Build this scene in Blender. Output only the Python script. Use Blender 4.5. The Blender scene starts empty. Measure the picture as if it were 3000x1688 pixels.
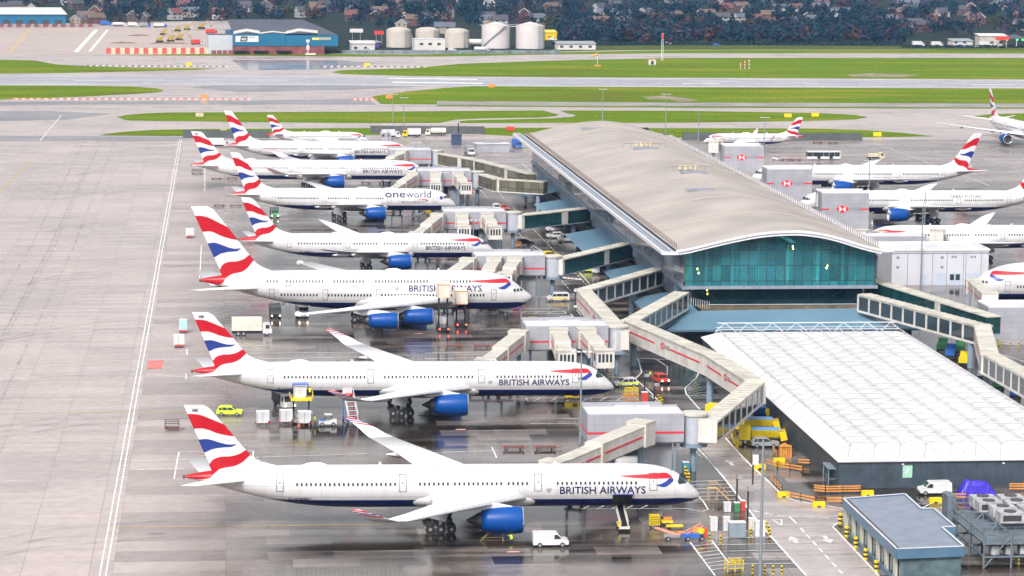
import bpy, bmesh, math, random
from mathutils import Vector, Matrix
R=math.radians
random.seed(7)
S=bpy.context.scene
COL=S.collection
# ------------------------------------------------------------------ camera
CF,CPITCH,CYAW,CROLL,CH=7955.2,.1397415,.1064906,.0101739,87.93   # focal (px of a 3000 px wide frame), pitch, yaw, roll, height
_fw=Vector((math.sin(CYAW)*math.cos(CPITCH),math.cos(CYAW)*math.cos(CPITCH),-math.sin(CPITCH)))
_rt=Vector((math.cos(CYAW),-math.sin(CYAW),0)); _up=_rt.cross(_fw)
_r=_rt*math.cos(CROLL)+_up*math.sin(CROLL); _u=_up*math.cos(CROLL)-_rt*math.sin(CROLL)
CO=Vector((0,0,CH))
cd=bpy.data.cameras.new('camera'); cam=bpy.data.objects.new('camera',cd); COL.objects.link(cam)
cam.matrix_world=Matrix(((_r.x,_u.x,-_fw.x,0),(_r.y,_u.y,-_fw.y,0),(_r.z,_u.z,-_fw.z,CH),(0,0,0,1)))
cd.sensor_width=36; cd.lens=36*CF/3000; cd.clip_start=5; cd.clip_end=9000
S.camera=cam
# ------------------------------------------------------------------ sky and sun (overcast)
SUN_EL,SUN_AZ=R(42),R(205)      # azimuth measured from +Y clockwise: behind the camera, a little left
W=bpy.data.worlds.new('World'); S.world=W; W.use_nodes=True
nt=W.node_tree; nt.nodes.clear()
sky=nt.nodes.new('ShaderNodeTexSky'); sky.sky_type='NISHITA'; sky.sun_disc=False
sky.sun_elevation=SUN_EL; sky.sun_rotation=SUN_AZ; sky.air_density=1.0; sky.dust_density=4.0; sky.ozone_density=1.5
hs=nt.nodes.new('ShaderNodeHueSaturation'); hs.inputs['Saturation'].default_value=.12
bg=nt.nodes.new('ShaderNodeBackground'); bg.inputs['Strength'].default_value=.15
wo=nt.nodes.new('ShaderNodeOutputWorld')
nt.links.new(sky.outputs[0],hs.inputs['Color']); 
# an overcast dome: the horizon is about a third as bright as overhead
wg=nt.nodes.new('ShaderNodeTexCoord'); wx=nt.nodes.new('ShaderNodeSeparateXYZ'); wm=nt.nodes.new('ShaderNodeMapRange'); wm.inputs[1].default_value=0; wm.inputs[2].default_value=1; wm.inputs[3].default_value=.42; wm.inputs[4].default_value=1.45
wmx=nt.nodes.new('ShaderNodeMix'); wmx.data_type='RGBA'; wmx.blend_type='MULTIPLY'; wmx.inputs[0].default_value=1
nt.links.new(wg.outputs['Generated'],wx.inputs[0]); nt.links.new(wx.outputs[2],wm.inputs[0]); nt.links.new(hs.outputs[0],wmx.inputs[6]); nt.links.new(wm.outputs[0],wmx.inputs[7]); nt.links.new(wmx.outputs[2],bg.inputs[0]); nt.links.new(bg.outputs[0],wo.inputs[0])
sl=bpy.data.lights.new('sun','SUN'); sl.energy=1.4; sl.angle=R(14); sl.color=(1,.94,.87)
so=bpy.data.objects.new('sun',sl); COL.objects.link(so)
sd=Vector((math.sin(SUN_AZ)*math.cos(SUN_EL),math.cos(SUN_AZ)*math.cos(SUN_EL),math.sin(SUN_EL)))
so.rotation_euler=(-sd).to_track_quat('-Z','Y').to_euler(); so.location=(0,-50,200)
S.view_settings.view_transform='Standard'; S.view_settings.look='None'; S.view_settings.gamma=1
S.view_settings.exposure=.8
HAZE=.00004
S.cycles.max_bounces=5; S.cycles.diffuse_bounces=2; S.cycles.glossy_bounces=3; S.cycles.transmission_bounces=2
S.cycles.volume_bounces=0; S.cycles.caustics_reflective=False; S.cycles.caustics_refractive=False
# ------------------------------------------------------------------ helpers
def G(x,y,z=0.0):
    """photo pixel (3000 px frame) -> the place in the world at height z"""
    d=_fw*CF+_r*(x-1500)+_u*(844-y); t=(z-CH)/d.z
    p=CO+d*t; return Vector((p.x,p.y,z))
MATS={}
def mat(name,col,rough=.6,metal=0.0,noise=.08,scale=.6,emit=0,spec=.5,bump=0,tex='Object',panel=None):
    if name in MATS: return MATS[name]
    m=bpy.data.materials.new(name); m.use_nodes=True; n=m.node_tree; b=n.nodes['Principled BSDF']
    b.inputs['Base Color'].default_value=(*col,1); b.inputs['Roughness'].default_value=rough; b.inputs['Metallic'].default_value=metal
    b.inputs['Specular IOR Level'].default_value=spec
    if emit:
        b.inputs['Emission Color'].default_value=(*col,1); b.inputs['Emission Strength'].default_value=emit
    elif noise:
        tc=n.nodes.new('ShaderNodeTexCoord'); nz=n.nodes.new('ShaderNodeTexNoise'); nz.inputs['Scale'].default_value=scale; nz.inputs['Detail'].default_value=4
        mr=n.nodes.new('ShaderNodeMapRange'); mr.inputs[1].default_value=.3; mr.inputs[2].default_value=.7; mr.inputs[3].default_value=1-noise*1.6; mr.inputs[4].default_value=1+noise
        mx=n.nodes.new('ShaderNodeMix'); mx.data_type='RGBA'; mx.blend_type='MULTIPLY'; mx.inputs[0].default_value=1; mx.inputs[6].default_value=(*col,1)
        n.links.new(tc.outputs[tex],nz.inputs['Vector']); n.links.new(nz.outputs[0],mr.inputs[0]); n.links.new(mr.outputs[0],mx.inputs[7]); n.links.new(mx.outputs[2],b.inputs['Base Color'])
        if bump:
            bp=n.nodes.new('ShaderNodeBump'); bp.inputs['Strength'].default_value=bump; n.links.new(nz.outputs[0],bp.inputs['Height']); n.links.new(bp.outputs[0],b.inputs['Normal'])
    if panel:      # cladding joints: width, height, darkness
        tc=n.nodes.new('ShaderNodeTexCoord'); sx=n.nodes.new('ShaderNodeSeparateXYZ'); ad=n.nodes.new('ShaderNodeMath'); cx=n.nodes.new('ShaderNodeCombineXYZ'); br=n.nodes.new('ShaderNodeTexBrick'); br.offset=0; br.inputs['Scale'].default_value=1; br.inputs['Bias'].default_value=0
        n.links.new(tc.outputs['Object'],sx.inputs[0]); n.links.new(sx.outputs[0],ad.inputs[0]); n.links.new(sx.outputs[1],ad.inputs[1]); n.links.new(ad.outputs[0],cx.inputs[0]); n.links.new(sx.outputs[2],cx.inputs[1]); n.links.new(cx.outputs[0],br.inputs['Vector'])
        br.inputs['Brick Width'].default_value=panel[0]; br.inputs['Row Height'].default_value=panel[1]; br.inputs['Mortar Size'].default_value=.035; br.inputs['Color1'].default_value=(1,1,1,1); br.inputs['Color2'].default_value=(.93,.93,.93,1); br.inputs['Mortar'].default_value=(panel[2],)*3+(1,)
        x2=n.nodes.new('ShaderNodeMix'); x2.data_type='RGBA'; x2.blend_type='MULTIPLY'; x2.inputs[0].default_value=1
        src=b.inputs['Base Color'].links[0].from_socket if b.inputs['Base Color'].links else None
        if src: n.links.new(src,x2.inputs[6])
        else: x2.inputs[6].default_value=(*col,1)
        n.links.new(br.outputs[0],x2.inputs[7]); n.links.new(x2.outputs[2],b.inputs['Base Color'])
    MATS[name]=m; return m
class MB:
    """collects shapes and links them as ONE mesh object"""
    def __init__(s): s.v=[]; s.f=[]; s.mi=[]; s.mats=[]; s.cur=0; s.sm=[]; s.smooth=False
    def use(s,m):
        if m not in s.mats: s.mats.append(m)
        s.cur=s.mats.index(m); return s
    def add(s,vs,fs):
        o=len(s.v); s.v+= [tuple(p) for p in vs]
        for f in fs: s.f.append(tuple(o+i for i in f)); s.mi.append(s.cur); s.sm.append(s.smooth)
        return s
    def box(s,c,d,rz=0,tilt=0,taper=1,tx=1):
        x,y,z=d[0]/2,d[1]/2,d[2]/2
        pts=[(-x,-y,-z),(x,-y,-z),(x,y,-z),(-x,y,-z),(-x*tx,-y*taper,z),(x*tx,-y*taper,z),(x*tx,y*taper,z),(-x*tx,y*taper,z)]
        m=Matrix.Rotation(rz,3,'Z')@Matrix.Rotation(tilt,3,'Y'); c=Vector(c)
        return s.add([m@Vector(p)+c for p in pts],[(3,2,1,0),(4,5,6,7),(0,1,5,4),(1,2,6,5),(2,3,7,6),(3,0,4,7)])
    def b2(s,a,b): return s.box(((a[0]+b[0])/2,(a[1]+b[1])/2,(a[2]+b[2])/2),(abs(a[0]-b[0]),abs(a[1]-b[1]),abs(a[2]-b[2])))
    def prism(s,poly,z0,z1):
        n=len(poly); vs=[(p[0],p[1],z0) for p in poly]+[(p[0],p[1],z1) for p in poly]
        a=sum(poly[i][0]*poly[(i+1)%n][1]-poly[(i+1)%n][0]*poly[i][1] for i in range(n))
        fs=[tuple(range(n))[::-1],tuple(range(n,2*n))]+[(i,(i+1)%n,n+(i+1)%n,n+i) for i in range(n)]
        if a<0: fs=[f[::-1] for f in fs]
        return s.add(vs,fs)
    def xprism(s,prof,y0,y1):
        """profile in (x,z) swept along y"""
        n=len(prof); vs=[(p[0],y0,p[1]) for p in prof]+[(p[0],y1,p[1]) for p in prof]
        a=sum(prof[i][0]*prof[(i+1)%n][1]-prof[(i+1)%n][0]*prof[i][1] for i in range(n))
        fs=[tuple(range(n)),tuple(range(n,2*n))[::-1]]+[(i,n+i,n+(i+1)%n,(i+1)%n) for i in range(n)]
        if a<0: fs=[f[::-1] for f in fs]
        return s.add(vs,fs)
    def tube(s,a,b,r,r2=None,n=8):
        a=Vector(a); b=Vector(b); d=(b-a); r2=r if r2 is None else r2
        if d.length<1e-6: return s
        d.normalize(); h=Vector((0,0,1)) if abs(d.z)<.9 else Vector((1,0,0)); u=d.cross(h).normalized(); w=d.cross(u)
        vs=[]
        for p,q in ((a,r),(b,r2)):
            for i in range(n):
                t=2*math.pi*i/n; vs.append(p+(u*math.cos(t)+w*math.sin(t))*q)
        return s.add(vs,[(i,n+i,n+(i+1)%n,(i+1)%n) for i in range(n)]+[tuple(range(n)),tuple(range(n,2*n))[::-1]])
    def lathe(s,prof,c,axis='Z',n=24):
        """profile of (r, t) along the axis"""
        vs=[]; k=len(prof); c=Vector(c)
        for r,t in prof:
            for i in range(n):
                a=2*math.pi*i/n; x,y=r*math.cos(a),r*math.sin(a)
                vs.append(c+(Vector((x,y,t)) if axis=='Z' else Vector((t,x,y)) if axis=='X' else Vector((y,t,x))))
        fs=[]
        for j in range(k-1):
            for i in range(n): fs.append((j*n+i,j*n+(i+1)%n,(j+1)*n+(i+1)%n,(j+1)*n+i))
        return s.add(vs,fs)
    def poly(s,pts,z=None):
        return s.add([(p[0],p[1],p[2] if z is None else z) for p in pts],[tuple(range(len(pts)))])
    def mesh(s,name,mats=None):
        me=bpy.data.meshes.new(name); me.from_pydata(s.v,[],s.f)
        for m in (mats or s.mats): me.materials.append(m)
        if s.f: me.polygons.foreach_set('material_index',s.mi); me.polygons.foreach_set('use_smooth',s.sm)
        me.update(); return me
    def build(s,name,parent=None,loc=None,rz=0):
        return link(name,s.mesh(name),parent,loc,rz)
def link(name,me,parent=None,loc=None,rz=0):
    o=bpy.data.objects.new(name,me); COL.objects.link(o)
    if parent is not None: o.parent=parent
    if loc is not None: o.location=loc
    if rz: o.rotation_euler=(0,0,rz)
    return o
def tag(o,label=None,cat=None,group=None,kind=None):
    if label: o['label']=label
    if cat: o['category']=cat
    if group: o['group']=group
    if kind: o['kind']=kind
    return o
def thing(name,label,cat,loc=(0,0,0),rz=0,group=None):
    o=bpy.data.objects.new(name,None); COL.objects.link(o); o.location=loc; o.rotation_euler=(0,0,rz); o.empty_display_size=.5
    return tag(o,label,cat,group)
def kids(o): return [c for c in o.children]
def dup(o,loc=None,rz=None,label=None,group=None,parent=None):
    c=o.copy(); COL.objects.link(c)
    if parent is not None: c.parent=parent
    for k in kids(o): dup(k,parent=c)
    if loc is not None: c.location=loc
    if rz is not None: c.rotation_euler=(0,0,rz)
    if label: c['label']=label
    if group: c['group']=group
    return c
def flat(name,polys,m,z,px=True):
    """flat sheet(s) on the ground from photo-measured outlines"""
    b=MB().use(m)
    for p in polys: b.poly([G(*q) if px else q for q in p],z)
    # make every face look up
    for i,f in enumerate(b.f):
        a=sum(b.v[f[j]][0]*b.v[f[(j+1)%len(f)]][1]-b.v[f[(j+1)%len(f)]][0]*b.v[f[j]][1] for j in range(len(f)))
        if a<0: b.f[i]=f[::-1]
    o=b.build(name); o['kind']='structure'; return o
def strip(b,pts,w,z,px=True,dash=None):
    """painted line of width w through points"""
    P=[G(*q) if px else Vector((q[0],q[1],0)) for q in pts]
    for a,c in zip(P[:-1],P[1:]):
        d=(c-a); L=d.length
        if L<1e-4: continue
        d/=L; n=Vector((-d.y,d.x,0))*w/2
        segs=[(0,L)] if not dash else [(t,min(t+dash[0],L)) for t in [k*(dash[0]+dash[1]) for k in range(int(L/(dash[0]+dash[1]))+1)]]
        for t0,t1 in segs:
            q=[a+d*t0-n,a+d*t1-n,a+d*t1+n,a+d*t0+n]; b.poly(q,z)
# ------------------------------------------------------------------ ground materials
def N(n,t,**k):
    x=n.nodes.new(t)
    for a,v in k.items(): setattr(x,a,v)
    return x
def pave(name,light,dark,r0,r1,slab=(7.5,6.0),mask=None,streak=.5,slabvar=.12,joint=.55,spec=.5):
    m=bpy.data.materials.new(name); m.use_nodes=True; n=m.node_tree; L=n.links.new; b=n.nodes['Principled BSDF']
    b.inputs['Specular IOR Level'].default_value=spec
    tc=N(n,'ShaderNodeTexCoord')
    br=N(n,'ShaderNodeTexBrick'); br.offset=0; br.inputs['Scale'].default_value=1; br.inputs['Brick Width'].default_value=slab[0]; br.inputs['Row Height'].default_value=slab[1]
    br.inputs['Mortar Size'].default_value=.09; br.inputs['Mortar Smooth'].default_value=.6; br.inputs['Bias'].default_value=0
    br.inputs['Color1'].default_value=(1,1,1,1); br.inputs['Color2'].default_value=(1-slabvar*2,)*3+(1,); br.inputs['Mortar'].default_value=(joint,joint,joint,1)
    L(tc.outputs['Object'],br.inputs['Vector'])
    n1=N(n,'ShaderNodeTexNoise'); n1.inputs['Scale'].default_value=.022; n1.inputs['Detail'].default_value=6; n1.inputs['Roughness'].default_value=.6; L(tc.outputs['Object'],n1.inputs['Vector'])
    mp=N(n,'ShaderNodeMapping'); mp.inputs['Scale'].default_value=(.03,.35,1); L(tc.outputs['Object'],mp.inputs['Vector'])
    n2=N(n,'ShaderNodeTexNoise'); n2.inputs['Scale'].default_value=1; n2.inputs['Detail'].default_value=5; L(mp.outputs[0],n2.inputs['Vector'])
    n3=N(n,'ShaderNodeTexNoise'); n3.inputs['Scale'].default_value=.5; n3.inputs['Detail'].default_value=6; n3.inputs['Roughness'].default_value=.7; L(tc.outputs['Object'],n3.inputs['Vector'])
    s1=N(n,'ShaderNodeMath',operation='MULTIPLY'); L(n2.outputs[0],s1.inputs[0]); s1.inputs[1].default_value=streak
    s2=N(n,'ShaderNodeMath',operation='MULTIPLY_ADD'); L(n1.outputs[0],s2.inputs[0]); s2.inputs[1].default_value=1-streak; L(s1.outputs[0],s2.inputs[2])
    wet=N(n,'ShaderNodeMapRange'); wet.inputs[1].default_value=.42; wet.inputs[2].default_value=.6; wet.interpolation_type='SMOOTHSTEP'; L(s2.outputs[0],wet.inputs[0])
    fac=wet.outputs[0]
    if mask:      # the asphalt of the stands starts east of the concrete taxi lane
        sx=N(n,'ShaderNodeSeparateXYZ'); L(tc.outputs['Object'],sx.inputs[0])
        mr=N(n,'ShaderNodeMapRange'); mr.inputs[1].default_value=mask[0]; mr.inputs[2].default_value=mask[1]; L(sx.outputs[0],mr.inputs[0])
        my=N(n,'ShaderNodeMapRange'); my.inputs[1].default_value=mask[2]; my.inputs[2].default_value=mask[3]; my.inputs[3].default_value=1; my.inputs[4].default_value=mask[4]; L(sx.outputs[1],my.inputs[0])
        mm=N(n,'ShaderNodeMath',operation='MULTIPLY'); L(mr.outputs[0],mm.inputs[0]); L(my.outputs[0],mm.inputs[1])
        ad=N(n,'ShaderNodeMath',operation='MULTIPLY_ADD'); L(wet.outputs[0],ad.inputs[0]); ad.inputs[1].default_value=.35; ad.inputs[2].default_value=.68
        f2=N(n,'ShaderNodeMath',operation='MULTIPLY'); L(mm.outputs[0],f2.inputs[0]); L(ad.outputs[0],f2.inputs[1]); fac=f2.outputs[0]
    if mask:      # some slabs hold water, others have drained
        b2=N(n,'ShaderNodeTexBrick'); b2.offset=.37; b2.inputs['Scale'].default_value=1; b2.inputs['Brick Width'].default_value=9; b2.inputs['Row Height'].default_value=4.5; b2.inputs['Mortar Size'].default_value=.0; b2.inputs['Bias'].default_value=0
        b2.inputs['Color1'].default_value=(0,0,0,1); b2.inputs['Color2'].default_value=(1,1,1,1); L(tc.outputs['Object'],b2.inputs['Vector'])
        k1=N(n,'ShaderNodeMath',operation='MULTIPLY_ADD'); L(b2.outputs[0],k1.inputs[0]); k1.inputs[1].default_value=.5; k1.inputs[2].default_value=-.24
        k2=N(n,'ShaderNodeMath',operation='MULTIPLY'); L(k1.outputs[0],k2.inputs[0]); L(mm.outputs[0],k2.inputs[1])
        k3=N(n,'ShaderNodeMath',operation='ADD',use_clamp=True); L(k2.outputs[0],k3.inputs[0]); L(fac,k3.inputs[1]); fac=k3.outputs[0]
    mx=N(n,'ShaderNodeMix',data_type='RGBA'); mx.inputs[6].default_value=(*light,1); mx.inputs[7].default_value=(*dark,1); L(fac,mx.inputs[0])
    mu=N(n,'ShaderNodeMix',data_type='RGBA',blend_type='MULTIPLY'); mu.inputs[0].default_value=1; L(mx.outputs[2],mu.inputs[6]); L(br.outputs[0],mu.inputs[7])
    g3=N(n,'ShaderNodeMapRange'); g3.inputs[1].default_value=.3; g3.inputs[2].default_value=.7; g3.inputs[3].default_value=.82; g3.inputs[4].default_value=1.12; L(n3.outputs[0],g3.inputs[0])
    m2=N(n,'ShaderNodeMix',data_type='RGBA',blend_type='MULTIPLY'); m2.inputs[0].default_value=1; L(mu.outputs[2],m2.inputs[6]); L(g3.outputs[0],m2.inputs[7]); L(m2.outputs[2],b.inputs['Base Color'])
    rr=N(n,'ShaderNodeMapRange'); rr.inputs[3].default_value=r0; rr.inputs[4].default_value=r1; L(fac,rr.inputs[0]); L(rr.outputs[0],b.inputs['Roughness'])
    bp=N(n,'ShaderNodeBump'); bp.inputs['Strength'].default_value=.07; bp.inputs['Distance'].default_value=.1; L(n3.outputs[0],bp.inputs['Height']); L(bp.outputs[0],b.inputs['Normal'])
    MATS[name]=m; return m
def grassmat(name,c1,c2,c3):
    m=bpy.data.materials.new(name); m.use_nodes=True; n=m.node_tree; L=n.links.new; b=n.nodes['Principled BSDF']; b.inputs['Roughness'].default_value=.9; b.inputs['Specular IOR Level'].default_value=.02
    tc=N(n,'ShaderNodeTexCoord'); mp=N(n,'ShaderNodeMapping'); mp.inputs['Scale'].default_value=(.009,.034,1); L(tc.outputs['Object'],mp.inputs[0])
    a=N(n,'ShaderNodeTexNoise'); a.inputs['Detail'].default_value=6; a.inputs['Roughness'].default_value=.65; a.inputs['Scale'].default_value=1; L(mp.outputs[0],a.inputs['Vector'])
    r=N(n,'ShaderNodeValToRGB'); e=r.color_ramp.elements; e[0].position=.34; e[0].color=(*c1,1); e[1].position=.66; e[1].color=(*c3,1); k=e.new(.5); k.color=(*c2,1); L(a.outputs[0],r.inputs[0])
    f=N(n,'ShaderNodeTexNoise'); f.inputs['Scale'].default_value=.6; f.inputs['Detail'].default_value=4; L(tc.outputs['Object'],f.inputs['Vector'])
    g=N(n,'ShaderNodeMapRange'); g.inputs[1].default_value=.3; g.inputs[2].default_value=.7; g.inputs[3].default_value=.62; g.inputs[4].default_value=1.32; L(f.outputs[0],g.inputs[0])
    x=N(n,'ShaderNodeMix',data_type='RGBA',blend_type='MULTIPLY'); x.inputs[0].default_value=1; L(r.outputs[0],x.inputs[6]); L(g.outputs[0],x.inputs[7]); L(x.outputs[2],b.inputs['Base Color'])
    MATS[name]=m; return m
CONC=pave('pavement_concrete',(.44,.372,.352),(.375,.315,.298),.42,.24,slab=(9,7.5),slabvar=.06,joint=.62)
APRON=pave('apron_wet',(.425,.358,.338),(.032,.024,.016),.38,.10,slab=(15,6),mask=(-12,14,740,900,.4),slabvar=.17,joint=.6,streak=.5)
RUNW=pave('runway_asphalt',(.40,.385,.42),(.33,.32,.36),.3,.18,slab=(60,23),slabvar=.04,joint=.95,streak=.8)
ROADM=pave('road_asphalt',(.40,.35,.34),(.24,.205,.195),.34,.14,slab=(30,8),slabvar=.05,joint=.9)
GRASS=grassmat('grass',(.115,.12,.011),(.098,.175,.004),(.21,.19,.018))
ROUGH=grassmat('rough_grass',(.05,.07,.02),(.075,.10,.02),(.10,.10,.03))
SUBG=grassmat('suburb_earth',(.015,.032,.022),(.025,.035,.03),(.04,.04,.035))
WHITE=mat('road_paint_white',(.78,.77,.76),.45,noise=.25,scale=1.2); YELL=mat('road_paint_yellow',(.62,.42,.06),.5,noise=.25,scale=1.2); REDP=mat('road_paint_red',(.62,.16,.14),.5,noise=.2)
# ------------------------------------------------------------------ ground, runway, taxiways, grass
b=MB().use(CONC); b.poly([(-1500,150),(2500,150),(2500,5000),(-1500,5000)],0); tag(b.build('ground'),kind='structure')
flat('suburb_ground',[[(-600,72),(230,68),(700,60),(760,155),(1200,158),(1580,152),(2050,143),(5200,139),(5200,-80),(-600,-95)]],SUBG,.02)
flat('apron',[[(-15.2,336),(420,336),(420,900),(-15.2,1012)]],APRON,.02,px=False) if False else None
b=MB().use(APRON); b.poly([(-15,300,0),(330,300,0),(330,1026,0),(-15,1026,0)],.02); tag(b.build('apron'),kind='structure')
gr=[[(-40,173),(0,175),(101,177),(163,189),(252,194),(388,198),(637,201),(582,205),(388,210),(194,214),(0,216),(-40,217)],
 [(970,212),(1000,206),(1210,200),(1350,187),(1580,179),(1737,175),(2000,170),(3040,170),(3040,233),(2000,228),(1737,227),(1580,226),(1350,224),(1210,223),(1000,217)],
 [(-40,251),(0,251),(233,251.5),(388,254),(458,259),(481,265),(466,270.5),(388,276),(272,282),(116,289),(0,292),(-40,293)],
 [(1089,283),(1194,268),(1330,256),(1388,253),(2000,256),(3040,260),(3040,304),(2000,301),(1280,297),(1280,306),(1116,305)],
 [(1280,308),(2000,311.5),(3040,315.5),(3040,319),(2000,316),(1280,311.5)],
 [(341,343.5),(372,337),(420,333),(485,330),(1000,328),(1590,324),(1637,336),(1630,340),(1582,345),(1427,347),(1334,351),(1287,360.5),(1000,361),(582,356),(450,354.5),(373,353)],
 [(1640,324),(2000,325),(2388,331),(2505,337),(2543,344),(2505,350.5),(2349,355),(2000,360),(1349,361),(1345,356),(1370,353),(1466,350.5),(1621,347),(1670,343),(1687,340),(1683,336),(1660,332)],
 [(289,397),(330,390),(369,386),(450,381),(582,378.5),(1000,376),(1303,375.4),(1330,390),(1200,395),(536,399)],
 [(1357,375),(1900,374),(1900,402),(1550,401),(1411,394)],
 [(1873,376),(2000,376),(2388,377),(2543,382),(2640,389),(2738,400),(2524,403),(2000,404),(1900,403)],
 [(2850,341),(2900,335),(3040,331),(3040,358),(2960,352)],
 [(250,162),(700,164),(1000,166),(1300,166),(1600,160),(2000,156),(3040,157),(3040,146),(2600,147),(2000,147),(1600,154),(1200,160),(700,157),(440,160)]]
g=flat('grass_field',gr,GRASS,.04)
flat('rough_grass_verge',[[(1600,150),(2000,146),(2700,146),(3040,148),(3040,135),(2600,136),(2000,132),(1650,137)]],ROUGH,.05)
flat('runway',[[(-60,222),(800,222),(1340,227),(3060,235),(3060,258),(1340,252.5),(800,249),(-60,249)]],RUNW,.03)
flat('worn_ground',[[(1880,284),(1950,281),(2010,288),(2050,295),(2000,300),(1960,292),(1900,291)],[(2480,219),(2560,215),(2700,220),(2640,226),(2500,226)]],mat('worn_earth',(.24,.20,.13),.9,noise=.35,scale=.12),.07)
flat('stand_road',[[(2035,1290),(2100,1256),(2240,1402),(2290,1450),(2330,1467),(2470,1490),(2800,1492),(2800,1520),(2475,1526),(2440,1545),(2575,1690),(2362,1690),(2225,1535)]],ROADM,.04)
flat('perimeter_road',[[(1282,298),(2000,302),(3040,305),(3040,314),(2000,310.5),(1282,306.5)]],mat('old_asphalt',(.26,.235,.23),.5,noise=.2,scale=.05),.06)
flat('far_apron',[[(-60,82),(420,78),(640,95),(640,152),(440,158),(-60,160)]],pave('far_concrete',(.44,.35,.30),(.38,.31,.28),.5,.4,slab=(25,22),slabvar=.04,joint=.85),.03)
PUD=pave('wet_taxiway',(.36,.335,.345),(.25,.235,.25),.16,.08,slab=(9,7.5),slabvar=.1,joint=.75,streak=.75)
flat('wet_taxiway_surface',[[(560,257),(700,270),(1060,262),(1250,252),(900,250),(620,250)],[(680,176),(1000,177),(1100,184),(960,204),(720,206)],[(0,298),(700,294),(1075,290),(1105,307),(300,306),(0,308)],[(-40,325),(150,326),(330,334),(200,350),(-40,356)],[(-40,397),(300,400),(540,401),(535,413),(-40,414)]],PUD,.025)
# rubber and oil on the concrete
TYM=bpy.data.materials.new('rubber_marks'); TYM.use_nodes=True
def _ty():
    n=TYM.node_tree; L=n.links.new; bs=n.nodes['Principled BSDF']; bs.inputs['Base Color'].default_value=(.05,.042,.038,1); bs.inputs['Roughness'].default_value=.3; tr=N(n,'ShaderNodeBsdfTransparent'); mx=N(n,'ShaderNodeMixShader'); tc=N(n,'ShaderNodeTexCoord'); nz=N(n,'ShaderNodeTexNoise'); nz.inputs['Scale'].default_value=.25; nz.inputs['Detail'].default_value=5; L(tc.outputs['Object'],nz.inputs['Vector'])
    mr=N(n,'ShaderNodeMapRange'); mr.inputs[1].default_value=.4; mr.inputs[2].default_value=.7; mr.inputs[3].default_value=0; mr.inputs[4].default_value=.26; L(nz.outputs[0],mr.inputs[0]); L(mr.outputs[0],mx.inputs[0]); L(tr.outputs[0],mx.inputs[1]); L(bs.outputs[0],mx.inputs[2]); L(mx.outputs[0],n.nodes['Material Output'].inputs[0])
_ty()
b=MB().use(TYM); rg=random.Random(3)
for Y in (379.5,468,573,658,763,847,919):
    for dy in (-5.6,-4.9,-.4,.4,4.9,5.6):
        pts=[(-48+2*math.sin(k),Y-60+k*10,0) for k in range(4)]+[(-40,Y-18+dy,0),(-25,Y-5+dy,0),(-8,Y+dy*.98,0),(20,Y+dy-.9,0),(34,Y+dy-1.2,0)]
        strip(b,pts[3:],.45,.035,px=False)
for dx in (-5.5,-.5,.5,5.5): strip(b,[(-46+dx,300),(-44+dx,700),(-46+dx,1015)],.5,.035,px=False)
for k in range(150):
    X,Y=rg.uniform(-12,90),rg.uniform(340,940); r=rg.uniform(.3,1.6); n_=9; b.poly([(X+r*rg.uniform(.7,1.5)*math.cos(q*2*math.pi/n_),Y+r*rg.uniform(.6,1.1)*math.sin(q*2*math.pi/n_),0) for q in range(n_)],.036+.0002*k)
tag(b.build('rubber_and_oil_marks'),kind='structure')
# painted lines
b=MB().use(WHITE)
for X in (-16.55,-15.75): strip(b,[(X,300),(X,1024)],.2,.05,px=False)
for p in ([(385,1351),(760,1341)],[(770,1340),(1075,1330)],[(1240,1328),(1460,1321)],[(380,1377),(540,1373)],[(520,1346),(510,1404),(600,1402)],[(525,1324),(520,1346)],[(525,1324),(745,1322)],[(742,1322),(742,1345)],[(1441,1311),(1455,1342)],
 [(430,1041),(620,1037)],[(730,1036),(1040,1033)],[(425,1056),(560,1053)],[(740,1053),(1060,1046)],[(425,1096),(600,1110)],[(545,1096),(545,1112),(640,1111)],[(548,1024),(548,1041)],[(1245,1052),(1520,1046)],[(1245,1035),(1500,1030)],
 [(0,1083),(200,1070),(430,1056)],[(0,1113),(250,1096),(500,1075)],[(400,870),(560,856)],[(560,720),(590,720),(585,820)],[(600,480),(600,560),(650,560)]):
    strip(b,p,.22,.05)
# runway paint
for p,w in (([(-60,223.4),(800,223.6),(1340,228.3),(3060,236.4)],1.6),([(-60,247),(800,247.4),(1340,251.6),(3060,256.6)],2.2)): strip(b,p,w,.05)
for p,w in (([(1140,230),(1400,233)],6),([(1150,241),(1414,245)],7),([(219,235.6),(351,235.8)],2.2),([(2000,245),(2109,245.4)],2.4),([(2846,248.3),(2974,248.8)],2.6),([(2360,244.6),(2400,244.8)],1.5)): strip(b,p,w,.055)
strip(b,[(222,153),(282,88)],2.5,.055); strip(b,[(263,151),(315,88)],1.6,.055)
# far-side taxiway guide lines
strip(b,[(118,412),(180,338)],.3,.055)
# road and stand markings by the nearest nose
for p,w in (([(2210,1688),(2195,1660),(2065,1498)],.35),([(1700,1260),(1745,1310)],.25),([(2035,1250),(2065,1300),(2090,1338),(2160,1440),(2265,1570),(2365,1688)],.28),([(1990,1262),(2085,1400)],.2)): pass
strip(b,[(2035,1305),(2068,1340),(2120,1400),(2225,1535),(2362,1688)],.3,.06)
strip(b,[(2023,1308),(2057,1342)],.25,.06,dash=(1.2,1.0))
strip(b,[(2100,1256),(2180,1345),(2240,1402)],.32,.06); strip(b,[(2242,1402),(2290,1450),(2325,1466),(2400,1480),(2470,1490)],.28,.06)
for k in range(6): strip(b,[(2022,1412+k*11),(2128+k*8,1408+k*11)],.2,.06)
strip(b,[(1700,1492),(2010,1491),(2055,1500),(2075,1494),(2060,1470),(2040,1448)],.2,.06)
for k in range(5): strip(b,[(1705+k*42,1493),(1730+k*42,1481)],.18,.06)
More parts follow.
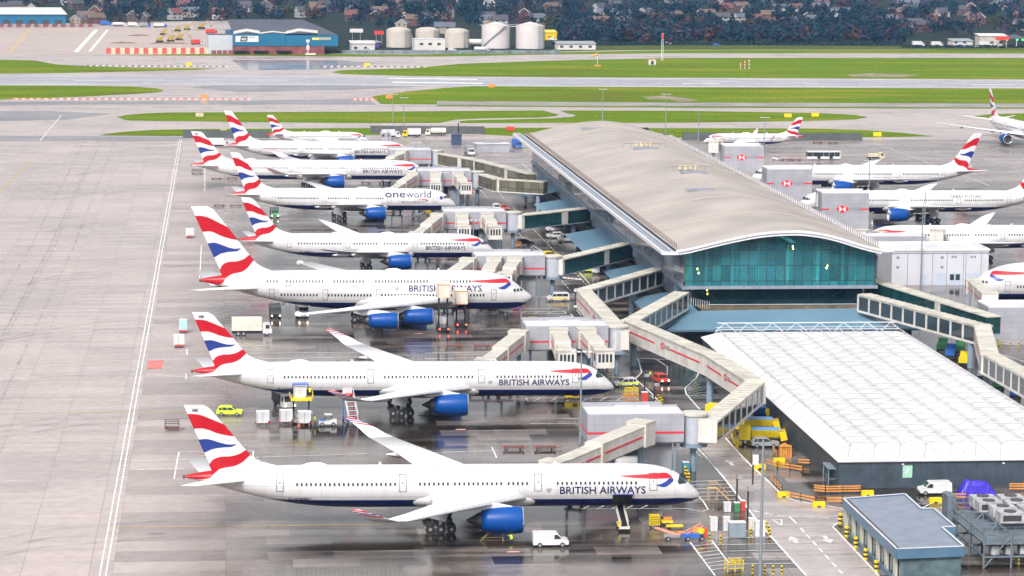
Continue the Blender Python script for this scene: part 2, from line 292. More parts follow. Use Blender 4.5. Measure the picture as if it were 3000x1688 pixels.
strip(b,[(2022,1590),(2095,1688)],.22,.06); strip(b,[(2085,1585),(2135,1650)],.2,.06)
for k in range(8): strip(b,[(2033+k*6.8,1601+k*10),(2092+k*6.2,1594+k*10)],.16,.06)
for k in range(5): strip(b,[(2090+k*14,1578+k*19),(2262+k*19,1575+k*19)],.16,.06)
strip(b,[(2205,1497),(2295,1515)],.35,.06,dash=(1.4,.9)); strip(b,[(2310,1514),(2480,1521)],.22,.06,dash=(1.4,.9))
strip(b,[(2311,1513),(2334,1535)],.25,.06); strip(b,[(2345,1548),(2475,1690)],.25,.06,dash=(2.6,1.5))
def arrow(x,y,x2,y2,w=.28):
    a,c=G(x,y),G(x2,y2); d=(c-a); L=d.length; d/=L; n=Vector((-d.y,d.x,0))
    b.poly([a-n*w,a+d*L*.55-n*w,a+d*L*.55+n*w,a+n*w],.06); b.poly([a+d*L*.5-n*w*3,c,a+d*L*.5+n*w*3],.06)
arrow(2336,1592,2315,1573); arrow(2414,1571,2434,1592); arrow(2148,1365,2128,1347)
for q in ([(2262,1523),(2290,1523),(2290,1541)],): 
    strip(b,q+[q[0]],.2,.06)
strip(b,[(2440,1545),(2450,1534),(2475,1526)],.2,.06); strip(b,[(2440,1545),(2455,1560),(2575,1688)],.28,.06)
strip(b,[(2470,1476),(2790,1478)],.16,.06); strip(b,[(2620,1490),(2800,1490)],.16,.06)
for x in (2470,2700,2755): strip(b,[(x,1490),(x+28,1476)],.2,.06)
# road behind the second nose
strip(b,[(1850,1030),(1870,1055),(1880,1092),(1862,1110)],.25,.06); strip(b,[(1880,1050),(1920,1052),(1955,1075),(1955,1098),(1935,1108)],.22,.06)
strip(b,[(1798,1105),(1862,1112),(1905,1150),(1950,1198)],.25,.06); strip(b,[(1870,1050),(2010,1058),(2048,1090),(2040,1108),(2007,1138),(2010,1155),(2050,1200)],.25,.06)
for k in range(6): strip(b,[(2014,1140+k*4),(2040+k*8,1118+k*8)],.12,.06)
for p in ([(1530,905),(1640,905)],[(1600,930),(1720,1010)],[(1560,720),(1640,765)],[(1690,790),(1760,870)],[(1530,480),(1620,560)],[(1200,640),(1290,600)],[(1040,760),(1280,755)]): strip(b,p,.22,.06)
for k in range(6): strip(b,[(1640+k*11,812+k),(1648+k*11,816+k)],.9,.06)
for X,y0,y1 in ((79.5,520,850),(84.5,600,850)): strip(b,[(X,y0),(X,y1)],.16,.06,px=False,dash=(3,2))
for Y in (467,572,657,762,846,918):      # equipment bays painted round each nose
    for u,v in (((-14,9),(6,9)),((-14,12.5),(6,12.5)),((-14,9),(-14,12.5)),((6,9),(6,12.5)),((-10,-8),(7,-8)),((7,-8),(7,9)),((9,-14),(9,14)),((-16,-12),(5,-12))): strip(b,[(68+u[0],Y+u[1]),(68+v[0],Y+v[1])],.16,.06,px=False)
    for k in range(6): strip(b,[(68-13+k*3,Y+9.2),(68-11.4+k*3,Y+12.3)],.14,.06,px=False)
    for k in range(5): strip(b,[(68+9.2,Y-12+k*2.2),(68+12,Y-11+k*2.2)],.14,.06,px=False)
# right-hand side stands
for p in ([(2560,420),(2700,470),(2900,545)],[(2400,405),(2560,420)],[(2620,520),(2880,530)],[(2800,650),(2990,640)],[(2940,1040),(3000,1060)],[(2950,1010),(3000,1012)],[(2760,1005),(2800,1020)]): strip(b,p,.22,.05)
b.cur=b.cur; tag(b.build('painted_markings'),kind='structure')
b=MB().use(YELL)
for p,w in (([(338,1547),(700,1542),(1118,1538)],.22),([(0,1212),(560,1205)],.18),([(480,860),(1000,850)],.16),([(30,155),(78,95),(120,62)],1.0),([(0,560),(90,470)],.25),([(1895,870),(2000,940)],.2)): strip(b,p,w,.05)
tag(b.build('yellow_guide_lines'),kind='structure')
b=MB().use(REDP); b.poly([G(x,y) for x,y in ((430,1082),(474,1081),(480,1056),(436,1057))],.05)
for x,y in ((1503,1618),(1350,1259),(1227,978)):
    c=G(x,y); s=.9
    for q in ((-1,1),(1,1)): 
        b.poly([(c.x-s,c.y-.35,0),(c.x+s,c.y-.35,0),(c.x+s,c.y+.35,0),(c.x-s,c.y+.35,0)],.05+.004*q[0])
b.use(WHITE)
for x,y in ((1503,1618),(1350,1259),(1227,978)):
    c=G(x,y); b.poly([(c.x-.8,c.y-.12,0),(c.x+.8,c.y-.12,0),(c.x+.8,c.y+.12,0),(c.x-.8,c.y+.12,0)],.062)
tag(b.build('red_ground_markings'),kind='structure')
# ------------------------------------------------------------------ airliners
def pchip(pts):
    xs=[p[0] for p in pts]; ys=[p[1] for p in pts]; n=len(xs); h=[xs[i+1]-xs[i] for i in range(n-1)]; d=[(ys[i+1]-ys[i])/h[i] for i in range(n-1)]
    m=[d[0]]+[0 if d[i-1]*d[i]<=0 else 2*d[i-1]*d[i]/(d[i-1]+d[i]) for i in range(1,n-1)]+[d[-1]]
    def f(x):
        if x<=xs[0]: return ys[0]
        if x>=xs[-1]: return ys[-1]
        i=0
        while x>xs[i+1]: i+=1
        t=(x-xs[i])/h[i]; a=t*t; c=a*t
        return (2*c-3*a+1)*ys[i]+(c-2*a+t)*h[i]*m[i]+(-2*c+3*a)*ys[i+1]+(c-a)*h[i]*m[i+1]
    return f
NOSE=[(0,.235,.225,.02),(.012,.27,.19,.11),(.04,.32,.163,.20),(.12,.405,.125,.385),(.27,.545,.08,.585),(.37,.65,.058,.69),(.525,.76,.033,.80),(.615,.81,.02,.845),(.86,.90,.005,.935),(1.1,.955,0,.98),(1.5,.992,0,1),(1.9,1,0,1)]
NOSE8=[(0,.305,.295,.02),(.02,.345,.255,.12),(.06,.385,.215,.22),(.13,.44,.165,.34),(.26,.54,.09,.52),(.40,.66,.045,.67),(.62,.80,.012,.83),(.9,.905,0,.94),(1.25,.975,0,.99),(1.6,1,0,1)]
TAIL=[(4.4,1,.0,1),(3.57,1,.012,.99),(2.75,1,.075,.93),(1.93,.985,.215,.78),(1.28,.95,.37,.58),(.62,.88,.555,.345),(.13,.80,.685,.17),(0,.765,.705,.10)]
TYPES={
 'A':dict(L=73.8,D=6.1,Wd=5.96,zb=2.65,belly=.14,s0=37.6,fin=(63,70.2,8.55,70.6,73.9,17.5),
   wing=[(2.4,25.0,14,4.3,.13),(6,27.4,11.4,4.75,.12),(10.5,30.4,8.7,5.25,.11),(20,37.0,5.8,6.2,.10),(28.5,43.0,3.9,7.0,.09)],
   winglet=[(28.5,43.0,3.9,7.0,.09),(30.2,44.4,3.3,7.35,.08),(31.3,45.7,2.8,7.95,.08),(32.0,47.6,2.0,8.75,.07),(32.35,49.6,1.1,9.5,.06)],
   stab=[(1.0,64.6,6.6,6.75,.10),(9.6,71.4,2.6,7.9,.09)],eng=[(10.5,26.3,2.98,1.95,5.9)],mg=[(37.6,5.3,3)],ng=5.4,wr=.68,
   doors=[(7.08,1.15),(23.62,1.1),(42.91,1.1),(60.29,1.05)],win=[(9.6,18),(25.2,5),(28.9,11),(36.5,7),(44.0,22)],wz=6.5,ww=(.30,.44),wp=.66),
 '8':dict(L=62.3,D=5.94,Wd=5.77,zb=2.5,belly=.15,s0=31.5,fin=(51.9,58.4,8.25,59.2,61.9,17.2),
   wing=[(2.4,20.8,12.2,4.2,.13),(6,23.2,9.8,4.5,.12),(9.7,26.0,7.8,4.9,.11),(20,33.2,4.7,6.2,.10),(27,38.4,3.0,7.5,.09),(30.1,42.4,.8,8.4,.08)],
   stab=[(1.0,53.3,5.6,6.5,.10),(9.7,60.2,1.8,7.7,.09)],eng=[(9.7,20.7,2.75,1.82,5.6)],mg=[(31.5,4.9,2)],ng=6.0,wr=.66,
   doors=[(6.2,1.05),(19.6,1.05),(36.0,1.05),(50.2,1.0)],win=[(7.9,16),(21.6,9),(29.0,9),(37.7,16)],wz=6.25,ww=(.34,.52),wp=.68),
 '7':dict(L=63.0,D=6.2,Wd=6.2,zb=2.4,belly=.15,s0=33,fin=(53.4,59.7,8.35,61.0,63.6,18.6),
   wing=[(2.4,20.2,13,4.1,.13),(6,22.4,10.8,4.45,.12),(9.6,25.0,8.7,4.85,.11),(20,32.8,5.2,6.0,.10),(30.2,40.8,2.0,7.3,.09)],
   stab=[(1.0,54.6,6.6,6.7,.10),(10.7,61.6,2.3,7.9,.09)],eng=[(9.6,20.0,2.6,1.85,5.7)],mg=[(33,5.5,3)],ng=5.9,wr=.67,
   doors=[(6.1,1.1),(18.9,1.1),(37.2,1.1),(51.4,1.05)],win=[(8.4,15),(20.8,13),(30.4,10),(39.0,19)],wz=6.05,ww=(.34,.52),wp=.62),
 '3':dict(L=73.1,D=6.2,Wd=6.2,zb=2.5,belly=.15,s0=38.4,fin=(63.5,69.8,8.45,71.1,73.7,18.7),
   wing=[(2.4,25.5,13,4.2,.13),(6,27.7,10.8,4.55,.12),(9.6,30.3,8.7,4.95,.11),(20,38.1,5.2,6.1,.10),(28.5,44.8,2.8,7.2,.09),(32.3,49.6,.7,7.7,.08)],
   stab=[(1.0,64.7,6.6,6.8,.10),(10.7,71.7,2.3,8.0,.09)],eng=[(9.6,24.6,2.75,1.95,5.7)],mg=[(38.4,5.5,3)],ng=5.9,wr=.67,
   doors=[(6.1,1.1),(18.4,1.1),(31,1.1),(46.5,1.1),(61.4,1.05)],win=[(8.4,15),(20.2,15),(32.8,20),(48.3,19)],wz=6.15,ww=(.34,.52),wp=.62),
 '0':dict(L=70.6,D=8.4,Wd=7.15,zb=2.4,belly=.11,s0=34.5,fin=(57.2,66.3,10.2,68.2,72.6,24.4),nose8=1,
   wing=[(2.8,16.8,18,4.3,.13),(8,20.8,14.2,4.9,.13),(14.9,26.0,10.8,5.4,.11),(25.7,35.0,7.2,6.2,.10),(38.9,46.4,3.8,7.2,.09)],
   fence=(39.0,46.6,7.2),
   stab=[(1.2,57.6,10.5,7.0,.10),(15.1,68.7,3.6,8.6,.09)],eng=[(14.9,21.8,3.05,1.75,6.1),(25.7,29.4,3.85,1.7,6.1)],mg=[(33.4,6.2,2),(36.5,2.9,3)],ng=5.6,wr=.7,
   doors=[(8.4,1.1),(19.0,1.1),(32.9,1.1),(44.2,1.1),(55.5,1.05)],win=[(10.6,12),(20.6,18),(34.6,14),(46.0,12)],wz=5.85,ww=(.36,.58),wp=.68,
   win2=[(13.5,9),(22.6,17),(36.2,10),(44.8,12),(54.4,4)],wz2=8.75),
 '2':dict(L=37.3,D=4.1,Wd=3.95,zb=1.8,belly=.16,s0=17.7,fin=(29.7,34.8,5.75,34.7,36.9,11.9),
   wing=[(1.5,11.6,6.8,2.5,.13),(6.4,14.8,3.9,3.1,.12),(16.6,20.9,1.7,4.5,.10)],
   winglet=[(16.6,20.9,1.7,4.5,.10),(17.2,21.4,1.5,4.8,.08),(17.6,22.1,1.1,5.7,.08),(17.9,23.0,.6,6.9,.07)],
   stab=[(.8,30.6,3.4,5.0,.10),(6.2,34.2,1.4,5.6,.09)],eng=[(5.75,10.9,1.7,1.12,3.6)],mg=[(17.7,3.8,1)],ng=5.1,wr=.57,
   doors=[(4.7,.85),(31.0,.8)],win=[(6.3,42)],wz=4.3,ww=(.28,.42),wp=.54),
}
def skin_material():
    m=bpy.data.materials.new('aircraft_paint'); m.use_nodes=True; n=m.node_tree; L=n.links.new; b=n.nodes['Principled BSDF']; b.inputs['Roughness'].default_value=.34; b.inputs['Specular IOR Level'].default_value=.3
    uf=N(n,'ShaderNodeUVMap',uv_map='fin'); sp=N(n,'ShaderNodeSeparateXYZ'); L(uf.outputs[0],sp.inputs[0])
    pm=N(n,'ShaderNodeMath',operation='MULTIPLY_ADD'); pm.inputs[1].default_value=.5; pm.inputs[2].default_value=.25; L(sp.outputs[0],pm.inputs[0])
    qm=N(n,'ShaderNodeMath',operation='MULTIPLY_ADD'); qm.inputs[1].default_value=.5; qm.inputs[2].default_value=.25; L(sp.outputs[1],qm.inputs[0])
    def curve(pts):
        c=N(n,'ShaderNodeFloatCurve'); cm=c.mapping; cu=cm.curves[0]; pts=[(p*.5+.25,q*.5+.25) for p,q in pts]
        cu.points[0].location=pts[0]; cu.points[1].location=pts[-1]
        for q in pts[1:-1]: cu.points.new(*q)
        cm.update(); L(pm.outputs[0],c.inputs['Value']); return c.outputs[0]
    def band(lo,hi):
        a=N(n,'ShaderNodeMath',operation='GREATER_THAN'); L(qm.outputs[0],a.inputs[0]); L(curve(lo),a.inputs[1])
        c=N(n,'ShaderNodeMath',operation='LESS_THAN'); L(qm.outputs[0],c.inputs[0]); L(curve(hi),c.inputs[1])
        x=N(n,'ShaderNodeMath',operation='MULTIPLY'); L(a.outputs[0],x.inputs[0]); L(c.outputs[0],x.inputs[1]); return x.outputs[0]
    r1=band([(-.4,.617),(0,.617),(.326,.617),(.635,.541),(.983,.496),(1.4,.5)],[(-.4,.86),(0,.857),(.445,.842),(.706,.782),(.975,.70),(1.4,.6)])
    bl=band([(-.4,.23),(0,.233),(.225,.286),(.489,.316),(.735,.33),(.911,.372),(1.4,.45)],[(-.4,.444),(0,.444),(.256,.451),(.466,.406),(.67,.368),(.911,.372),(1.4,.37)])
    r2=band([(-.48,-.17),(-.085,-.158),(.068,-.075),(.19,-.03),(.52,.023),(.69,.075),(.99,.188),(1.4,.3)],[(-.48,.05),(0.01,.053),(.112,.113),(.273,.158),(.572,.18),(.757,.21),(.99,.27),(1.4,.32)])
    red=N(n,'ShaderNodeMath',operation='MAXIMUM'); L(r1,red.inputs[0]); L(r2,red.inputs[1])
    ub=N(n,'ShaderNodeUVMap',uv_map='belly'); s2=N(n,'ShaderNodeSeparateXYZ'); L(ub.outputs[0],s2.inputs[0])
    lt=N(n,'ShaderNodeMath',operation='LESS_THAN'); L(s2.outputs[1],lt.inputs[0]); lt.inputs[1].default_value=0
    x1=N(n,'ShaderNodeMix',data_type='RGBA'); x1.inputs[6].default_value=(.58,.57,.58,1); x1.inputs[7].default_value=(.42,.003,.012,1); L(red.outputs[0],x1.inputs[0])
    x2=N(n,'ShaderNodeMix',data_type='RGBA'); x2.inputs[7].default_value=(.014,.035,.20,1); L(x1.outputs[2],x2.inputs[6]); L(bl,x2.inputs[0])
    x3=N(n,'ShaderNodeMix',data_type='RGBA'); x3.inputs[7].default_value=(.005,.015,.11,1); L(x2.outputs[2],x3.inputs[6]); L(lt.outputs[0],x3.inputs[0])
    tc=N(n,'ShaderNodeTexCoord'); mp=N(n,'ShaderNodeMapping'); mp.inputs['Scale'].default_value=(.9,.9,.22); L(tc.outputs['Object'],mp.inputs[0]); nz=N(n,'ShaderNodeTexNoise'); nz.inputs['Scale'].default_value=1; nz.inputs['Detail'].default_value=5; L(mp.outputs[0],nz.inputs['Vector'])
    mr=N(n,'ShaderNodeMapRange'); mr.inputs[1].default_value=.35; mr.inputs[2].default_value=.65; mr.inputs[3].default_value=.9; mr.inputs[4].default_value=1.0; L(nz.outputs[0],mr.inputs[0]); x4=N(n,'ShaderNodeMix',data_type='RGBA',blend_type='MULTIPLY'); x4.inputs[0].default_value=1; L(x3.outputs[2],x4.inputs[6]); L(mr.outputs[0],x4.inputs[7])
    so=N(n,'ShaderNodeSeparateXYZ'); L(tc.outputs['Object'],so.inputs[0]); co=N(n,'ShaderNodeCombineXYZ'); L(so.outputs[0],co.inputs[0]); L(so.outputs[2],co.inputs[1]); pb=N(n,'ShaderNodeTexBrick'); pb.offset=.5; pb.inputs['Scale'].default_value=1; pb.inputs['Brick Width'].default_value=5.6; pb.inputs['Row Height'].default_value=1.55; pb.inputs['Mortar Size'].default_value=.045; pb.inputs['Bias'].default_value=0; pb.inputs['Color1'].default_value=(1,1,1,1); pb.inputs['Color2'].default_value=(.975,.975,.98,1); pb.inputs['Mortar'].default_value=(.72,.72,.74,1); L(co.outputs[0],pb.inputs['Vector'])
    x5=N(n,'ShaderNodeMix',data_type='RGBA',blend_type='MULTIPLY'); x5.inputs[0].default_value=1; L(x4.outputs[2],x5.inputs[6]); L(pb.outputs[0],x5.inputs[7]); x4=x5
    L(x4.outputs[2],b.inputs['Base Color']); return m
PAINT=skin_material()
WINGM=mat('wing_paint',(.68,.67,.68),.3,noise=.04); LEM=mat('bare_leading_edge',(.7,.71,.73),.25,metal=.6,noise=.03)
BLUE=mat('engine_blue',(.002,.055,.26),.36,noise=.06,spec=.25); LIP=mat('polished_metal',(.75,.76,.78),.22,metal=.85,noise=.03); DARKM=mat('dark_metal',(.06,.058,.06),.45,metal=.3); TYRE=mat('tyre_rubber',(.018,.018,.02),.7,noise=.15,scale=3)
GREYM=mat('landing_gear_grey',(.30,.31,.33),.4,metal=.2); GLASSD=mat('cockpit_glass',(.02,.035,.04),.08,noise=0); WIND=mat('cabin_window_glass',(.03,.03,.035),.15,noise=0)
LBLUE=mat('title_blue',(.006,.008,.06),.4,noise=0); LINE=mat('panel_line',(.10,.105,.12),.5,noise=0); RED=mat('livery_red',(.44,.003,.012),.4,noise=0); RIBB=mat('livery_blue',(.012,.032,.22),.4,noise=0); GREYT=mat('faint_grey_mark',(.28,.29,.34),.5,noise=0)
RWING=bpy.data.materials.new('winglet_stripes')
def _rw():
    m=RWING; m.use_nodes=True; n=m.node_tree; L=n.links.new; b=n.nodes['Principled BSDF']; b.inputs['Roughness'].default_value=.25
    u=N(n,'ShaderNodeUVMap',uv_map='span'); s=N(n,'ShaderNodeSeparateXYZ'); L(u.outputs[0],s.inputs[0])
    a=N(n,'ShaderNodeMath',operation='MULTIPLY_ADD'); L(s.outputs[0],a.inputs[0]); a.inputs[1].default_value=-.14; L(s.outputs[1],a.inputs[2])
    r=N(n,'ShaderNodeValToRGB'); r.color_ramp.interpolation='CONSTANT'; e=r.color_ramp.elements; w=(.60,.59,.60,1); rd=(.44,.003,.012,1); bl=(.014,.035,.20,1)
    e[0].position=0; e[0].color=w; e[1].position=.93; e[1].color=w
    for p,c in ((.58,rd),(.66,w),(.70,bl),(.77,w),(.82,rd)): k=e.new(p); k.color=c
    L(a.outputs[0],r.inputs[0]); L(r.outputs[0],b.inputs['Base Color'])
_rw()
def loft(secs,mirror=1,mats=(WINGM,),s0=0,npt=12,cap=True,span_uv=False):
    """wing-like surface through sections (y, sLE, chord, z, t/c)"""
    ts=[.5-.5*math.cos(math.pi*i/npt) for i in range(npt+1)]
    th=lambda t:5*(.2969*t**.5-.126*t-.3516*t*t+.2843*t**3-.1036*t**4)
    vs=[];fs=[]; K=2*npt
    for j,(y,sl,c,z,tc) in enumerate(secs):
        a=secs[max(j-1,0)]; d=secs[min(j+1,len(secs)-1)]; v=Vector((0,d[0]-a[0],d[3]-a[3])).normalized(); nr=Vector((0,-v.z,v.y))
        ring=[(t,1) for t in ts[::-1]]+[(t,-1) for t in ts[1:-1]]
        for t,sg in ring:
            o=nr*(sg*th(t)*tc*c*(1.15 if sg>0 else .8)); vs.append((s0-(sl+t*c),mirror*(y+o.y),z+o.z))
    for j in range(len(secs)-1):
        for i in range(K):
            q=(j*K+i,j*K+(i+1)%K,(j+1)*K+(i+1)%K,(j+1)*K+i); fs.append(q if mirror<0 else q[::-1])
    if cap:
        e=tuple(range((len(secs)-1)*K,len(secs)*K)); fs.append(e if mirror<0 else e[::-1])
    b=MB(); b.smooth=True
    for m in mats: b.use(m)
    b.cur=0; b.add(vs,fs)
    if len(mats)>1:
        for k in range(len(fs)):
            i=k%K
            if k<(len(secs)-1)*K and (npt-2<=i<=npt+1): b.mi[k]=1
    me=b.mesh('loft')
    if span_uv:
        uv=me.uv_layers.new(name='span'); n=len(secs)-1
        for lp in me.loops:
            vi=lp.vertex_index; j=vi//K; i=vi%K; t=ring[i][0]; uv.data[lp.index].uv=(t,j/n)
    return me
class Body:
    def __init__(s,T):
        s.T=T; L,D,W,zb=T['L'],T['D'],T['Wd'],T['zb']
        st=[(a*D,t,b_,w) for a,t,b_,w in (NOSE8 if T.get('nose8') else NOSE)]+[(L-a*D,t,b_,w) for a,t,b_,w in TAIL]
        st=[p for i,p in enumerate(st) if i==0 or p[0]>st[i-1][0]+.01]
        s.top=pchip([(a,zb+t*D) for a,t,b_,w in st]); s.bot=pchip([(a,zb+b_*D) for a,t,b_,w in st]); s.hw=pchip([(a,w*W/2) for a,t,b_,w in st])
        s.zl=lambda q: zb+(T['belly']+.105)*D-max(0,3.2-q)*.14
    def y(s,q,z,off=.025):
        t,b_,w=s.top(q),s.bot(q),s.hw(q); c=(t+b_)/2; h=max((t-b_)/2,.02); k=max(-.985,min(.985,(z-c)/h)); y=w*math.sqrt(1-k*k)
        nv=Vector((y/(w*w),(z-c)/(h*h))); nv.normalize(); return y+nv.x*off,z+nv.y*off
    def finuv(s,q,z):
        lr,tr,zr,lt,tt,zt=s.T['fin']; v=(z-zr)/(zt-zr); le=lr+(lt-lr)*v; te=tr+(tt-tr)*v; return ((te-q)/(te-le),v)
    def mesh(s):
        T=s.T; L,D=T['L'],T['D']; n=44; qs=[0,.03,.08,.16,.3,.5]; x=.8
        while x<2.0*D: qs.append(x); x+=.45
        while x<L-4.5*D: qs.append(x); x+=2.5
        while x<L-.3: qs.append(x); x+=.7
        qs+=[L-.12,L]; vs=[];fs=[]
        for q in qs:
            t,b_,w=s.top(q),s.bot(q),s.hw(q); c=(t+b_)/2; h=(t-b_)/2
            for i in range(n):
                a=2*math.pi*i/n; vs.append((T['s0']-q,w*math.sin(a),c+h*math.cos(a)))
        for j in range(len(qs)-1):
            for i in range(n): fs.append((j*n+i,(j+1)*n+i,(j+1)*n+(i+1)%n,j*n+(i+1)%n)[::-1])
        fs.append(tuple(range((len(qs)-1)*n,len(qs)*n))[::-1])
        b=MB(); b.smooth=True; b.use(PAINT); b.add(vs,fs); me=b.mesh('fuselage')
        u1=me.uv_layers.new(name='fin'); u2=me.uv_layers.new(name='belly')
        for lp in me.loops:
            v=me.vertices[lp.vertex_index].co; q=T['s0']-v.x; u1.data[lp.index].uv=s.finuv(q,v.z); u2.data[lp.index].uv=(0,v.z-s.zl(q))
        return me
    def fin(s):
        T=s.T; lr,tr,zr,lt,tt,zt=T['fin']; rows=26; np_=14; vs=[];fs=[]
        ts=[.5-.5*math.cos(math.pi*i/np_) for i in range(np_+1)]; th=lambda t:5*(.2969*t**.5-.126*t-.3516*t*t+.2843*t**3-.1036*t**4)
        ring=[(t,1) for t in ts[::-1]]+[(t,-1) for t in ts[1:-1]]; K=len(ring); vv=[-.12+1.12*j/rows for j in range(rows+1)]
        for v in vv:
            z=zr+(zt-zr)*v; le=lr+(lt-lr)*v; te=tr+(tt-tr)*v
            f=max(0,(.17-v)/.17); le-=min(f,1.3)**2*3.0
            if v>.955: le+=(v-.955)/.045*.28*(te-le)*.6
            c=te-le
            for t,sg in ring: vs.append((T['s0']-(le+t*c),sg*th(t)*.085*min(c,tr-lr),z))
        for j in range(rows):
            for i in range(K): fs.append((j*K+i,j*K+(i+1)%K,(j+1)*K+(i+1)%K,(j+1)*K+i))
        fs.append(tuple(range(rows*K,(rows+1)*K)))
        b=MB(); b.smooth=True; b.use(PAINT); b.add(vs,fs); me=b.mesh('tail_fin'); u1=me.uv_layers.new(name='fin'); u2=me.uv_layers.new(name='belly')
        for lp in me.loops:
            v=me.vertices[lp.vertex_index].co; u1.data[lp.index].uv=s.finuv(T['s0']-v.x,v.z); u2.data[lp.index].uv=(0,1)
        return me
    def decal(s,name,bm,m,side,off=.03,cut=(.3,.9)):
        """wrap a flat (s,z) mesh onto the flank"""
        if isinstance(bm,list):
            pl=bm; bm=bmesh.new()
            for p in pl: bm.faces.new([bm.verts.new((a,c,0)) for a,c in p])
        xs=[v.co.x for v in bm.verts]; zs=[v.co.y for v in bm.verts]
        for ax,lo,hi,st in ((1,min(zs),max(zs),cut[0]),(0,min(xs),max(xs),cut[1])):
            k=lo+st
            while k<hi-.02:
                bmesh.ops.bisect_plane(bm,geom=bm.verts[:]+bm.edges[:]+bm.faces[:],plane_co=(k,0,0) if ax==0 else (0,k,0),plane_no=(1,0,0) if ax==0 else (0,1,0)); k+=st
        for v in bm.verts:
            y,z=s.y(v.co.x,v.co.y,off); v.co=(s.T['s0']-v.co.x,side*y,z)
        bmesh.ops.recalc_face_normals(bm,faces=bm.faces[:])
        me=bpy.data.meshes.new(name); bm.to_mesh(me); bm.free(); me.materials.append(m)
        return me
def textmesh(txt,bold=0,space=1.0):
    cu=bpy.data.curves.new('lettering','FONT'); cu.body=txt; cu.size=1; cu.offset=bold; cu.space_character=space; cu.resolution_u=3
    o=bpy.data.objects.new('lettering',cu); COL.objects.link(o); dg=bpy.context.evaluated_depsgraph_get(); dg.update()
    me=bpy.data.meshes.new_from_object(o.evaluated_get(dg)); bpy.data.objects.remove(o); bpy.data.curves.remove(cu); return me
def textbm(txt,u0,u1,z0,z1,flip=False,bold=0,space=1.0):
    """lettering fitted to a box; flip mirrors the u axis"""
    me=textmesh(txt,bold,space); bm=bmesh.new(); bm.from_mesh(me); bpy.data.meshes.remove(me)
    xs=[v.co.x for v in bm.verts]; ys=[v.co.y for v in bm.verts]; a,c,d,e=min(xs),max(xs),min(ys),max(ys)
    for v in bm.verts: v.co=(u0+(v.co.x-a)/(c-a)*(u1-u0),z0+(v.co.y-d)/(e-d)*(z1-z0),0)
    return bm
def sign(name,txt,m,o,ux,uz,w,h,parent,off=.02,bold=.01,space=1.0,depth=.012):
    """lettering standing on a flat wall: origin o (lower left), ux and uz unit vectors"""
    bm=textbm(txt,0,w,0,h,bold=bold,space=space); ux=Vector(ux); uz=Vector(uz); nv=ux.cross(uz); o=Vector(o)
    for v in bm.verts: v.co=o+ux*v.co.x+uz*v.co.y+nv*off
    me=bpy.data.meshes.new(name); bm.to_mesh(me); bm.free(); me.materials.append(m); return link(name,me,parent)
CACHE={}
def cached(k,fn):
    if k not in CACHE: CACHE[k]=fn()
    return CACHE[k]
def rr(s0,s1,z0,z1):  # frame outline polygons
    w=.095; return [[(s0,z0),(s1,z0),(s1,z0+w),(s0,z0+w)],[(s0,z1-w),(s1,z1-w),(s1,z1),(s0,z1)],[(s0,z0+w),(s0+w,z0+w),(s0+w,z1-w),(s0,z1-w)],[(s1-w,z0+w),(s1,z0+w),(s1,z1-w),(s1-w,z1-w)]]
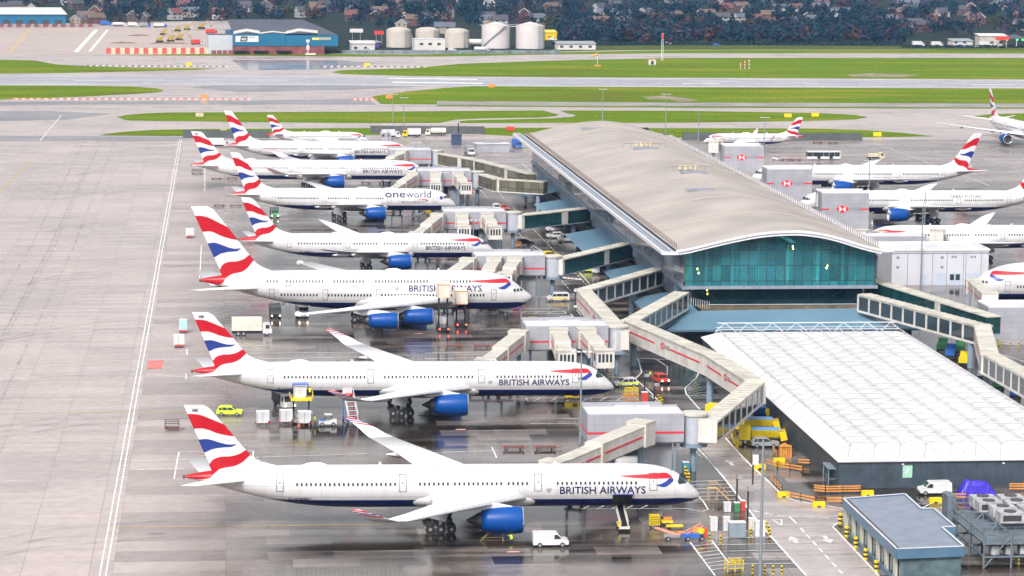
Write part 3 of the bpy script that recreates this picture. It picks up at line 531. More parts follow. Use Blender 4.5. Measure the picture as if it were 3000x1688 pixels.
def airliner(ty,X,Y,hd,side,label,group,titles=(),ribbon=True,reg=None,winglet=True,nowin=()):
    """X,Y: nose tip; hd: heading; side: -1 starboard faces the camera, +1 port"""
    T=TYPES[ty]; B=cached(('B',ty),lambda:Body(T)); s0=T['s0']; D=T['D']
    root=thing('airliner',label,'airliner',(X-math.cos(hd)*s0,Y-math.sin(hd)*s0,0),hd,group)
    fus=link('fuselage',cached(('f',ty),B.mesh),root); link('tail_fin',cached(('t',ty),B.fin),root)
    q=T['L']; apu=cached(('apu',ty),lambda:MB().use(DARKM).lathe([(B.hw(q)*1.02,0),(B.hw(q)*.8,-.3),(.05,-.3)],(s0-q,0,(B.top(q)+B.bot(q))/2),'X',12).mesh('apu'))
    link('tail_exhaust',apu,root)
    for mi in (1,-1):
        w=link('wing',cached(('w',ty,mi),lambda:loft(T['wing'],mi,(WINGM,LEM),s0)),root)
        if 'winglet' in T and winglet: link('winglet',cached(('wl',ty,mi),lambda:loft(T['winglet'],mi,(RWING,),s0,span_uv=True)),w)
        if 'fence' in T:
            fy,fs,fz=T['fence']
            link('wing_fence',cached(('fe',ty,mi),lambda:MB().use(WINGM).add([(s0-a,mi*(fy+o),z) for o in (-.05,.05) for a,z in ((fs+1.6,fz),(fs+3.1,fz+.55),(fs+3.6,fz+.55),(fs+3.9,fz),(fs+3.6,fz-.4),(fs+3.1,fz-.4))],[(0,1,2,3,4,5),(11,10,9,8,7,6)]+[(i,6+i,6+(i+1)%6,(i+1)%6) for i in range(6)]).mesh('fence')),w)
        link('tailplane',cached(('s',ty,mi),lambda:loft(T['stab'],mi,(WINGM,),s0)),root)
        for k,(ly,le,c,z,tc) in enumerate([T['wing'][i] for i in range(1,len(T['wing'])-1)]):
            if c<4.5 and ty!='2' or c<3: continue
            rr_=.42 if ty!='2' else .25
            link('flap_fairing',cached(('ff',ty,mi,k),lambda:MB().use(WINGM).lathe([(.02,1.2+c*.1),(rr_*.8,.6),(rr_,-.4),(rr_*.75,-1.6),(.03,-2.9)],(s0-(le+c*.82),mi*(ly+1.6),z-.35),'X',10).mesh('ff')),w)
        for (ly,sf,zc,r,ln) in T['eng']:
            ek=('e',ty,ly,mi)
            def nac():
                b=MB(); b.smooth=True; b.use(BLUE).lathe([(r*.93,-.18),(r*.975,-.5),(r,-1.1),(r,-2.4),(r*.96,-3.6),(r*.86,-ln*.85),(r*.76,-ln),(r*.70,-ln+.02),(r*.74,-ln*.8)],(s0-sf,mi*ly,zc),'X',28); return b.mesh('nacelle')
            e=link('engine',cached(ek+('n',),nac),root)
            def lip():
                b=MB(); b.smooth=True; b.use(LIP).lathe([(r*.932,-.2),(r*.90,-.05),(r*.86,0),(r*.82,-.08),(r*.79,-.3),(r*.79,-1.3)],(s0-sf,mi*ly,zc),'X',28); return b.mesh('lip')
            link('intake_lip',cached(ek+('l',),lip),e)
            link('fan',cached(ek+('fan',),lambda:MB().use(DARKM).lathe([(r*.8,-1.2),(r*.28,-1.15),(.02,-.6)],(s0-sf,mi*ly,zc),'X',20).mesh('fan')),e)
            link('exhaust_cone',cached(ek+('x',),lambda:MB().use(DARKM).lathe([(r*.62,-ln*.9),(r*.52,-ln-.5),(r*.36,-ln-.9),(r*.05,-ln-2.1)],(s0-sf,mi*ly,zc),'X',18).mesh('cone')),e)
            link('pylon',cached(ek+('p',),lambda:MB().use(WINGM).xprism([(s0-sf-1.0,zc+r*.93),(s0-sf-4.2,zc+r*1.28),(s0-sf-8.5,zc+r*1.18),(s0-sf-7.5,zc+r*.75),(s0-sf-ln*.9,zc+r*.62),(s0-sf-3,zc+r*.85)],mi*ly-.28,mi*ly+.28).mesh('pylon')),root)
        for (gs,gy,na) in T['mg']:
            wr=T['wr']; gk=('g',ty,gs,gy,mi)
            def leg():
                b=MB().use(GREYM); x=s0-gs; b.tube((x,mi*gy*.9,T['zb']+1.2),(x,mi*gy,wr),.22); b.tube((x+na*.75,mi*gy,wr),(x-na*.75,mi*gy,wr),.16); b.tube((x+1.6,mi*gy*.8,T['zb']+1.2),(x,mi*gy,wr+.9),.1)
                b.box((x-.3,mi*(gy+.75),T['zb']+.35),(2.6,.08,2.0),tilt=.25); return b.mesh('leg')
            g=link('main_gear',cached(gk,leg),root)
            wm=cached(('wheel',wr),lambda:MB().use(TYRE).lathe([(wr*.35,-.26),(wr*.55,-.24),(wr*.92,-.24),(wr,-.14),(wr,.14),(wr*.92,.24),(wr*.55,.24),(wr*.35,.26)],(0,0,0),'Y',18).use(GREYM).lathe([(.02,-.2),(wr*.5,-.2)],(0,0,0),'Y',12).lathe([(wr*.5,.2),(.02,.2)],(0,0,0),'Y',12).mesh('wheel'))
            for a in range(na):
                for o in (-.72,.72): link('wheel',wm,g,(s0-gs+(a-(na-1)/2)*1.5,mi*gy+o,wr))
    def ngear():
        b=MB().use(GREYM); x=s0-T['ng']; b.tube((x-.3,0,T['zb']+.6),(x,0,.5),.14); b.tube((x,-.5,.5),(x,.5,.5),.08); b.box((x+.5,.45,T['zb']-.25),(1.9,.05,.8)); b.box((x+.5,-.45,T['zb']-.25),(1.9,.05,.8)); return b.mesh('nose_gear')
    g=link('nose_gear',cached(('ng',ty),ngear),root); wm=cached(('nw',),lambda:MB().use(TYRE).lathe([(.2,-.18),(.45,-.18),(.5,-.1),(.5,.1),(.45,.18),(.2,.18)],(0,0,0),'Y',14).mesh('nosewheel'))
    for o in (-.36,.36): link('wheel',wm,g,(s0-T['ng'],o,.5))
    # belly fairing
    ws=T['wing'][0]; c0=ws[1]+ws[2]*.55; a=ws[2]*.95
    def fair():
        vs=[];fs=[];n=20;rows=16
        for j in range(rows+1):
            t=-1+2*j/rows; k=max(0,1-t*t)**.55
            for i in range(n):
                an=2*math.pi*i/n; vs.append((s0-(c0+t*a),(T['Wd']/2+.42)*k*math.sin(an),T['zb']+D*.27+(D*.27+.32)*k*math.cos(an)))
        for j in range(rows):
            for i in range(n): fs.append((j*n+i,j*n+(i+1)%n,(j+1)*n+(i+1)%n,(j+1)*n+i))
        b=MB(); b.smooth=True; b.use(WINGM); b.add(vs,fs); return b.mesh('fairing')
    link('belly_fairing',cached(('bf',ty),fair),root)
    rz=c0+2
    link('satcom_dome',cached(('dome',ty),lambda:MB().use(WINGM).lathe([(.02,1.9),(.35,1.6),(.62,.8),(.68,0),(.55,-1.2),(.02,-2.4)],(s0-(T['L']-18.5 if ty in 'A' else T['L']*.42),0,B.top(T['L']*.5)-.25),'X',12).mesh('dome')),root)
    for dx in (.28,.62): link('antenna',cached(('an',ty,dx),lambda:MB().use(WINGM).xprism([(s0-T['L']*dx,B.top(T['L']*.5)-.05),(s0-T['L']*dx-.5,B.top(T['L']*.5)-.05),(s0-T['L']*dx-.5,B.top(T['L']*.5)+.4),(s0-T['L']*dx-.25,B.top(T['L']*.5)+.4)],-.04,.04).mesh('antenna')),root)
    # doors and windows on the flank that shows
    for k,(ds,dw) in enumerate(T['doors']):
        z0=T['wz']-1.12 if ty!='2' else T['wz']-.85; h=2.4 if ty!='2' else 1.75
        link('cabin_door',cached(('d',ty,k,side),lambda:B.decal('door',rr(ds-dw/2,ds+dw/2,z0,z0+h)+[[(ds-.09,T['wz']+.05),(ds+.09,T['wz']+.05),(ds+.09,T['wz']+.3),(ds-.09,T['wz']+.3)]],LINE,side,.02)),root)
    if ty=='0':
        for k,ds in enumerate((21.5,38,52)): link('cabin_door',cached(('d2',ty,k,side),lambda:B.decal('door',rr(ds-.55,ds+.55,7.75,9.85),LINE,side,.02)),root)
    rows=[(T['win'],T['wz'])]+([(T['win2'],T['wz2'])] if 'win2' in T else [])
    w2,h2=T['ww'][0]/2,T['ww'][1]/2
    oct_=lambda c,z:[[(c-w2,z-h2*.5),(c-w2*.6,z-h2),(c+w2*.6,z-h2),(c+w2,z-h2*.5),(c+w2,z+h2*.5),(c+w2*.6,z+h2),(c-w2*.6,z+h2),(c-w2,z+h2*.5)]]
    lo,hi=2.0*D,T['L']-3.6*D
    for ri,(rows_,z) in enumerate(rows):
        cm=cached(('wm',ty,ri,side),lambda:B.decal('window',oct_(s0,z),WIND,side,.012,(9,9)))
        for st,nw in rows_:
            for i in range(nw):
                c=st+i*T['wp']
                if any(a_<c<b_ for a_,b_ in nowin): continue
                if lo<c<hi: link('cabin_window',cm,root,(s0-c,0,0))
                else: link('cabin_window',cached(('wq',ty,ri,side,round(c,2)),lambda:B.decal('window',oct_(c,z),WIND,side,.012,(9,9))),root)
    # flight-deck glazing
    k=D/6.1
    if ty=='0': pan=[[(2.75+a,6.5),(3.35+a,6.45),(3.5+a,7.0),(3.05+a,7.1)] for a in (-.75,0,.72)]
    elif ty=='A': pan=[[(3.5,6.45),(3.1,7.12),(2.45,7.1),(1.75,6.32),(2.2,6.12),(3.25,6.1)]]
    else:
        zb=T['zb']; pan=[[(1.75*k,zb+3.55*k),(2.35*k,zb+3.5*k),(2.75*k,zb+4.2*k),(2.35*k,zb+4.3*k)],[(2.42*k,zb+3.5*k),(3.0*k,zb+3.5*k),(3.2*k,zb+4.15*k),(2.82*k,zb+4.22*k)],[(3.07*k,zb+3.5*k),(3.55*k,zb+3.55*k),(3.6*k,zb+4.05*k),(3.27*k,zb+4.13*k)]]
    for sd in (side,-side):
        for i,p in enumerate(pan): link('windscreen',cached(('cw',ty,i,sd),lambda:B.decal('ws',[p],GLASSD,sd,.02,(.2,.2))),root)
    if ribbon:
        if ty=='0': f=lambda s,z:(s*1.18-.2,(z-7.2)*1.15+8.6)
        else: f=lambda s,z:(4.5*(D/6.1)+(s-4.5)*(1.0 if ty!='2' else .62)-(.6 if ty in '873' else 0),T['zb']+(z-2.65)*D/6.1)
        red=[[(12.2,7.44),(9.5,7.58),(6.9,7.68),(5.6,7.7),(4.9,7.62),(4.4,7.25),(4.12,6.87),(4.5,7.0),(5.24,7.0),(7.0,7.0),(10.0,7.16)]]
        blu=[[(4.12,6.86),(4.12,6.58),(4.6,6.26),(5.2,5.88),(5.75,5.85),(6.75,6.14),(5.84,6.36),(5.2,6.66),(4.8,6.96),(4.5,6.98)]]
        link('ribbon_emblem',cached(('rb',ty,side),lambda:B.decal('ribbon',[[f(*p) for p in q] for q in red],RED,side,.03,(.2,.4))),root)
        link('ribbon_emblem',cached(('rl',ty,side),lambda:B.decal('ribbon',[[f(*p) for p in q] for q in blu],RIBB,side,.03,(.2,.4))),root)
    for (txt,sa,sb,za,zb_,m,bold) in titles:
        ua,ub=(sa,sb) if side<0 else (min(sa,sb),max(sa,sb))
        if side<0: ua,ub=max(sa,sb),min(sa,sb)
        link('lettering',cached(('tx',ty,txt,side,ua),lambda:B.decal('lettering',textbm(txt,ua,ub,za,zb_,bold=bold),m,side,.035,(.25,1.2))),root)
    if reg and ty=='A':
        lr,tr,zr,lt,tt,zt=T['fin']; sign('lettering',reg[-3:],LBLUE,(s0-tt+1.15,-.17,zt-.95),(1,0,0),(0,0,1),.95,.42,root,.03,.03)
    if reg:
        r0=T['L']-16.3; a_,b_=(r0+1.6,r0-1.6) if side<0 else (r0-1.6,r0+1.6)
        link('registration',B.decal('reg',textbm(reg,a_,b_,T['wz']-2.45,T['wz']-1.95,bold=.02),LBLUE,side,.03,(.3,1)),root)
    return root
HD=R(-1.83); LG='airliners nose-in on the left row'; RG='airliners nose-in on the right row'
BA=lambda ty,a,c,z0,z1,b=.016:[('BRITISH AIRWAYS',a,c,z0,z1,LBLUE,b)]
airliner('A',68.0,378.8,HD,-1,'nearest white airliner, belt loader at its open front hold, union flag tail',LG,BA('A',20.5,8.2,4.95,6.05)+[('*',22.5,21.6,5.2,5.95,GREYT,.02)],reg='G-XWBC')
airliner('A',68.2,467.3,HD,-1,'second nearest white airliner, cargo loader raised at its rear hold',LG,BA('A',20.5,8.2,4.95,6.05)+[('*',22.5,21.6,5.2,5.95,GREYT,.02)],reg='G-XWBD')
airliner('0',65.5,572.5,HD,-1,'double deck four engined white airliner with two catering trucks alongside',LG,BA('0',26.5,11.0,6.65,8.0,.012)+[('*',29.6,28.4,6.9,7.8,GREYT,.02)],reg='G-XLEI')
airliner('8',65.9,657.5,HD,-1,'white twin engined airliner parked just beyond the double decker',LG,BA('8',17.0,7.3,4.7,5.7),reg='G-ZBKC',winglet=False)
airliner('7',65.3,762.6,HD,-1,'white airliner with blue lettering and a round blue dot by its nose',LG,[('one',20.2,14.4,6.3,7.6,LBLUE,.02),('world',14.25,7.2,6.3,8.0,LBLUE,.006),('BRITISH AIRWAYS',15.6,9.2,4.75,5.25,LBLUE,0)],ribbon=False,reg='G-YMML',nowin=[(7,20.6)])
airliner('A',63.7,846.5,HD,-1,'white airliner with striped winglets, fifth stand beyond the nearest one',LG,BA('A',20.5,8.2,4.95,6.05),reg='G-XWBE')
airliner('7',63.6,918.5,HD,-1,'white airliner nose behind grey boarding box near the grass',LG,BA('7',19.5,9.0,4.6,5.6),reg='G-YMMC')
airliner('2',52.5,987.5,HD,-1,'short white airliner beside the grass on the left, farthest of its row',LG,BA('2',10.5,5.2,3.25,3.8,0),winglet=False)
airliner('2',175.5,984,R(178.5),1,'short white airliner with upturned wing tips beyond the roof',RG,BA('2',5.6,12.5,3.25,3.85,0))
airliner('3',163,832,R(179.3),1,'white airliner parked in front of the airport bus',RG,())
airliner('3',161.8,756,R(179.3),1,'white airliner with grey lettering on its rear flank',RG,[('GREAT FUTURE"',44.0,53.5,6.75,7.55,mat('slate_lettering',(.07,.075,.10),.5,noise=0),.012)],ribbon=False)
airliner('8',161.2,673,R(179.3),1,'white airliner with red ribbon behind the white service building',RG,(),winglet=False)
airliner('0',163.5,582,R(179.3),1,'double deck airliner nose at the right edge with ribbon emblem',RG,())
airliner('3',305.2,972,R(-86),-1,'white airliner taxiing toward the apron at the far right',None,())
dot=[o for o in COL.objects if 'round blue dot' in o.get('label','')][0]; B7=CACHE[('B','7')]
link('round_emblem',B7.decal('dot',[[(4.3+.5*math.cos(a*.5236),6.15+.5*math.sin(a*.5236)) for a in range(12)]],RIBB,-1,.03,(.25,.25)),dot)
link('ribbon_emblem',B7.decal('rb',[[(12.0,5.62),(9.2,5.85),(8.2,5.75),(7.9,5.5),(8.6,5.62),(9.6,5.6)]],RED,-1,.035,(.3,.9)),dot); link('ribbon_emblem',B7.decal('rb',[[(7.9,5.5),(8.1,5.3),(9.3,5.15),(8.6,5.45)]],RIBB,-1,.035,(.3,.9)),dot)
# ------------------------------------------------------------------ terminal
ROOFM=mat('roof_membrane',(.36,.315,.285),.55,noise=.13,scale=.07); TRIM=mat('white_trim',(.62,.61,.63),.4,noise=.04); GUT=mat('gutter_grey',(.22,.25,.30),.4,noise=.1)
RAILM=mat('railing_brown',(.16,.12,.11),.6,noise=0); CANM=mat('canopy_blue_grey',(.13,.24,.33),.3,noise=.08,scale=.1); PLAN=mat('terrace_brown',(.13,.10,.06),.8,noise=.25,scale=.4)
INT=mat('interior_grey',(.28,.38,.40),.6,noise=.3,scale=.15); COLM=mat('interior_column',(.5,.6,.6),.5,noise=0); LAMP=mat('lamp_glow',(1,.22,.05),.5,emit=26)
def glassmat(name,tint,mixt,w,h,refl=.25,rough=.06,bar=(.02,.05,.06),mort=.08):
    m=bpy.data.materials.new(name); m.use_nodes=True; n=m.node_tree; L=n.links.new; b=n.nodes['Principled BSDF']; out=n.nodes['Material Output']
    uv=N(n,'ShaderNodeUVMap',uv_map='panes'); br=N(n,'ShaderNodeTexBrick'); br.offset=0; br.inputs['Scale'].default_value=1; br.inputs['Brick Width'].default_value=w; br.inputs['Row Height'].default_value=h; br.inputs['Mortar Size'].default_value=mort; br.inputs['Bias'].default_value=0
    br.inputs['Color1'].default_value=(*tint,1); br.inputs['Color2'].default_value=(*[c*.5 for c in tint],1); br.inputs['Mortar'].default_value=(*bar,1)
    L(uv.outputs[0],br.inputs['Vector']); L(br.outputs[0],b.inputs['Base Color']); b.inputs['Roughness'].default_value=rough; b.inputs['Specular IOR Level'].default_value=refl*2
    tr=N(n,'ShaderNodeBsdfTransparent'); tr.inputs[0].default_value=(*[min(1,c*3.2) for c in tint],1)
    mx=N(n,'ShaderNodeMixShader'); mm=N(n,'ShaderNodeMath',operation='MULTIPLY_ADD'); mm.inputs[1].default_value=mixt; mm.inputs[2].default_value=1-mixt; L(br.outputs['Fac'],mm.inputs[0]); L(mm.outputs[0],mx.inputs[0]); L(tr.outputs[0],mx.inputs[1]); L(b.outputs[0],mx.inputs[2]); L(mx.outputs[0],out.inputs[0]); MATS[name]=m; return m
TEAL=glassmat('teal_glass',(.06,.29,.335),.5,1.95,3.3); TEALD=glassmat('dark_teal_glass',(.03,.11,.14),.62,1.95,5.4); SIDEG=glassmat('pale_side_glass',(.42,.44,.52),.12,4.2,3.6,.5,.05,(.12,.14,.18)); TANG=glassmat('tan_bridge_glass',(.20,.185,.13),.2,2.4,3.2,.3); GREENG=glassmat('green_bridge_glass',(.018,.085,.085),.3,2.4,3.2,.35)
def wall_uv(me):
    """pane coordinates in metres: along the wall, up"""
    uv=me.uv_layers.new(name='panes')
    for p in me.polygons:
        nn=p.normal; 
        for li in p.loop_indices:
            c=me.vertices[me.loops[li].vertex_index].co
            if abs(nn.z)>.7: uv.data[li].uv=(c.x,c.y)
            else:
                d=Vector((-nn.y,nn.x,0)).normalized(); uv.data[li].uv=(c.x*d.x+c.y*d.y,c.z)
    return me
RP=pchip([(0,17),(.05,17.3),(.115,17.95),(.21,18.95),(.31,19.9),(.40,20.6),(.5,21.0),(.577,21.1),(.69,20.6),(.79,19.6),(.885,18.3),(.95,17.55),(1,17.1)])
TXL,TXR,TY0,TY1=94.0,138.0,557.0,848.0
roofz=lambda x:RP((x-TXL)/(TXR-TXL))
term=thing('terminal_building','long terminal with curved beige roof and teal glass end wall','terminal',(116,700,0))
def TP(b,name,parent=term):
    me=b.mesh(name); me.transform(Matrix.Translation((-116,-700,0))); return link(name,me,parent)
b=MB(); b.smooth=True; b.use(ROOFM); n=40; xs=[TXL+(TXR-TXL)*i/n for i in range(n+1)]; ys=[TY0+(TY1-TY0)*j/6 for j in range(7)]
b.add([(x,y,roofz(x)) for y in ys for x in xs],[(j*(n+1)+i,j*(n+1)+i+1,(j+1)*(n+1)+i+1,(j+1)*(n+1)+i) for j in range(6) for i in range(n)])
b.smooth=False; b.use(TRIM)
for o,h0,h1,yy in ((0,.0,-.55,TY0),(0,-.55,-.8,TY0+.25),(0,-.8,-1.1,TY0)):
    vs=[(x,yy,roofz(x)+h0) for x in xs]+[(x,yy,roofz(x)+h1) for x in xs]; b.add(vs,[(n+1+i,n+2+i,i+1,i) for i in range(n)])
vs=[(x,TY0,roofz(x)-1.1) for x in xs]+[(x,TY1,roofz(x)-1.1) for x in xs]; b.use(GUT).add(vs,[(i,n+1+i,n+2+i,i+1) for i in range(n)])
vs=[(x,TY1,roofz(x)) for x in xs]+[(x,TY1,roofz(x)-1.1) for x in xs]; b.add(vs,[(i,i+1,n+2+i,n+1+i) for i in range(n)])
roof=TP(b,'roof')
# seams and raised hatches on the roof
for y in (590,624,668,716,770,812):
    b=MB().use(mat('seam',(.30,.25,.23),.6,noise=0))
    for i in range(n):
        if 1<=i<39: b.tube((xs[i],y,roofz(xs[i])+.05),(xs[i+1],y,roofz(xs[i+1])+.05),.24,n=5)
    TP(b,'roof_seam',roof)
for x,y,rz in ((119,680,.1),(117,748,.1),(112,822,.1),(113.5,640,.1)):
    b=MB().use(GUT).box((x,y,roofz(x)+.25),(7,.9,.5)); TP(b,'roof_vent',roof)
CREAM=mat('cream_equipment',(.52,.45,.32),.6,noise=.15,scale=1)
for x,y in ((117.5,754),(118.5,686)):
    b=MB().use(CREAM); 
    for k in range(4): b.box((x-2+k*1.3,y+1,roofz(x)+.7),(.8,1.2,.9+.3*(k%2)))
    b.use(RAILM)
    for k in range(7):
        b.tube((x-6+k*2,y-1.5,roofz(x)),(x-6+k*2,y-1.5,roofz(x)+1.2),.05,n=5)
    b.tube((x-6,y-1.5,roofz(x)+1.2),(x+6,y-1.5,roofz(x)+1.2),.05,n=5); TP(b,'roof_plant',roof)
b=MB().use(TRIM).b2((90.9,TY0-.3,16.05),(91.35,TY1+2,16.75)); b.use(GUT).add([(91.35,TY0,16.35),(TXL-.02,TY0,16.6),(TXL-.02,TY1,16.6),(91.35,TY1,16.35)],[(0,1,2,3)])
b.use(TRIM).b2((93.0,TY0,16.66),(93.25,TY1,16.8))
for k in range(12): b.box((92.5,TY0+3+k*25.5,16.3),(3,.2,.3))
b.b2((91,TY0-.35,16.0),(TXL+.4,TY0-.05,16.7)); TP(b,'eave_louvre')
b=MB().use(TRIM).b2((TXR,TY0,16.4),(TXR+2.6,TY1,16.62)); b.b2((TXR+2.4,TY0,16.3),(TXR+2.7,TY1,16.8)); TP(b,'eave_louvre')
for x0 in (TXL+.35,TXR-.5):
    b=MB().use(RAILM); z=roofz(x0); k=0
    while TY0+2+k*2.1<TY1:
        y=TY0+2+k*2.1; b.tube((x0,y,z-.1),(x0,y,z+1.15),.07,n=4); k+=1
    b.tube((x0,TY0+2,z+1.1),(x0,TY1,z+1.1),.045,n=4); b.tube((x0,TY0+2,z+.6),(x0,TY1,z+.6),.035,n=4); TP(b,'roof_railing',roof)
# end wall: upper glazing under the wave, set-back lower glazing
b=MB().use(TEAL); m_=[96.6+(137.4-96.6)*i/30 for i in range(31)]
b.add([(x,560.5,8.9) for x in m_]+[(x,560.5,roofz(x)-1.0) for x in m_],[(i,i+1,32+i,31+i) for i in range(30)]); o=TP(b,'end_glazing'); wall_uv(o.data)
b=MB().use(GUT).b2((96.3,560.2,8.2),(137.7,562.6,8.9)); TP(b,'floor_edge')
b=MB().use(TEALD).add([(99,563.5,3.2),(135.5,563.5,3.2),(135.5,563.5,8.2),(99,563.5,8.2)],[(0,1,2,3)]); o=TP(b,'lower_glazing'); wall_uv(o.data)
b=MB().use(INT).b2((96.8,575,2.5),(137.2,576,16.0)); b.b2((96.8,562.6,8.3),(137.2,590,8.8)); b.b2((99.2,570,3),(135.2,570.4,8.2)); b.use(COLM)
for x in (102,107.5,113,119.5,126,131.5): b.tube((x,565,8.9),(x,565,17),.35,n=10)
b.use(mat('interior_dark',(.02,.05,.06),.6,noise=0)).box((127.5,570,13),(13,.5,1.4),tilt=.62); b.box((124,571,17.6),(10,.5,1.6),tilt=.3); b.use(mat('interior_light',(.45,.70,.62),.6,noise=.2,scale=.5)).b2((97,566,9),(99,567,15)).b2((106,573,9),(109,574.9,13.5)).b2((130,572,9),(132.5,574.9,14)).b2((134.5,566,9),(135,567,13)); b.use(mat('interior_painted_glow',(.42,.30,.06),.6,noise=.4,scale=.8)).b2((126,573,13.5),(131,574.9,16.6)).b2((119,572,9),(123,574.9,10.2)); b.use(mat('interior_blue',(.12,.42,.62),.5,noise=.4,scale=.6)).b2((109.5,572,9),(119,574.9,12.5)).b2((111,569.5,10.5),(117,570,11.2)); b.use(mat('interior_dark',(.02,.05,.06),.6,noise=0)).b2((120,571,9),(129.5,574.9,11)); b.use(COLM).box((131,566,6.6),(3.4,.25,.3),tilt=-.5); b.box((103.6,566,5.8),(3.0,.25,.3),tilt=.7); TP(b,'interior')  # added back panels; the warm ones carry a lit glow in their colour
for x,z in ((99.5,12.3),(99.8,11.4),(119.9,17.0),(120,16.5),(127.3,12.4),(127.5,12.9),(102.2,7.3),(102.3,6.5)):
    TP(MB().use(LAMP).lathe([(.02,-.28),(.22,0),(.02,.28)],(x,562.2 if z>9 else 565.2,z),'Z',8),'interior_lamp')
# long flanks
for x,sg in ((96.3,-1),(137.7,1)):
    b=MB().use(SIDEG); q=[(x,560.6,8.9),(x,TY1-3,8.9),(x,TY1-3,16.4),(x,560.6,16.4)]; b.add(q if sg>0 else q[::-1],[(0,1,2,3)]); o=TP(b,'side_glazing'); wall_uv(o.data)
    b=MB().use(GUT).b2((x-.3,560,8.2),(x+.3,TY1-3,8.9)); TP(b,'floor_edge')
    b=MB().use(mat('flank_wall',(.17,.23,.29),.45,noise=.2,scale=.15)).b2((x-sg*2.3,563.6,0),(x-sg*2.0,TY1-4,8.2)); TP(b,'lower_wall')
b=MB().use(SIDEG).b2((96.3,TY1-3,0),(137.7,TY1-2.7,16.4)); o=TP(b,'far_end_wall'); wall_uv(o.data)
# ground-floor canopy running round the building
b=MB().use(CANM); yin,yout=556.0,536.5
b.add([(88.8,yout,3.3),(144.5,yout,3.3),(134.5,yin,4.7),(97.5,yin-3,4.7)],[(0,1,2,3)])
for y0,y1 in ((557,583),(596,628),(641,700),(718,772),(790,836)): b.add([(88.3,y0-(20 if y0==557 else 0),3.3),(98.2,y0-(4 if y0==557 else 0),4.75),(98.2,y1,4.75),(88.3,y1-2,3.3)],[(0,1,2,3)])
b.add([(144.5,yout,3.3),(145.5,600,3.3),(136.2,600,4.75),(134.5,yin,4.7)],[(0,1,2,3)])
b.use(mat('canopy_edge',(.07,.13,.19),.4,noise=0)); b.b2((88.7,yout-.12,2.9),(144.6,yout,3.32)); b.b2((88.1,558,2.9),(88.3,583,3.32)); b.b2((144.5,537,2.9),(144.7,600,3.3)); TP(b,'canopy')
b=MB().use(PLAN).b2((99.5,556.2,4.2),(136,563.3,4.55)); b.b2((101,555.4,4.4),(134,556.3,5.5)); b.use(RAILM).b2((101,555.3,5.5),(134,555.4,5.62)); b.use(TRIM).b2((100.8,555.2,5.62),(134.2,555.3,5.7))
for k in range(9): b.tube((98.2+k*.35,561.5-k*.75,4.6),(98.2+k*.35,561.5-k*.75,6.3),.05,n=4)
TP(b,'terrace')
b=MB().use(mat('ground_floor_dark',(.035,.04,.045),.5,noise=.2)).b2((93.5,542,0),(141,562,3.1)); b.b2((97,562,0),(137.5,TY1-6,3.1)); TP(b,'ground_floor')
# ------------------------------------------------------------------ boarding boxes
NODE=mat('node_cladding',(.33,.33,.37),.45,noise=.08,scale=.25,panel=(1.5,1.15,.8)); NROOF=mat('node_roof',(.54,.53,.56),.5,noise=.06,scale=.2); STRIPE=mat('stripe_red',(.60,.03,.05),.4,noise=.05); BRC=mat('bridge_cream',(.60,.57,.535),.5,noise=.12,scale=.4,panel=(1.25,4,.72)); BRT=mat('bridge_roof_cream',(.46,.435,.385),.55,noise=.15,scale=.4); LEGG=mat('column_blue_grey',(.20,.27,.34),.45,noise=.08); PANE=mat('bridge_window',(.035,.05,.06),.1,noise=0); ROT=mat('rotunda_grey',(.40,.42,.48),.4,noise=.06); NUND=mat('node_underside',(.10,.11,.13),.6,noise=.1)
def node_box(x0,x1,y,label,z0=5.2,z1=9.7,stripe=1,rot=True):
    cx=(x0+x1)/2; t=thing('boarding_box',label,'boarding node',(cx,y+4,0),0,'grey boarding boxes on the left stands'); w=x1-x0
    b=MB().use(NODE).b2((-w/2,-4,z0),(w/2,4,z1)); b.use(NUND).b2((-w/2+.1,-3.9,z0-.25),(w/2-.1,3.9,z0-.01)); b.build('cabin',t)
    r=MB().use(NROOF).b2((-w/2+.15,-3.85,z1),(w/2-.15,3.4,z1+.06)).use(NODE).b2((-w/2,3.4,z1),(w/2-2.5,4,z1+.5)).b2((-w/2,2.4,z1+.06),(-w/2+5,3.39,z1+.45)).b2((w/2-4.5,1.6,z1+.06),(w/2-.2,2.0,z1+.35)); r.build('roof',t)
    if stripe: MB().use(STRIPE).b2((-w/2-.03,-4.03,z0+1.35),(w/2+.03,-4,z0+1.68)).b2((-w/2-.03,-4,z0+1.35),(-w/2,4,z0+1.68)).build('stripe',t)
    b=MB().use(mat('node_leg_wall',(.30,.31,.34),.6,noise=.1)).b2((1.2,-2.5,0),(6,3,z0-.25)); b.use(mat('hatch_dark',(.06,.06,.08),.5,noise=0)).b2((-3,-1,0),(1.2,2.5,z0-.25)); b.use(TRIM).b2((-2.8,-2.7,.2),(1.0,-1.01,2.5)); b.build('support',t)
    for dx in (-w/2+1,w/2-1.2): MB().use(LEGG).tube((dx,-3,0),(dx,-3,z0-.2),.25,n=10).build('leg',t)
    if rot:
        b=MB(); b.smooth=True; b.use(ROT).lathe([(2.05,z0-.5),(2.05,z1-.6)],(w/2+2.0,-1.5,0),'Z',22); b.smooth=False; b.use(BRT).lathe([(2.25,z1-.6),(2.25,z1-.3),(.02,z1-.15)],(w/2+2,-1.5,0),'Z',22); b.use(LEGG).lathe([(.02,z0-1.1),(2.2,z0-1.1),(2.2,z0-.5)],(w/2+2,-1.5,0),'Z',22)
        b.tube((w/2+2,-1.5,0),(w/2+2,-1.5,z0-1),.5,n=12); b.build('rotunda',t)
    return t
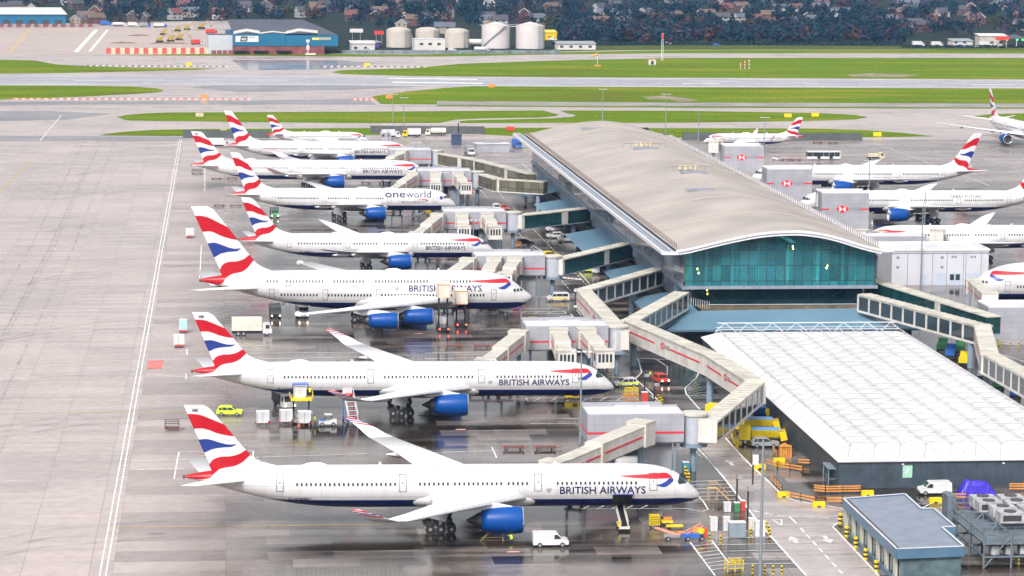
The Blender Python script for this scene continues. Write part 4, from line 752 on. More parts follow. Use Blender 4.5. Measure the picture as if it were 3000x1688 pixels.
NB=[(56.1,71.3,412,'grey boarding box with red stripe facing the nearest airliner nose'),(56.3,72,501.5,'grey boarding box beside the second nearest airliner nose'),(56.2,72.2,605.3,'grey boarding box behind the double decker nose'),(56.3,72.5,694,'grey boarding box with two parked bridges, fourth from the front'),(57.3,73.3,802.5,'grey boarding box beyond the blue dotted nose'),(52.9,66.6,872.3,'grey boarding box farthest along the left row')]
for q in NB: node_box(*q)
def footbridge(pts,label,glass,frames,z0=5.2,z1=8.5,cols=(),w=3.0,sign_=None,group='walkways from the terminal to the left stands'):
    """covered walkway through plan points"""
    P=[Vector((p[0],p[1],0)) for p in pts]; t=thing('covered_walkway',label,'walkway',(P[0].x,P[0].y,0),0,group); o0=P[0]
    P=[p-o0 for p in P]
    for i,(a,c) in enumerate(zip(P[:-1],P[1:])):
        d=c-a; L=d.length; d/=L; nn=Vector((-d.y,d.x,0)); ang=math.atan2(d.y,d.x); mid=(a+c)/2; ext=w*.42 if len(P)>2 else 0
        e0=ext if i>0 else 0; e1=ext if i<len(P)-2 else 0; mid=mid+d*(e1-e0)/2; LL=L+e0+e1
        b=MB().use(BRT).box((mid.x,mid.y,z1+.1+.004*i),(LL,w+.3,.24),rz=ang); 
        k=0
        while k*2.2<LL: q=a-d*e0+d*(k*2.2+.4); b.box((q.x,q.y,z1+.27),(.18,w+.25,.1),rz=ang); k+=1
        b.build('roof',t); MB().use(GUT if glass[i]=='g' else BRC).box((mid.x,mid.y,z0-.12-.004*i),(LL,w+.05,.26),rz=ang).build('deck',t)
        h=z1-z0
        if glass[i] in 'gt':      # continuous glazing
            b=MB().use(GREENG if glass[i]=='g' else TANG).box((mid.x,mid.y,(z0+z1)/2),(LL,w,h),rz=ang); o=b.build('glazing',t); wall_uv(o.data)
            b=MB().use(BRC)
            for s in ((0,.9) if frames else (0,)):
                q=a+d*(.45 if s==0 else L*.62); b.box((q.x,q.y,(z0+z1)/2),(1.0 if s==0 else 2.4,w+.12,h),rz=ang)
            b.build('frame',t)
        elif glass[i]=='w':    # solid cream side with red band
            MB().use(BRC).box((mid.x,mid.y,(z0+z1)/2),(LL,w,h),rz=ang).build('side_wall',t)
            b=MB().use(STRIPE)
            for f0,f1 in ((.06,.42),(.60,.96)):
                q=a+d*L*(f0+f1)/2; b.box((q.x,q.y,z0+h*.52),(L*(f1-f0),w+.06,.32),rz=ang)
            b.build('stripe',t)
            sd=1 if nn.dot(o0+(a+c)/2)<0 else -1; q=a+d*L*.5+nn*sd*(w/2+.05); dd=Vector((0,0,1)).cross(nn*sd)
            b=MB().use(STRIPE); lx=lambda u,v:(q.x+dd.x*u,q.y+dd.y*u,z0+h*.55+v)
            b.add([lx(-1.2,0),lx(-.6,-.6),lx(-.6,.6)],[(0,1,2)]); b.add([lx(.6,-.6),lx(1.2,0),lx(.6,.6)],[(0,1,2)]); b.add([lx(-.6,.6),lx(0,0),lx(.6,.6)],[(0,1,2)]); b.add([lx(-.6,-.6),lx(.6,-.6),lx(0,0)],[(0,1,2)]); b.build('bank_logo',t)
            sign('lettering','HSBC',mat('sign_grey',(.2,.21,.24),.5,noise=0),lx(1.5,-.4),tuple(dd),(0,0,1),1.9,.8,t,.02,.02)
        else:                  # framed windows
            b=MB().use(PANE).box((mid.x,mid.y,(z0+z1)/2),(LL-.1,w-.16,h),rz=ang); b.build('glazing',t)
            b=MB().use(BRC); nf=max(3,int(L/4.2))
            for k in range(nf+1):
                q=a+d*(L*k/nf); b.box((q.x,q.y,(z0+z1)/2),(.62,w+.02,h),rz=ang)
            b.box((mid.x,mid.y,z0+.1),(LL,w+.04,.2),rz=ang); b.box((mid.x,mid.y,z1-.13),(LL,w+.04,.26),rz=ang); b.build('frame',t)
    for cx,cy in cols: MB().use(LEGG).tube((cx-o0.x,cy-o0.y,0),(cx-o0.x,cy-o0.y,z0-.2),.62,n=14).build('column',t)
    return t
footbridge([(75.0,411.5),(89.3,446),(87,473.5),(78.3,515),(94.6,553)],'bent cream walkway beside the white roofed shed with red bands','fwwf',0,cols=((88.3,449),(86.6,474),(78.6,513)))
footbridge([(74.5,502),(74.6,557.5),(95.5,590)],'angled cream walkway with ribbed roof reaching the second boarding box','wf',0,cols=((74.6,556),(88,578)))
footbridge([(75,606.5),(95.5,636)],'dark green glazed walkway behind the double decker nose','g',1,cols=((90,628),))
footbridge([(75.6,695),(95.8,712)],'dark green glazed walkway above the parked white vans','g',1,cols=((92,709),))
footbridge([(76.5,803),(80,789),(93,781)],'pale walkway with paned glass beyond the dotted nose','tt',0,cols=((91,782),))
footbridge([(69.5,871),(79.5,848),(91.5,804)],'bent pale walkway nearest the runway','tt',1,cols=((90,808),(79.5,848)))
for x,y in ((93.2,637),(93.6,712.5),(91.8,780.5),(90,803),(93.3,589),(92.6,552)):
    pass
footbridge([(139.3,572),(151,517)],'dark green glazed walkway right of the teal end wall','g',1,cols=((149,520),),group='walkways on the right of the terminal')
footbridge([(132.5,549),(145.5,506),(137.6,473),(138.6,425)],'cream framed walkway zigzagging along the shed right side','fwf',0,cols=((144,508),(137.5,474)),group='walkways on the right of the terminal')
# ------------------------------------------------------------------ boarding bridges with a cab
def jetbridge(a,c,label,zf0=6.0,zf1=5.0,group='boarding bridges with cabs'):
    a=Vector((a[0],a[1],0)); c=Vector((c[0],c[1],0)); d=c-a; L=d.length; d/=L; ang=math.atan2(d.y,d.x); t=thing('boarding_bridge',label,'boarding bridge',(a.x,a.y,0),ang,group); dz=math.atan2(zf0-zf1,L)
    b=MB(); b.use(BRC).b2((-1.6,-1.7,zf0-.3),(1.6,1.7,zf0+3.3)).use(BRT).b2((-1.7,-1.8,zf0+3.3),(1.7,1.8,zf0+3.5)); b.use(LEGG).tube((0,0,0),(0,0,zf0-.3),.45,n=10); b.build('rotunda',t)
    m=L*.5; z=lambda x:zf0+(zf1-zf0)*x/L
    for nm,x0,x1,w,h in (('tunnel',1.2,m+1,2.9,2.9),('inner_tunnel',m-1,L-2.4,2.5,2.5)):
        b=MB().use(BRC); xm=(x0+x1)/2; b.box((xm,0,z(xm)+h/2),(x1-x0,w,h),tilt=dz); b.use(BRT).box((xm,0,z(xm)+h+.08),(x1-x0,w+.1,.14),tilt=dz); b.use(DARKM).box((xm,0,z(xm)-.15),(x1-x0,w-.6,.3),tilt=dz)
        b.use(CREAM).box((x1-.3,0,z(x1)+h/2),(.35,w+.25,h+.25),tilt=dz)
        o=b.build(nm,t); MB().use(STRIPE).box((xm,-w/2-.02,z(xm)+h*.52),((x1-x0)*.86,.05,.3),tilt=dz).box((xm,w/2+.02,z(xm)+h*.52),((x1-x0)*.86,.05,.3),tilt=dz).build('stripe',o)
    b=MB().use(BRC).b2((L-2.6,-1.7,zf1-.2),(L+.3,1.7,zf1+2.9)).use(BRT).b2((L-2.7,-1.8,zf1+2.9),(L+.4,1.8,zf1+3.05)); o=b.build('cab',t)
    b=MB().use(PANE)
    for k in range(4): b.b2((L+.3,-1.3+k*.7,zf1+.9),(L+.34,-.85+k*.7,zf1+2.4))
    b.b2((L-1.8,-1.74,zf1+1),(L-.4,-1.7,zf1+2.3)); b.b2((L-1.8,1.7,zf1+1),(L-.4,1.74,zf1+2.3)); b.build('cab_window',o)
    x=L*.72; b=MB().use(LEGG)
    for yy in (-1.5,1.5): b.tube((x,yy,.5),(x,yy,z(x)+1.5),.2,n=8)
    b.box((x,0,.75),(.6,3.6,.35)); o=b.build('drive_column',t); wm=cached(('jw',),lambda:MB().use(TYRE).lathe([(.2,-.2),(.5,-.2),(.55,0),(.5,.2),(.2,.2)],(0,0,0),'Y',12).mesh('jw'))
    for yy in (-1.0,1.0): link('wheel',wm,o,(x,yy,.55))
    return t
for a,c,l in (((63.8,407.6),(46.9,384.6),'cream boarding bridge sloping down to the nearest airliner'),((54.6,498),(45.8,474.2),'cream boarding bridge sloping behind the second airliner roof'),((62.3,500.5),(61.8,483),'short cream boarding bridge in front of the second box, left of two'),((67.6,500.5),(68.8,483),'short cream boarding bridge in front of the second box, right of two'),
 ((54.5,603),(46.5,579.5),'cream boarding bridge at the middle of the double decker'),((60.5,604),(55.8,581),'cream boarding bridge to the double decker front door'),((65.2,604),(61.2,588),'cream boarding bridge beside the double decker cockpit'),
 ((54.6,692),(46.8,663),'cream boarding bridge left of the fourth box'),((60.8,692.5),(60,676),'left short cream bridge in front of the fourth box'),((67.2,692.5),(67.8,675),'right short cream bridge in front of the fourth box'),
 ((55.8,800),(47,768),'cream boarding bridge left of the box beyond the dotted nose'),((62.5,801),(61.2,784),'middle cream bridge in front of the fifth box'),((69,801),(70,783),'windowed cream bridge cab beside the dotted nose'),((57,871),(49,851.5),'cream boarding bridge nearest the runway on the left')):
    jetbridge(a,c,l)
# ------------------------------------------------------------------ right-hand boarding boxes with bank signs
def bank_box(x0,x1,y,h,label,signed=True):
    w=x1-x0; t=thing('sign_box',label,'boarding node',((x0+x1)/2,y+4,0),0,'tall grey boxes on the right stands')
    MB().use(NODE).b2((-w/2,-4,0),(w/2,4,h)).build('cabin',t); MB().use(NROOF).b2((-w/2+.2,-3.8,h),(w/2-.2,3.8,h+.06)).b2((-w/2,3.8,h),(w/2,4,h+.5)).b2((-w/2,-4,h),(-w/2+.2,3.8,h+.3)).build('roof',t)
    zz=h*.56; MB().use(STRIPE).b2((-w/2,-4.03,zz-.2),(-w/2+w*.16,-4,zz+.2)).b2((w/2-w*.19,-4.03,zz-.2),(w/2,-4,zz+.2)).build('stripe',t)
    if signed:
        b=MB().use(TRIM).b2((-1.75,-4.03,zz-.95),(.15,-4,zz+.95)); q=b.build('logo_panel',t)
        l=lambda u,v:(-.8+u,-4.05,zz+v); b=MB().use(STRIPE); b.add([l(-1.85,0),l(-.95,-.95),l(-.95,.95)],[(0,1,2)]); b.add([l(.95,-.95),l(1.85,0),l(.95,.95)],[(0,1,2)]); b.add([l(-.95,.95),l(0,0),l(.95,.95)],[(0,2,1)]); b.add([l(-.95,-.95),l(.95,-.95),l(0,0)],[(0,1,2)]); b.build('bank_logo',t)
        sign('lettering','HSBC',mat('sign_grey',(.2,.21,.24),.5,noise=0),(1.3,-4,zz-.55),(1,0,0),(0,0,1),3.0,1.1,t,.03,.015)
    return t
bank_box(167.8,181.4,900.5,8.4,'grey bank sign box in front of the farthest short airliner'); bank_box(163.6,177.6,806.8,9.7,'grey bank sign box in front of the airliner by the bus'); bank_box(164.6,178,735,10,'grey bank sign box nearest of the three signed boxes')
bank_box(155.2,172,535.5,7.6,'tall grey box with red stripe at the right edge',False)
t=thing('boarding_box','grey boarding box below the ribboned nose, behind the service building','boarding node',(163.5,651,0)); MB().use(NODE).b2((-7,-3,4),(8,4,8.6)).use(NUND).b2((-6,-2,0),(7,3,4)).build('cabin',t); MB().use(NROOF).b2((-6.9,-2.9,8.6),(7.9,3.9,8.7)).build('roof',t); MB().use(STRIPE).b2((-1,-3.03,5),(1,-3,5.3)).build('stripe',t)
for a,c,l in (((166,813),(171,827.5),'cream boarding bridge at the airliner nose beside the middle sign box'),((166.5,741),(171,751),'cream boarding bridge at the airliner nose beside the nearest sign box'),((176,655),(180,668),'cream boarding bridge right of the box behind the service building'),((157,655),(164,664),'pale boarding bridge at the ribboned nose'),((158,545),(163.5,577),'pale boarding bridge below the double decker cockpit at right'),((165.5,908),(171,930),'pale boarding bridge beside the farthest sign box')):
    jetbridge(a,c,l,group='boarding bridges on the right')
# white service building
UW=mat('white_cladding',(.50,.50,.55),.5,noise=.05,scale=.2); VENT=mat('vent_grey',(.20,.21,.24),.5,noise=0); DOORM=mat('roller_door_grey',(.42,.46,.56),.5,noise=.05)
t=thing('service_building','white service building with roller doors right of the teal end wall','building',(168.5,630,0))
MB().use(UW).b2((-11.7,-7,0),(11.7,7,8.2)).build('wall',t); MB().use(TRIM).b2((-11.9,-7.2,8.2),(11.9,-6.8,8.7)).b2((-11.9,6.8,8.2),(11.9,7.2,8.7)).b2((-11.9,-6.8,8.2),(-11.5,6.8,8.7)).b2((11.5,-6.8,8.2),(11.9,6.8,8.7)).use(NROOF).b2((-11.5,-6.8,8.2),(11.5,6.8,8.3)).use(GUT).b2((-11.8,-7.1,7.6),(11.8,-7.0,7.75)).build('roof',t)
for x in (-10.3,.4):
    for z in (6.6,4.3): MB().use(VENT).b2((x-.35,-7.05,z-.3),(x+.35,-7,z+.3)).build('vent',t)
for x in (2.9,3.6,7.5,8.3): MB().use(VENT).b2((x-.25,-7.05,6.5),(x+.25,-7,7)).build('vent',t)
for x,w in ((-.3,3.2),(8,3.2)): MB().use(DOORM).b2((x-w/2,-7.06,0),(x+w/2,-7,2.9)).build('roller_door',t)
MB().use(DOORM).b2((2.1,-7.06,0),(5.1,-7,2.9)).use(PANE).b2((2.4,-7.1,1.2),(3.4,-7.06,2.6)).b2((3.8,-7.1,1.2),(4.8,-7.06,2.6)).build('door',t); MB().use(DOORM).b2((-4,-7.06,0),(-3.1,-7,2.6)).build('door',t)
b=MB().use(LINE); 
for x in (-7.9,-1.9,1.6,5.6,6.2,9.9): b.b2((x-.05,-7.03,0),(x+.05,-7,7.6))
b.build('panel_joint',t)
# ------------------------------------------------------------------ white roofed shed
MEMB=mat('white_membrane',(.61,.60,.605),.5,noise=.07,scale=.12); TRUSS=mat('truss_pale',(.43,.42,.43),.5,noise=0); SHED=mat('shed_dark_wall',(.045,.065,.085),.5,noise=.18,scale=.5,panel=(1.1,9,.6))
SX0,SX1,SY0,SY1=93.2,135.2,400,521; t=thing('storage_shed','wide shed with white gridded roof and dark walls','shed',((SX0+SX1)/2,(SY0+SY1)/2,0)); hx,hy=(SX1-SX0)/2,(SY1-SY0)/2
MB().use(SHED).b2((-hx+.3,-hy+.3,0),(hx-.3,hy-.3,4.2)).build('wall',t)
b=MB().use(MEMB); c=3.0; ze,zi=4.3,5.7
q=[(-hx,-hy,ze),(hx,-hy,ze),(hx,hy,ze),(-hx,hy,ze)]; r=[(-hx+c,-hy+c*1.8,zi),(hx-c,-hy+c*1.8,zi),(hx-c,hy-c,zi),(-hx+c,hy-c,zi)]
b.add(q+r,[(0,1,5,4),(1,2,6,5),(2,3,7,6),(3,0,4,7)])
nx,ny=9,24; X=lambda i:-hx+c+(2*hx-2*c)*i/nx; Y=lambda j:-hy+c*1.8+(2*hy-2.8*c)*j/ny; zz=lambda i,j:zi+(.28 if (i+j)%1==0 else 0)
b.add([(X(i),Y(j),zi) for j in range(ny+1) for i in range(nx+1)],[(j*(nx+1)+i,j*(nx+1)+i+1,(j+1)*(nx+1)+i+1,(j+1)*(nx+1)+i) for j in range(ny) for i in range(nx)])
b.use(TRUSS).b2((-hx-.05,-hy-.05,4.15),(hx+.05,-hy,4.3)).b2((-hx-.05,-hy,4.15),(-hx,hy,4.3)); rf=b.build('roof',t)
b=MB().use(TRUSS); zr=zi+.5
for i in range(nx+1):
    b.tube((X(i),Y(0),zr),(X(i),Y(ny),zr),.09,n=5); b.tube((X(i),Y(0),zr),(X(i)-1.5,-hy+.3,ze+.1),.07,n=4); b.tube((X(i),Y(0),zr),(X(i)+2,-hy+.3,ze+.1),.07,n=4)
for j in range(ny+1):
    b.tube((X(0),Y(j),zr),(X(nx),Y(j),zr),.085,n=4); b.tube((X(0),Y(j),zr),(-hx+.2,Y(j)-1.5,ze+.1),.07,n=4); b.tube((X(nx),Y(j),zr),(hx-.2,Y(j)-1.5,ze+.1),.07,n=4)
for j in range(ny):
    for i in range(nx):
        b.tube((X(i),Y(j),zr),((X(i)+X(i+1))/2,(Y(j)+Y(j+1))/2,zi+.05),.055,n=4); b.tube((X(i+1),Y(j+1),zr),((X(i)+X(i+1))/2,(Y(j)+Y(j+1))/2,zi+.05),.05,n=4)
b.build('space_frame',rf)
b=MB().use(TRIM); yb=hy-1.0
b.tube((-hx+3,yb,zi+1.5),(hx-3,yb,zi+1.5),.1,n=5); b.tube((-hx+3,yb+1,zi+.5),(hx-3,yb+1,zi+.5),.07,n=5)
for k in range(8):
    x=-hx+4.5+k*4.75; b.tube((x,yb,zi+1.5),(x-2,yb-1,zi),.07,n=5); b.tube((x,yb,zi+1.5),(x+2,yb-1,zi),.07,n=5)
b.build('edge_truss',rf)
MB().use(mat('exit_green',(.30,.55,.42),.5,noise=0)).b2((-hx+10.2,-hy+.25,1.6),(-hx+11.7,-hy+.3,3.5)).use(TRIM).add([(-hx+10.5,-hy+.24,2.2),(-hx+10.8,-hy+.24,2.2),(-hx+11.3,-hy+.24,3.1),(-hx+11.0,-hy+.24,3.1)],[(0,1,2,3)]).build('exit_sign',t)
for x in (10.2,26): MB().use(TRIM).box((-hx+x,-hy+.2,3.7),(.35,.2,.2)).build('wall_lamp',t)
MB().use(DARKM).b2((-hx+.25,-hy+7,0),(-hx+.3,-hy+8.2,2.3)).build('door',t)
# ------------------------------------------------------------------ kiosk, smoking shelter, steel frame
KR=mat('kiosk_roof',(.19,.22,.275),.45,noise=.1,scale=.5); KF=mat('kiosk_fascia',(.08,.155,.24),.35,noise=.08); KG=mat('kiosk_glass',(.10,.15,.17),.1,noise=.3,scale=.6)
t=thing('road_kiosk','grey flat roofed kiosk with stepped right side beside the road','kiosk',(93,358,0))
pl=[(87.7,372.5),(97.3,375),(97.2,365.4),(99,365.4),(99,354),(97.1,353.9),(97.1,342.6),(87.8,341.7)]; pl=[(a-93,c-358) for a,c in pl]
MB().use(KR).prism(pl,4.35,4.5).build('roof',t)
b=MB()
for (a,c),(d,e) in zip(pl,pl[1:]+pl[:1]):
    dx,dy=d-a,e-c; L=math.hypot(dx,dy); ang=math.atan2(dy,dx); b.use(KF).box(((a+d)/2,(c+e)/2,4.0),(L,.22,1.35),rz=ang); b.use(NROOF).box(((a+d)/2,(c+e)/2,4.72),(L+.2,.26,.08),rz=ang)
b.use(DARKM).box((-4.75,-.8,4.53),(.35,29.5,.06)); b.build('fascia',t)
pg=[(a*.9+.2,c*.97) for a,c in pl]; MB().use(KG).prism(pg,0,3.3).build('glazed_wall',t)
b=MB().use(mat('kiosk_post',(.5,.47,.40),.5,noise=0))
for k in range(7): b.box((-4.75,-14+k*4.8,1.7),(.3,1.3,3.3))
b.use(KF).b2((-5.3,-15.8,0),(-5.0,14,.55)); b.build('front_panel',t)
SF=mat('steel_blue_grey',(.12,.15,.18),.45,noise=.15,scale=1); UNIT=mat('plant_unit_white',(.38,.38,.39),.5,noise=.25,scale=1)
t=thing('plant_frame','dark steel frame carrying white cooling units at bottom right','equipment frame',(107.5,361,0)); b=MB().use(SF)
for x in (-5.8,-2,2,6): 
    for y in (-12,-5,2,8): b.tube((x,y,0),(x,y,4.6),.16,n=6)
for z in (1.6,3.4,4.6):
    for y in (-12,-5,2,8): b.box((0,y,z),(12,.2,.22))
    for x in (-5.8,-2,2,6): b.box((x,-2,z),(.2,20,.22))
for y in (-12,-5,2): b.tube((-5.8,y,0),(-2,y,4.6),.09,n=5); b.tube((2,y,1.6),(6,y,4.6),.09,n=5)
b.build('frame',t); MB().use(SF).b2((-5.9,-12,3.45),(6,8,3.55)).build('deck',t); b=MB().use(SF); 
for k in range(18): b.tube((-5.9+k*.7,-12.1,4.6),(-5.9+k*.7,-12.1,5.7),.04,n=4); b.tube((-5.95,-12+k*1.15,4.6),(-5.95,-12+k*1.15,5.7),.04,n=4)
b.box((0,-12.1,5.7),(12,.06,.06)); b.box((-5.95,-2,5.7),(.06,20,.06)); b.build('railing',t)
for k,(x,y) in enumerate(((-1,6),(3,6),(-1,3),(3,3),(0,-.5),(4,-.5),(0,-4),(4,-4))): MB().use(UNIT).box((x,y,5.3),(3.4,2.4,1.4)).use(DARKM).box((x,y-1.22,5.3),(2.6,.05,.8)).lathe([(.9,6.0),(.9,6.12),(.02,6.12)],(x,y,0),'Z',12).build('cooling_unit',t)
for k in range(5): MB().use(UNIT).box((-4+k*2,-10.5,2.3),(1.1,1.4,1.2)).build('cabinet',t)
MB().use(SF).b2((-6.6,4,0),(-5.4,7,6.5)).build('riser',t)
t=thing('smoking_shelter','open shelter with sloping grey roof at the shed corner','shelter',tuple(G(2460,1415))); MB().use(KR).add([(-2.4,-2,2.6),(2.6,-2,2.3),(2.6,2,2.5),(-2.4,2,2.8),(-2.4,-2,2.7),(2.6,-2,2.4),(2.6,2,2.6),(-2.4,2,2.9)],[(3,2,1,0),(4,5,6,7),(0,1,5,4),(1,2,6,5),(2,3,7,6),(3,0,4,7)]).build('roof',t)
for x,y in ((-2.2,-1.8),(2.4,-1.8),(2.4,1.8),(-2.2,1.8)): MB().use(LEGG).tube((x,y,0),(x,y,2.55),.07,n=6).build('post',t)
MB().use(LEGG).b2((-2.2,-1.82,1.0),(2.4,-1.78,1.08)).use(KG).b2((-1.9,1.75,.3),(2.2,1.8,2.2)).build('screen',t)
# ------------------------------------------------------------------ light masts
MAST=mat('mast_galvanised',(.24,.28,.31),.4,metal=.3,noise=.05)
def mast(px,py,h,label,heads=True,r=.2):
    p=G(px,py); t=thing('light_mast',label,'light mast',(p.x,p.y,0),0,'tall lighting masts'); MB().use(MAST).tube((0,0,0),(0,0,h),r,r*.55,n=8).build('pole',t)
    if heads:
        b=MB().use(MAST).box((0,0,h),(3.2,.2,.2)); b.build('crossarm',t)
        for k in (-1.4,-.5,.5,1.4): MB().use(TRIM).box((k,-.2,h+.05),(.6,.5,.18)).build('floodlight',t)
    return t
for a in ((2227,1690,18.5,'tall galvanised mast standing beside the near road',False,.26),(1700,1300,15.4,'lighting mast across the second airliner nose',True,.22),(1527,938,8.6,'slim mast across the double decker nose',False),(1386,775,11,'mast crossing the nose of the fourth airliner'),(1297,622,11.5,'mast crossing the dotted airliner nose'),(1219,522,11.5,'mast crossing a nose left of the roof, sixth stand'),(1137,462,11.5,'mast beside the box nearest the runway'),
 (1151,372,13,'lighting mast between the left taxiway lawns'),(1183,371,11.5,'thin mast right of the left lawn pair'),(1765,362,14,'far mast behind the roof crest, left of two'),(1950,392,15.5,'far mast behind the roof crest, right of two'),(2045,440,14.6,'mast rising right of the roof behind the farthest sign box'),(2238,445,12.5,'mast in front of the farthest short airliner at right'),(2377,580,12,'mast left of the parked airliner row end on the right'),(2545,580,11.5,'mast by the bus-side airliner wing'),(2708,670,10,'mast in front of the grey lettered airliner engine'),(2745,640,12,'lighting mast in front of the grey lettered airliner'),(2697,838,19,'tall mast in front of the white service building')): mast(*a)
# ------------------------------------------------------------------ blast fences
BF=mat('blast_fence_dark',(.045,.05,.05),.7,noise=.2,scale=.3)
for (x0,y0),(x1,y1),l in (((536,404),(790,404),'low dark blast fence behind the tails on the left'),((1085,390),(1420,392),'low dark blast fence beside the taxi lane'),((2000,410),(2525,412),'long dark blast fence beyond the short airliner at right')):
    a,c=G(x0,y0),G(x1,y1); L=(c-a).length; ang=math.atan2(c.y-a.y,c.x-a.x); t=thing('blast_fence',l,'blast fence',tuple((a+c)/2),ang,'dark blast fences'); MB().use(BF).add([(-L/2,-1.2,0),(L/2,-1.2,0),(L/2,1.2,0),(-L/2,1.2,0),(-L/2,.6,2.8),(L/2,.6,2.8),(L/2,1.2,2.8),(-L/2,1.2,2.8)],[(3,2,1,0),(4,5,6,7),(0,1,5,4),(1,2,6,5),(2,3,7,6),(3,0,4,7)]).build('panel',t)
    b=MB().use(DARKM)
    for k in range(int(L/3)): b.tube((-L/2+k*3+1,1.1,0),(-L/2+k*3+1,1.1,2.9),.09,n=4)
    b.build('frame',t)
# ------------------------------------------------------------------ vehicles
VWHITE=mat('vehicle_white',(.58,.57,.58),.25,noise=.05); VHV=mat('hivis_yellow',(.62,.80,.03),.35,noise=.05); VYEL=mat('plant_yellow',(.72,.52,.01),.35,noise=.1); VRED=mat('vehicle_red',(.55,.05,.03),.35,noise=.08); VBLUE=mat('vehicle_blue',(.03,.12,.45),.35,noise=.08); VBLK=mat('vehicle_black',(.02,.02,.025),.3,noise=.05); VGRN=mat('vehicle_green',(.05,.22,.09),.4,noise=.1); VORG=mat('barrier_orange',(.62,.25,.05),.5,noise=.2,scale=2); VGLS=mat('vehicle_glass',(.02,.03,.035),.07,noise=0); HEADL=mat('headlamp_on',(1,.88,.6),.3,emit=9); HEADO=mat('headlamp_off',(.6,.6,.62),.15,noise=0); TAILL=mat('tail_lamp_on',(1,.06,.02),.3,emit=6); CONEM=mat('cone_orange',(.85,.14,.03),.5,noise=0); BRUSHM=mat('brush_brown',(.20,.11,.04),.9,noise=.4,scale=4); BOXC=mat('box_cream',(.60,.57,.50),.45,noise=.08); CONT=mat('container_alloy',(.60,.60,.63),.35,metal=.2,noise=.1)
def shell(b,prof,W,zt=1.0,k=.14):
    """body from an (x,z) side profile, narrowing above zt"""
    n=len(prof); hw=lambda z:W/2*(1-k*max(0,z-zt)); vs=[(x,-hw(z),z) for x,z in prof]+[(x,hw(z),z) for x,z in prof]
    b.add(vs,[tuple(range(n)),tuple(range(n,2*n))[::-1]]+[(i,n+i,n+(i+1)%n,(i+1)%n) for i in range(n)]); return hw
def wheelmesh(r,w=.22): return cached(('vw',r,w),lambda:MB().use(TYRE).lathe([(r*.5,-w/2),(r,-w/2),(r,w/2),(r*.5,w/2)],(0,0,0),'Y',14).use(GREYM).lathe([(.02,-w/2-.01),(r*.55,-w/2)],(0,0,0),'Y',10).lathe([(r*.55,w/2),(.02,w/2+.01)],(0,0,0),'Y',10).mesh('vw'))
KINDS={
 'van':dict(W=2.0,prof=[(-2.5,.38),(2.38,.38),(2.5,.62),(2.42,.95),(2.2,1.08),(1.62,1.2),(.98,1.93),(.75,2.03),(-2.3,2.05),(-2.48,1.9)],zt=1.15,ws=(5,6),side=[[(1.45,1.22),(.95,1.78),(.45,1.78),(.45,1.2)]],ax=(1.6,-1.55),r=.36,lamp=(2.44,.85)),
 'minibus':dict(W=2.0,prof=[(-2.5,.38),(2.38,.38),(2.5,.62),(2.42,.95),(2.2,1.08),(1.62,1.2),(.98,1.88),(.75,1.97),(-2.3,1.98),(-2.48,1.8)],zt=1.15,ws=(5,6),side=[[(1.45,1.22),(.95,1.75),(.45,1.75),(.45,1.2)],[(.35,1.2),(.35,1.75),(-.9,1.75),(-.9,1.2)],[(-1.0,1.2),(-1.0,1.75),(-2.2,1.75),(-2.2,1.2)]],ax=(1.6,-1.55),r=.36,lamp=(2.44,.85)),
 'suv':dict(W=1.9,prof=[(-2.2,.4),(2.1,.4),(2.25,.7),(2.15,.92),(1.1,1.06),(.4,1.6),(.1,1.68),(-1.7,1.7),(-2.1,1.15),(-2.25,.75)],zt=1.0,ws=(4,5),side=[[(.85,1.08),(.35,1.53),(-.3,1.55),(-.3,1.06)],[(-.4,1.06),(-.4,1.56),(-1.2,1.56),(-1.2,1.06)],[(-1.3,1.06),(-1.3,1.55),(-1.7,1.5),(-1.85,1.08)]],ax=(1.35,-1.35),r=.36,lamp=(2.2,.8)),
}
def car(kind,label,cat,px,rz,col,lit=False,group=None,at=None,stripe=None,sc=1.0,name=None):
    K=KINDS[kind]; p=at or tuple(G(*px)); t=thing(name or {'van':'delivery_van','minibus':'minibus','suv':'car'}[kind],label,cat,p,rz,group); key=(kind,col.name)
    if sc!=1: t.scale=(sc,sc,sc)
    def body():
        b=MB().use(col); hw=shell(b,K['prof'],K['W'],K['zt']); b.use(VBLK).b2((K['prof'][0][0]-.04,-K['W']/2+.05,.35),(K['prof'][2][0]+.04,K['W']/2-.05,.52)); return b.mesh('body')
    bo=link('body',cached(('cb',)+key,body),t); hw=lambda z:K['W']/2*(1-.14*max(0,z-K['zt']))
    (xa,za),(xb,zb)=K['prof'][K['ws'][0]],K['prof'][K['ws'][1]]
    link('windscreen',cached(('cws',kind),lambda:MB().use(VGLS).add([(xa-.05+.03,-hw(za)+.12,za+.08),(xa-.02,hw(za)-.12,za+.08),(xb+.04,hw(zb)-.14,zb-.02),(xb+.04,-hw(zb)+.14,zb-.02)],[(0,1,2,3)]).mesh('ws')),t)
    for i,w in enumerate(K['side']):
        for s in (1,-1):
            link('side_window',cached(('csw',kind,i,s),lambda:MB().use(VGLS).add([(x,s*(hw(z)+.012),z) for x,z in (w if s<0 else w[::-1])],[(0,1,2,3)]).mesh('sw')),t)
    for x in K['ax']:
        for s in (1,-1): link('wheel',wheelmesh(K['r']),t,(x,s*(K['W']/2-.1),K['r']))
    lm=cached(('lamp',lit),lambda:MB().use(HEADL if lit else HEADO).box((0,0,0),(.06,.34 if not lit else .26,.2)).mesh('lamp'))
    for s in (1,-1): link('headlight',lm,t,(K['lamp'][0]+.02,s*(K['W']/2-.3),K['lamp'][1]))
    if stripe: link('stripe',cached(('cst',kind,stripe.name),lambda:MB().use(stripe).box((-.3,0,.75),(3.9,K['W']+.03,.3)).mesh('st')),t)
    return t
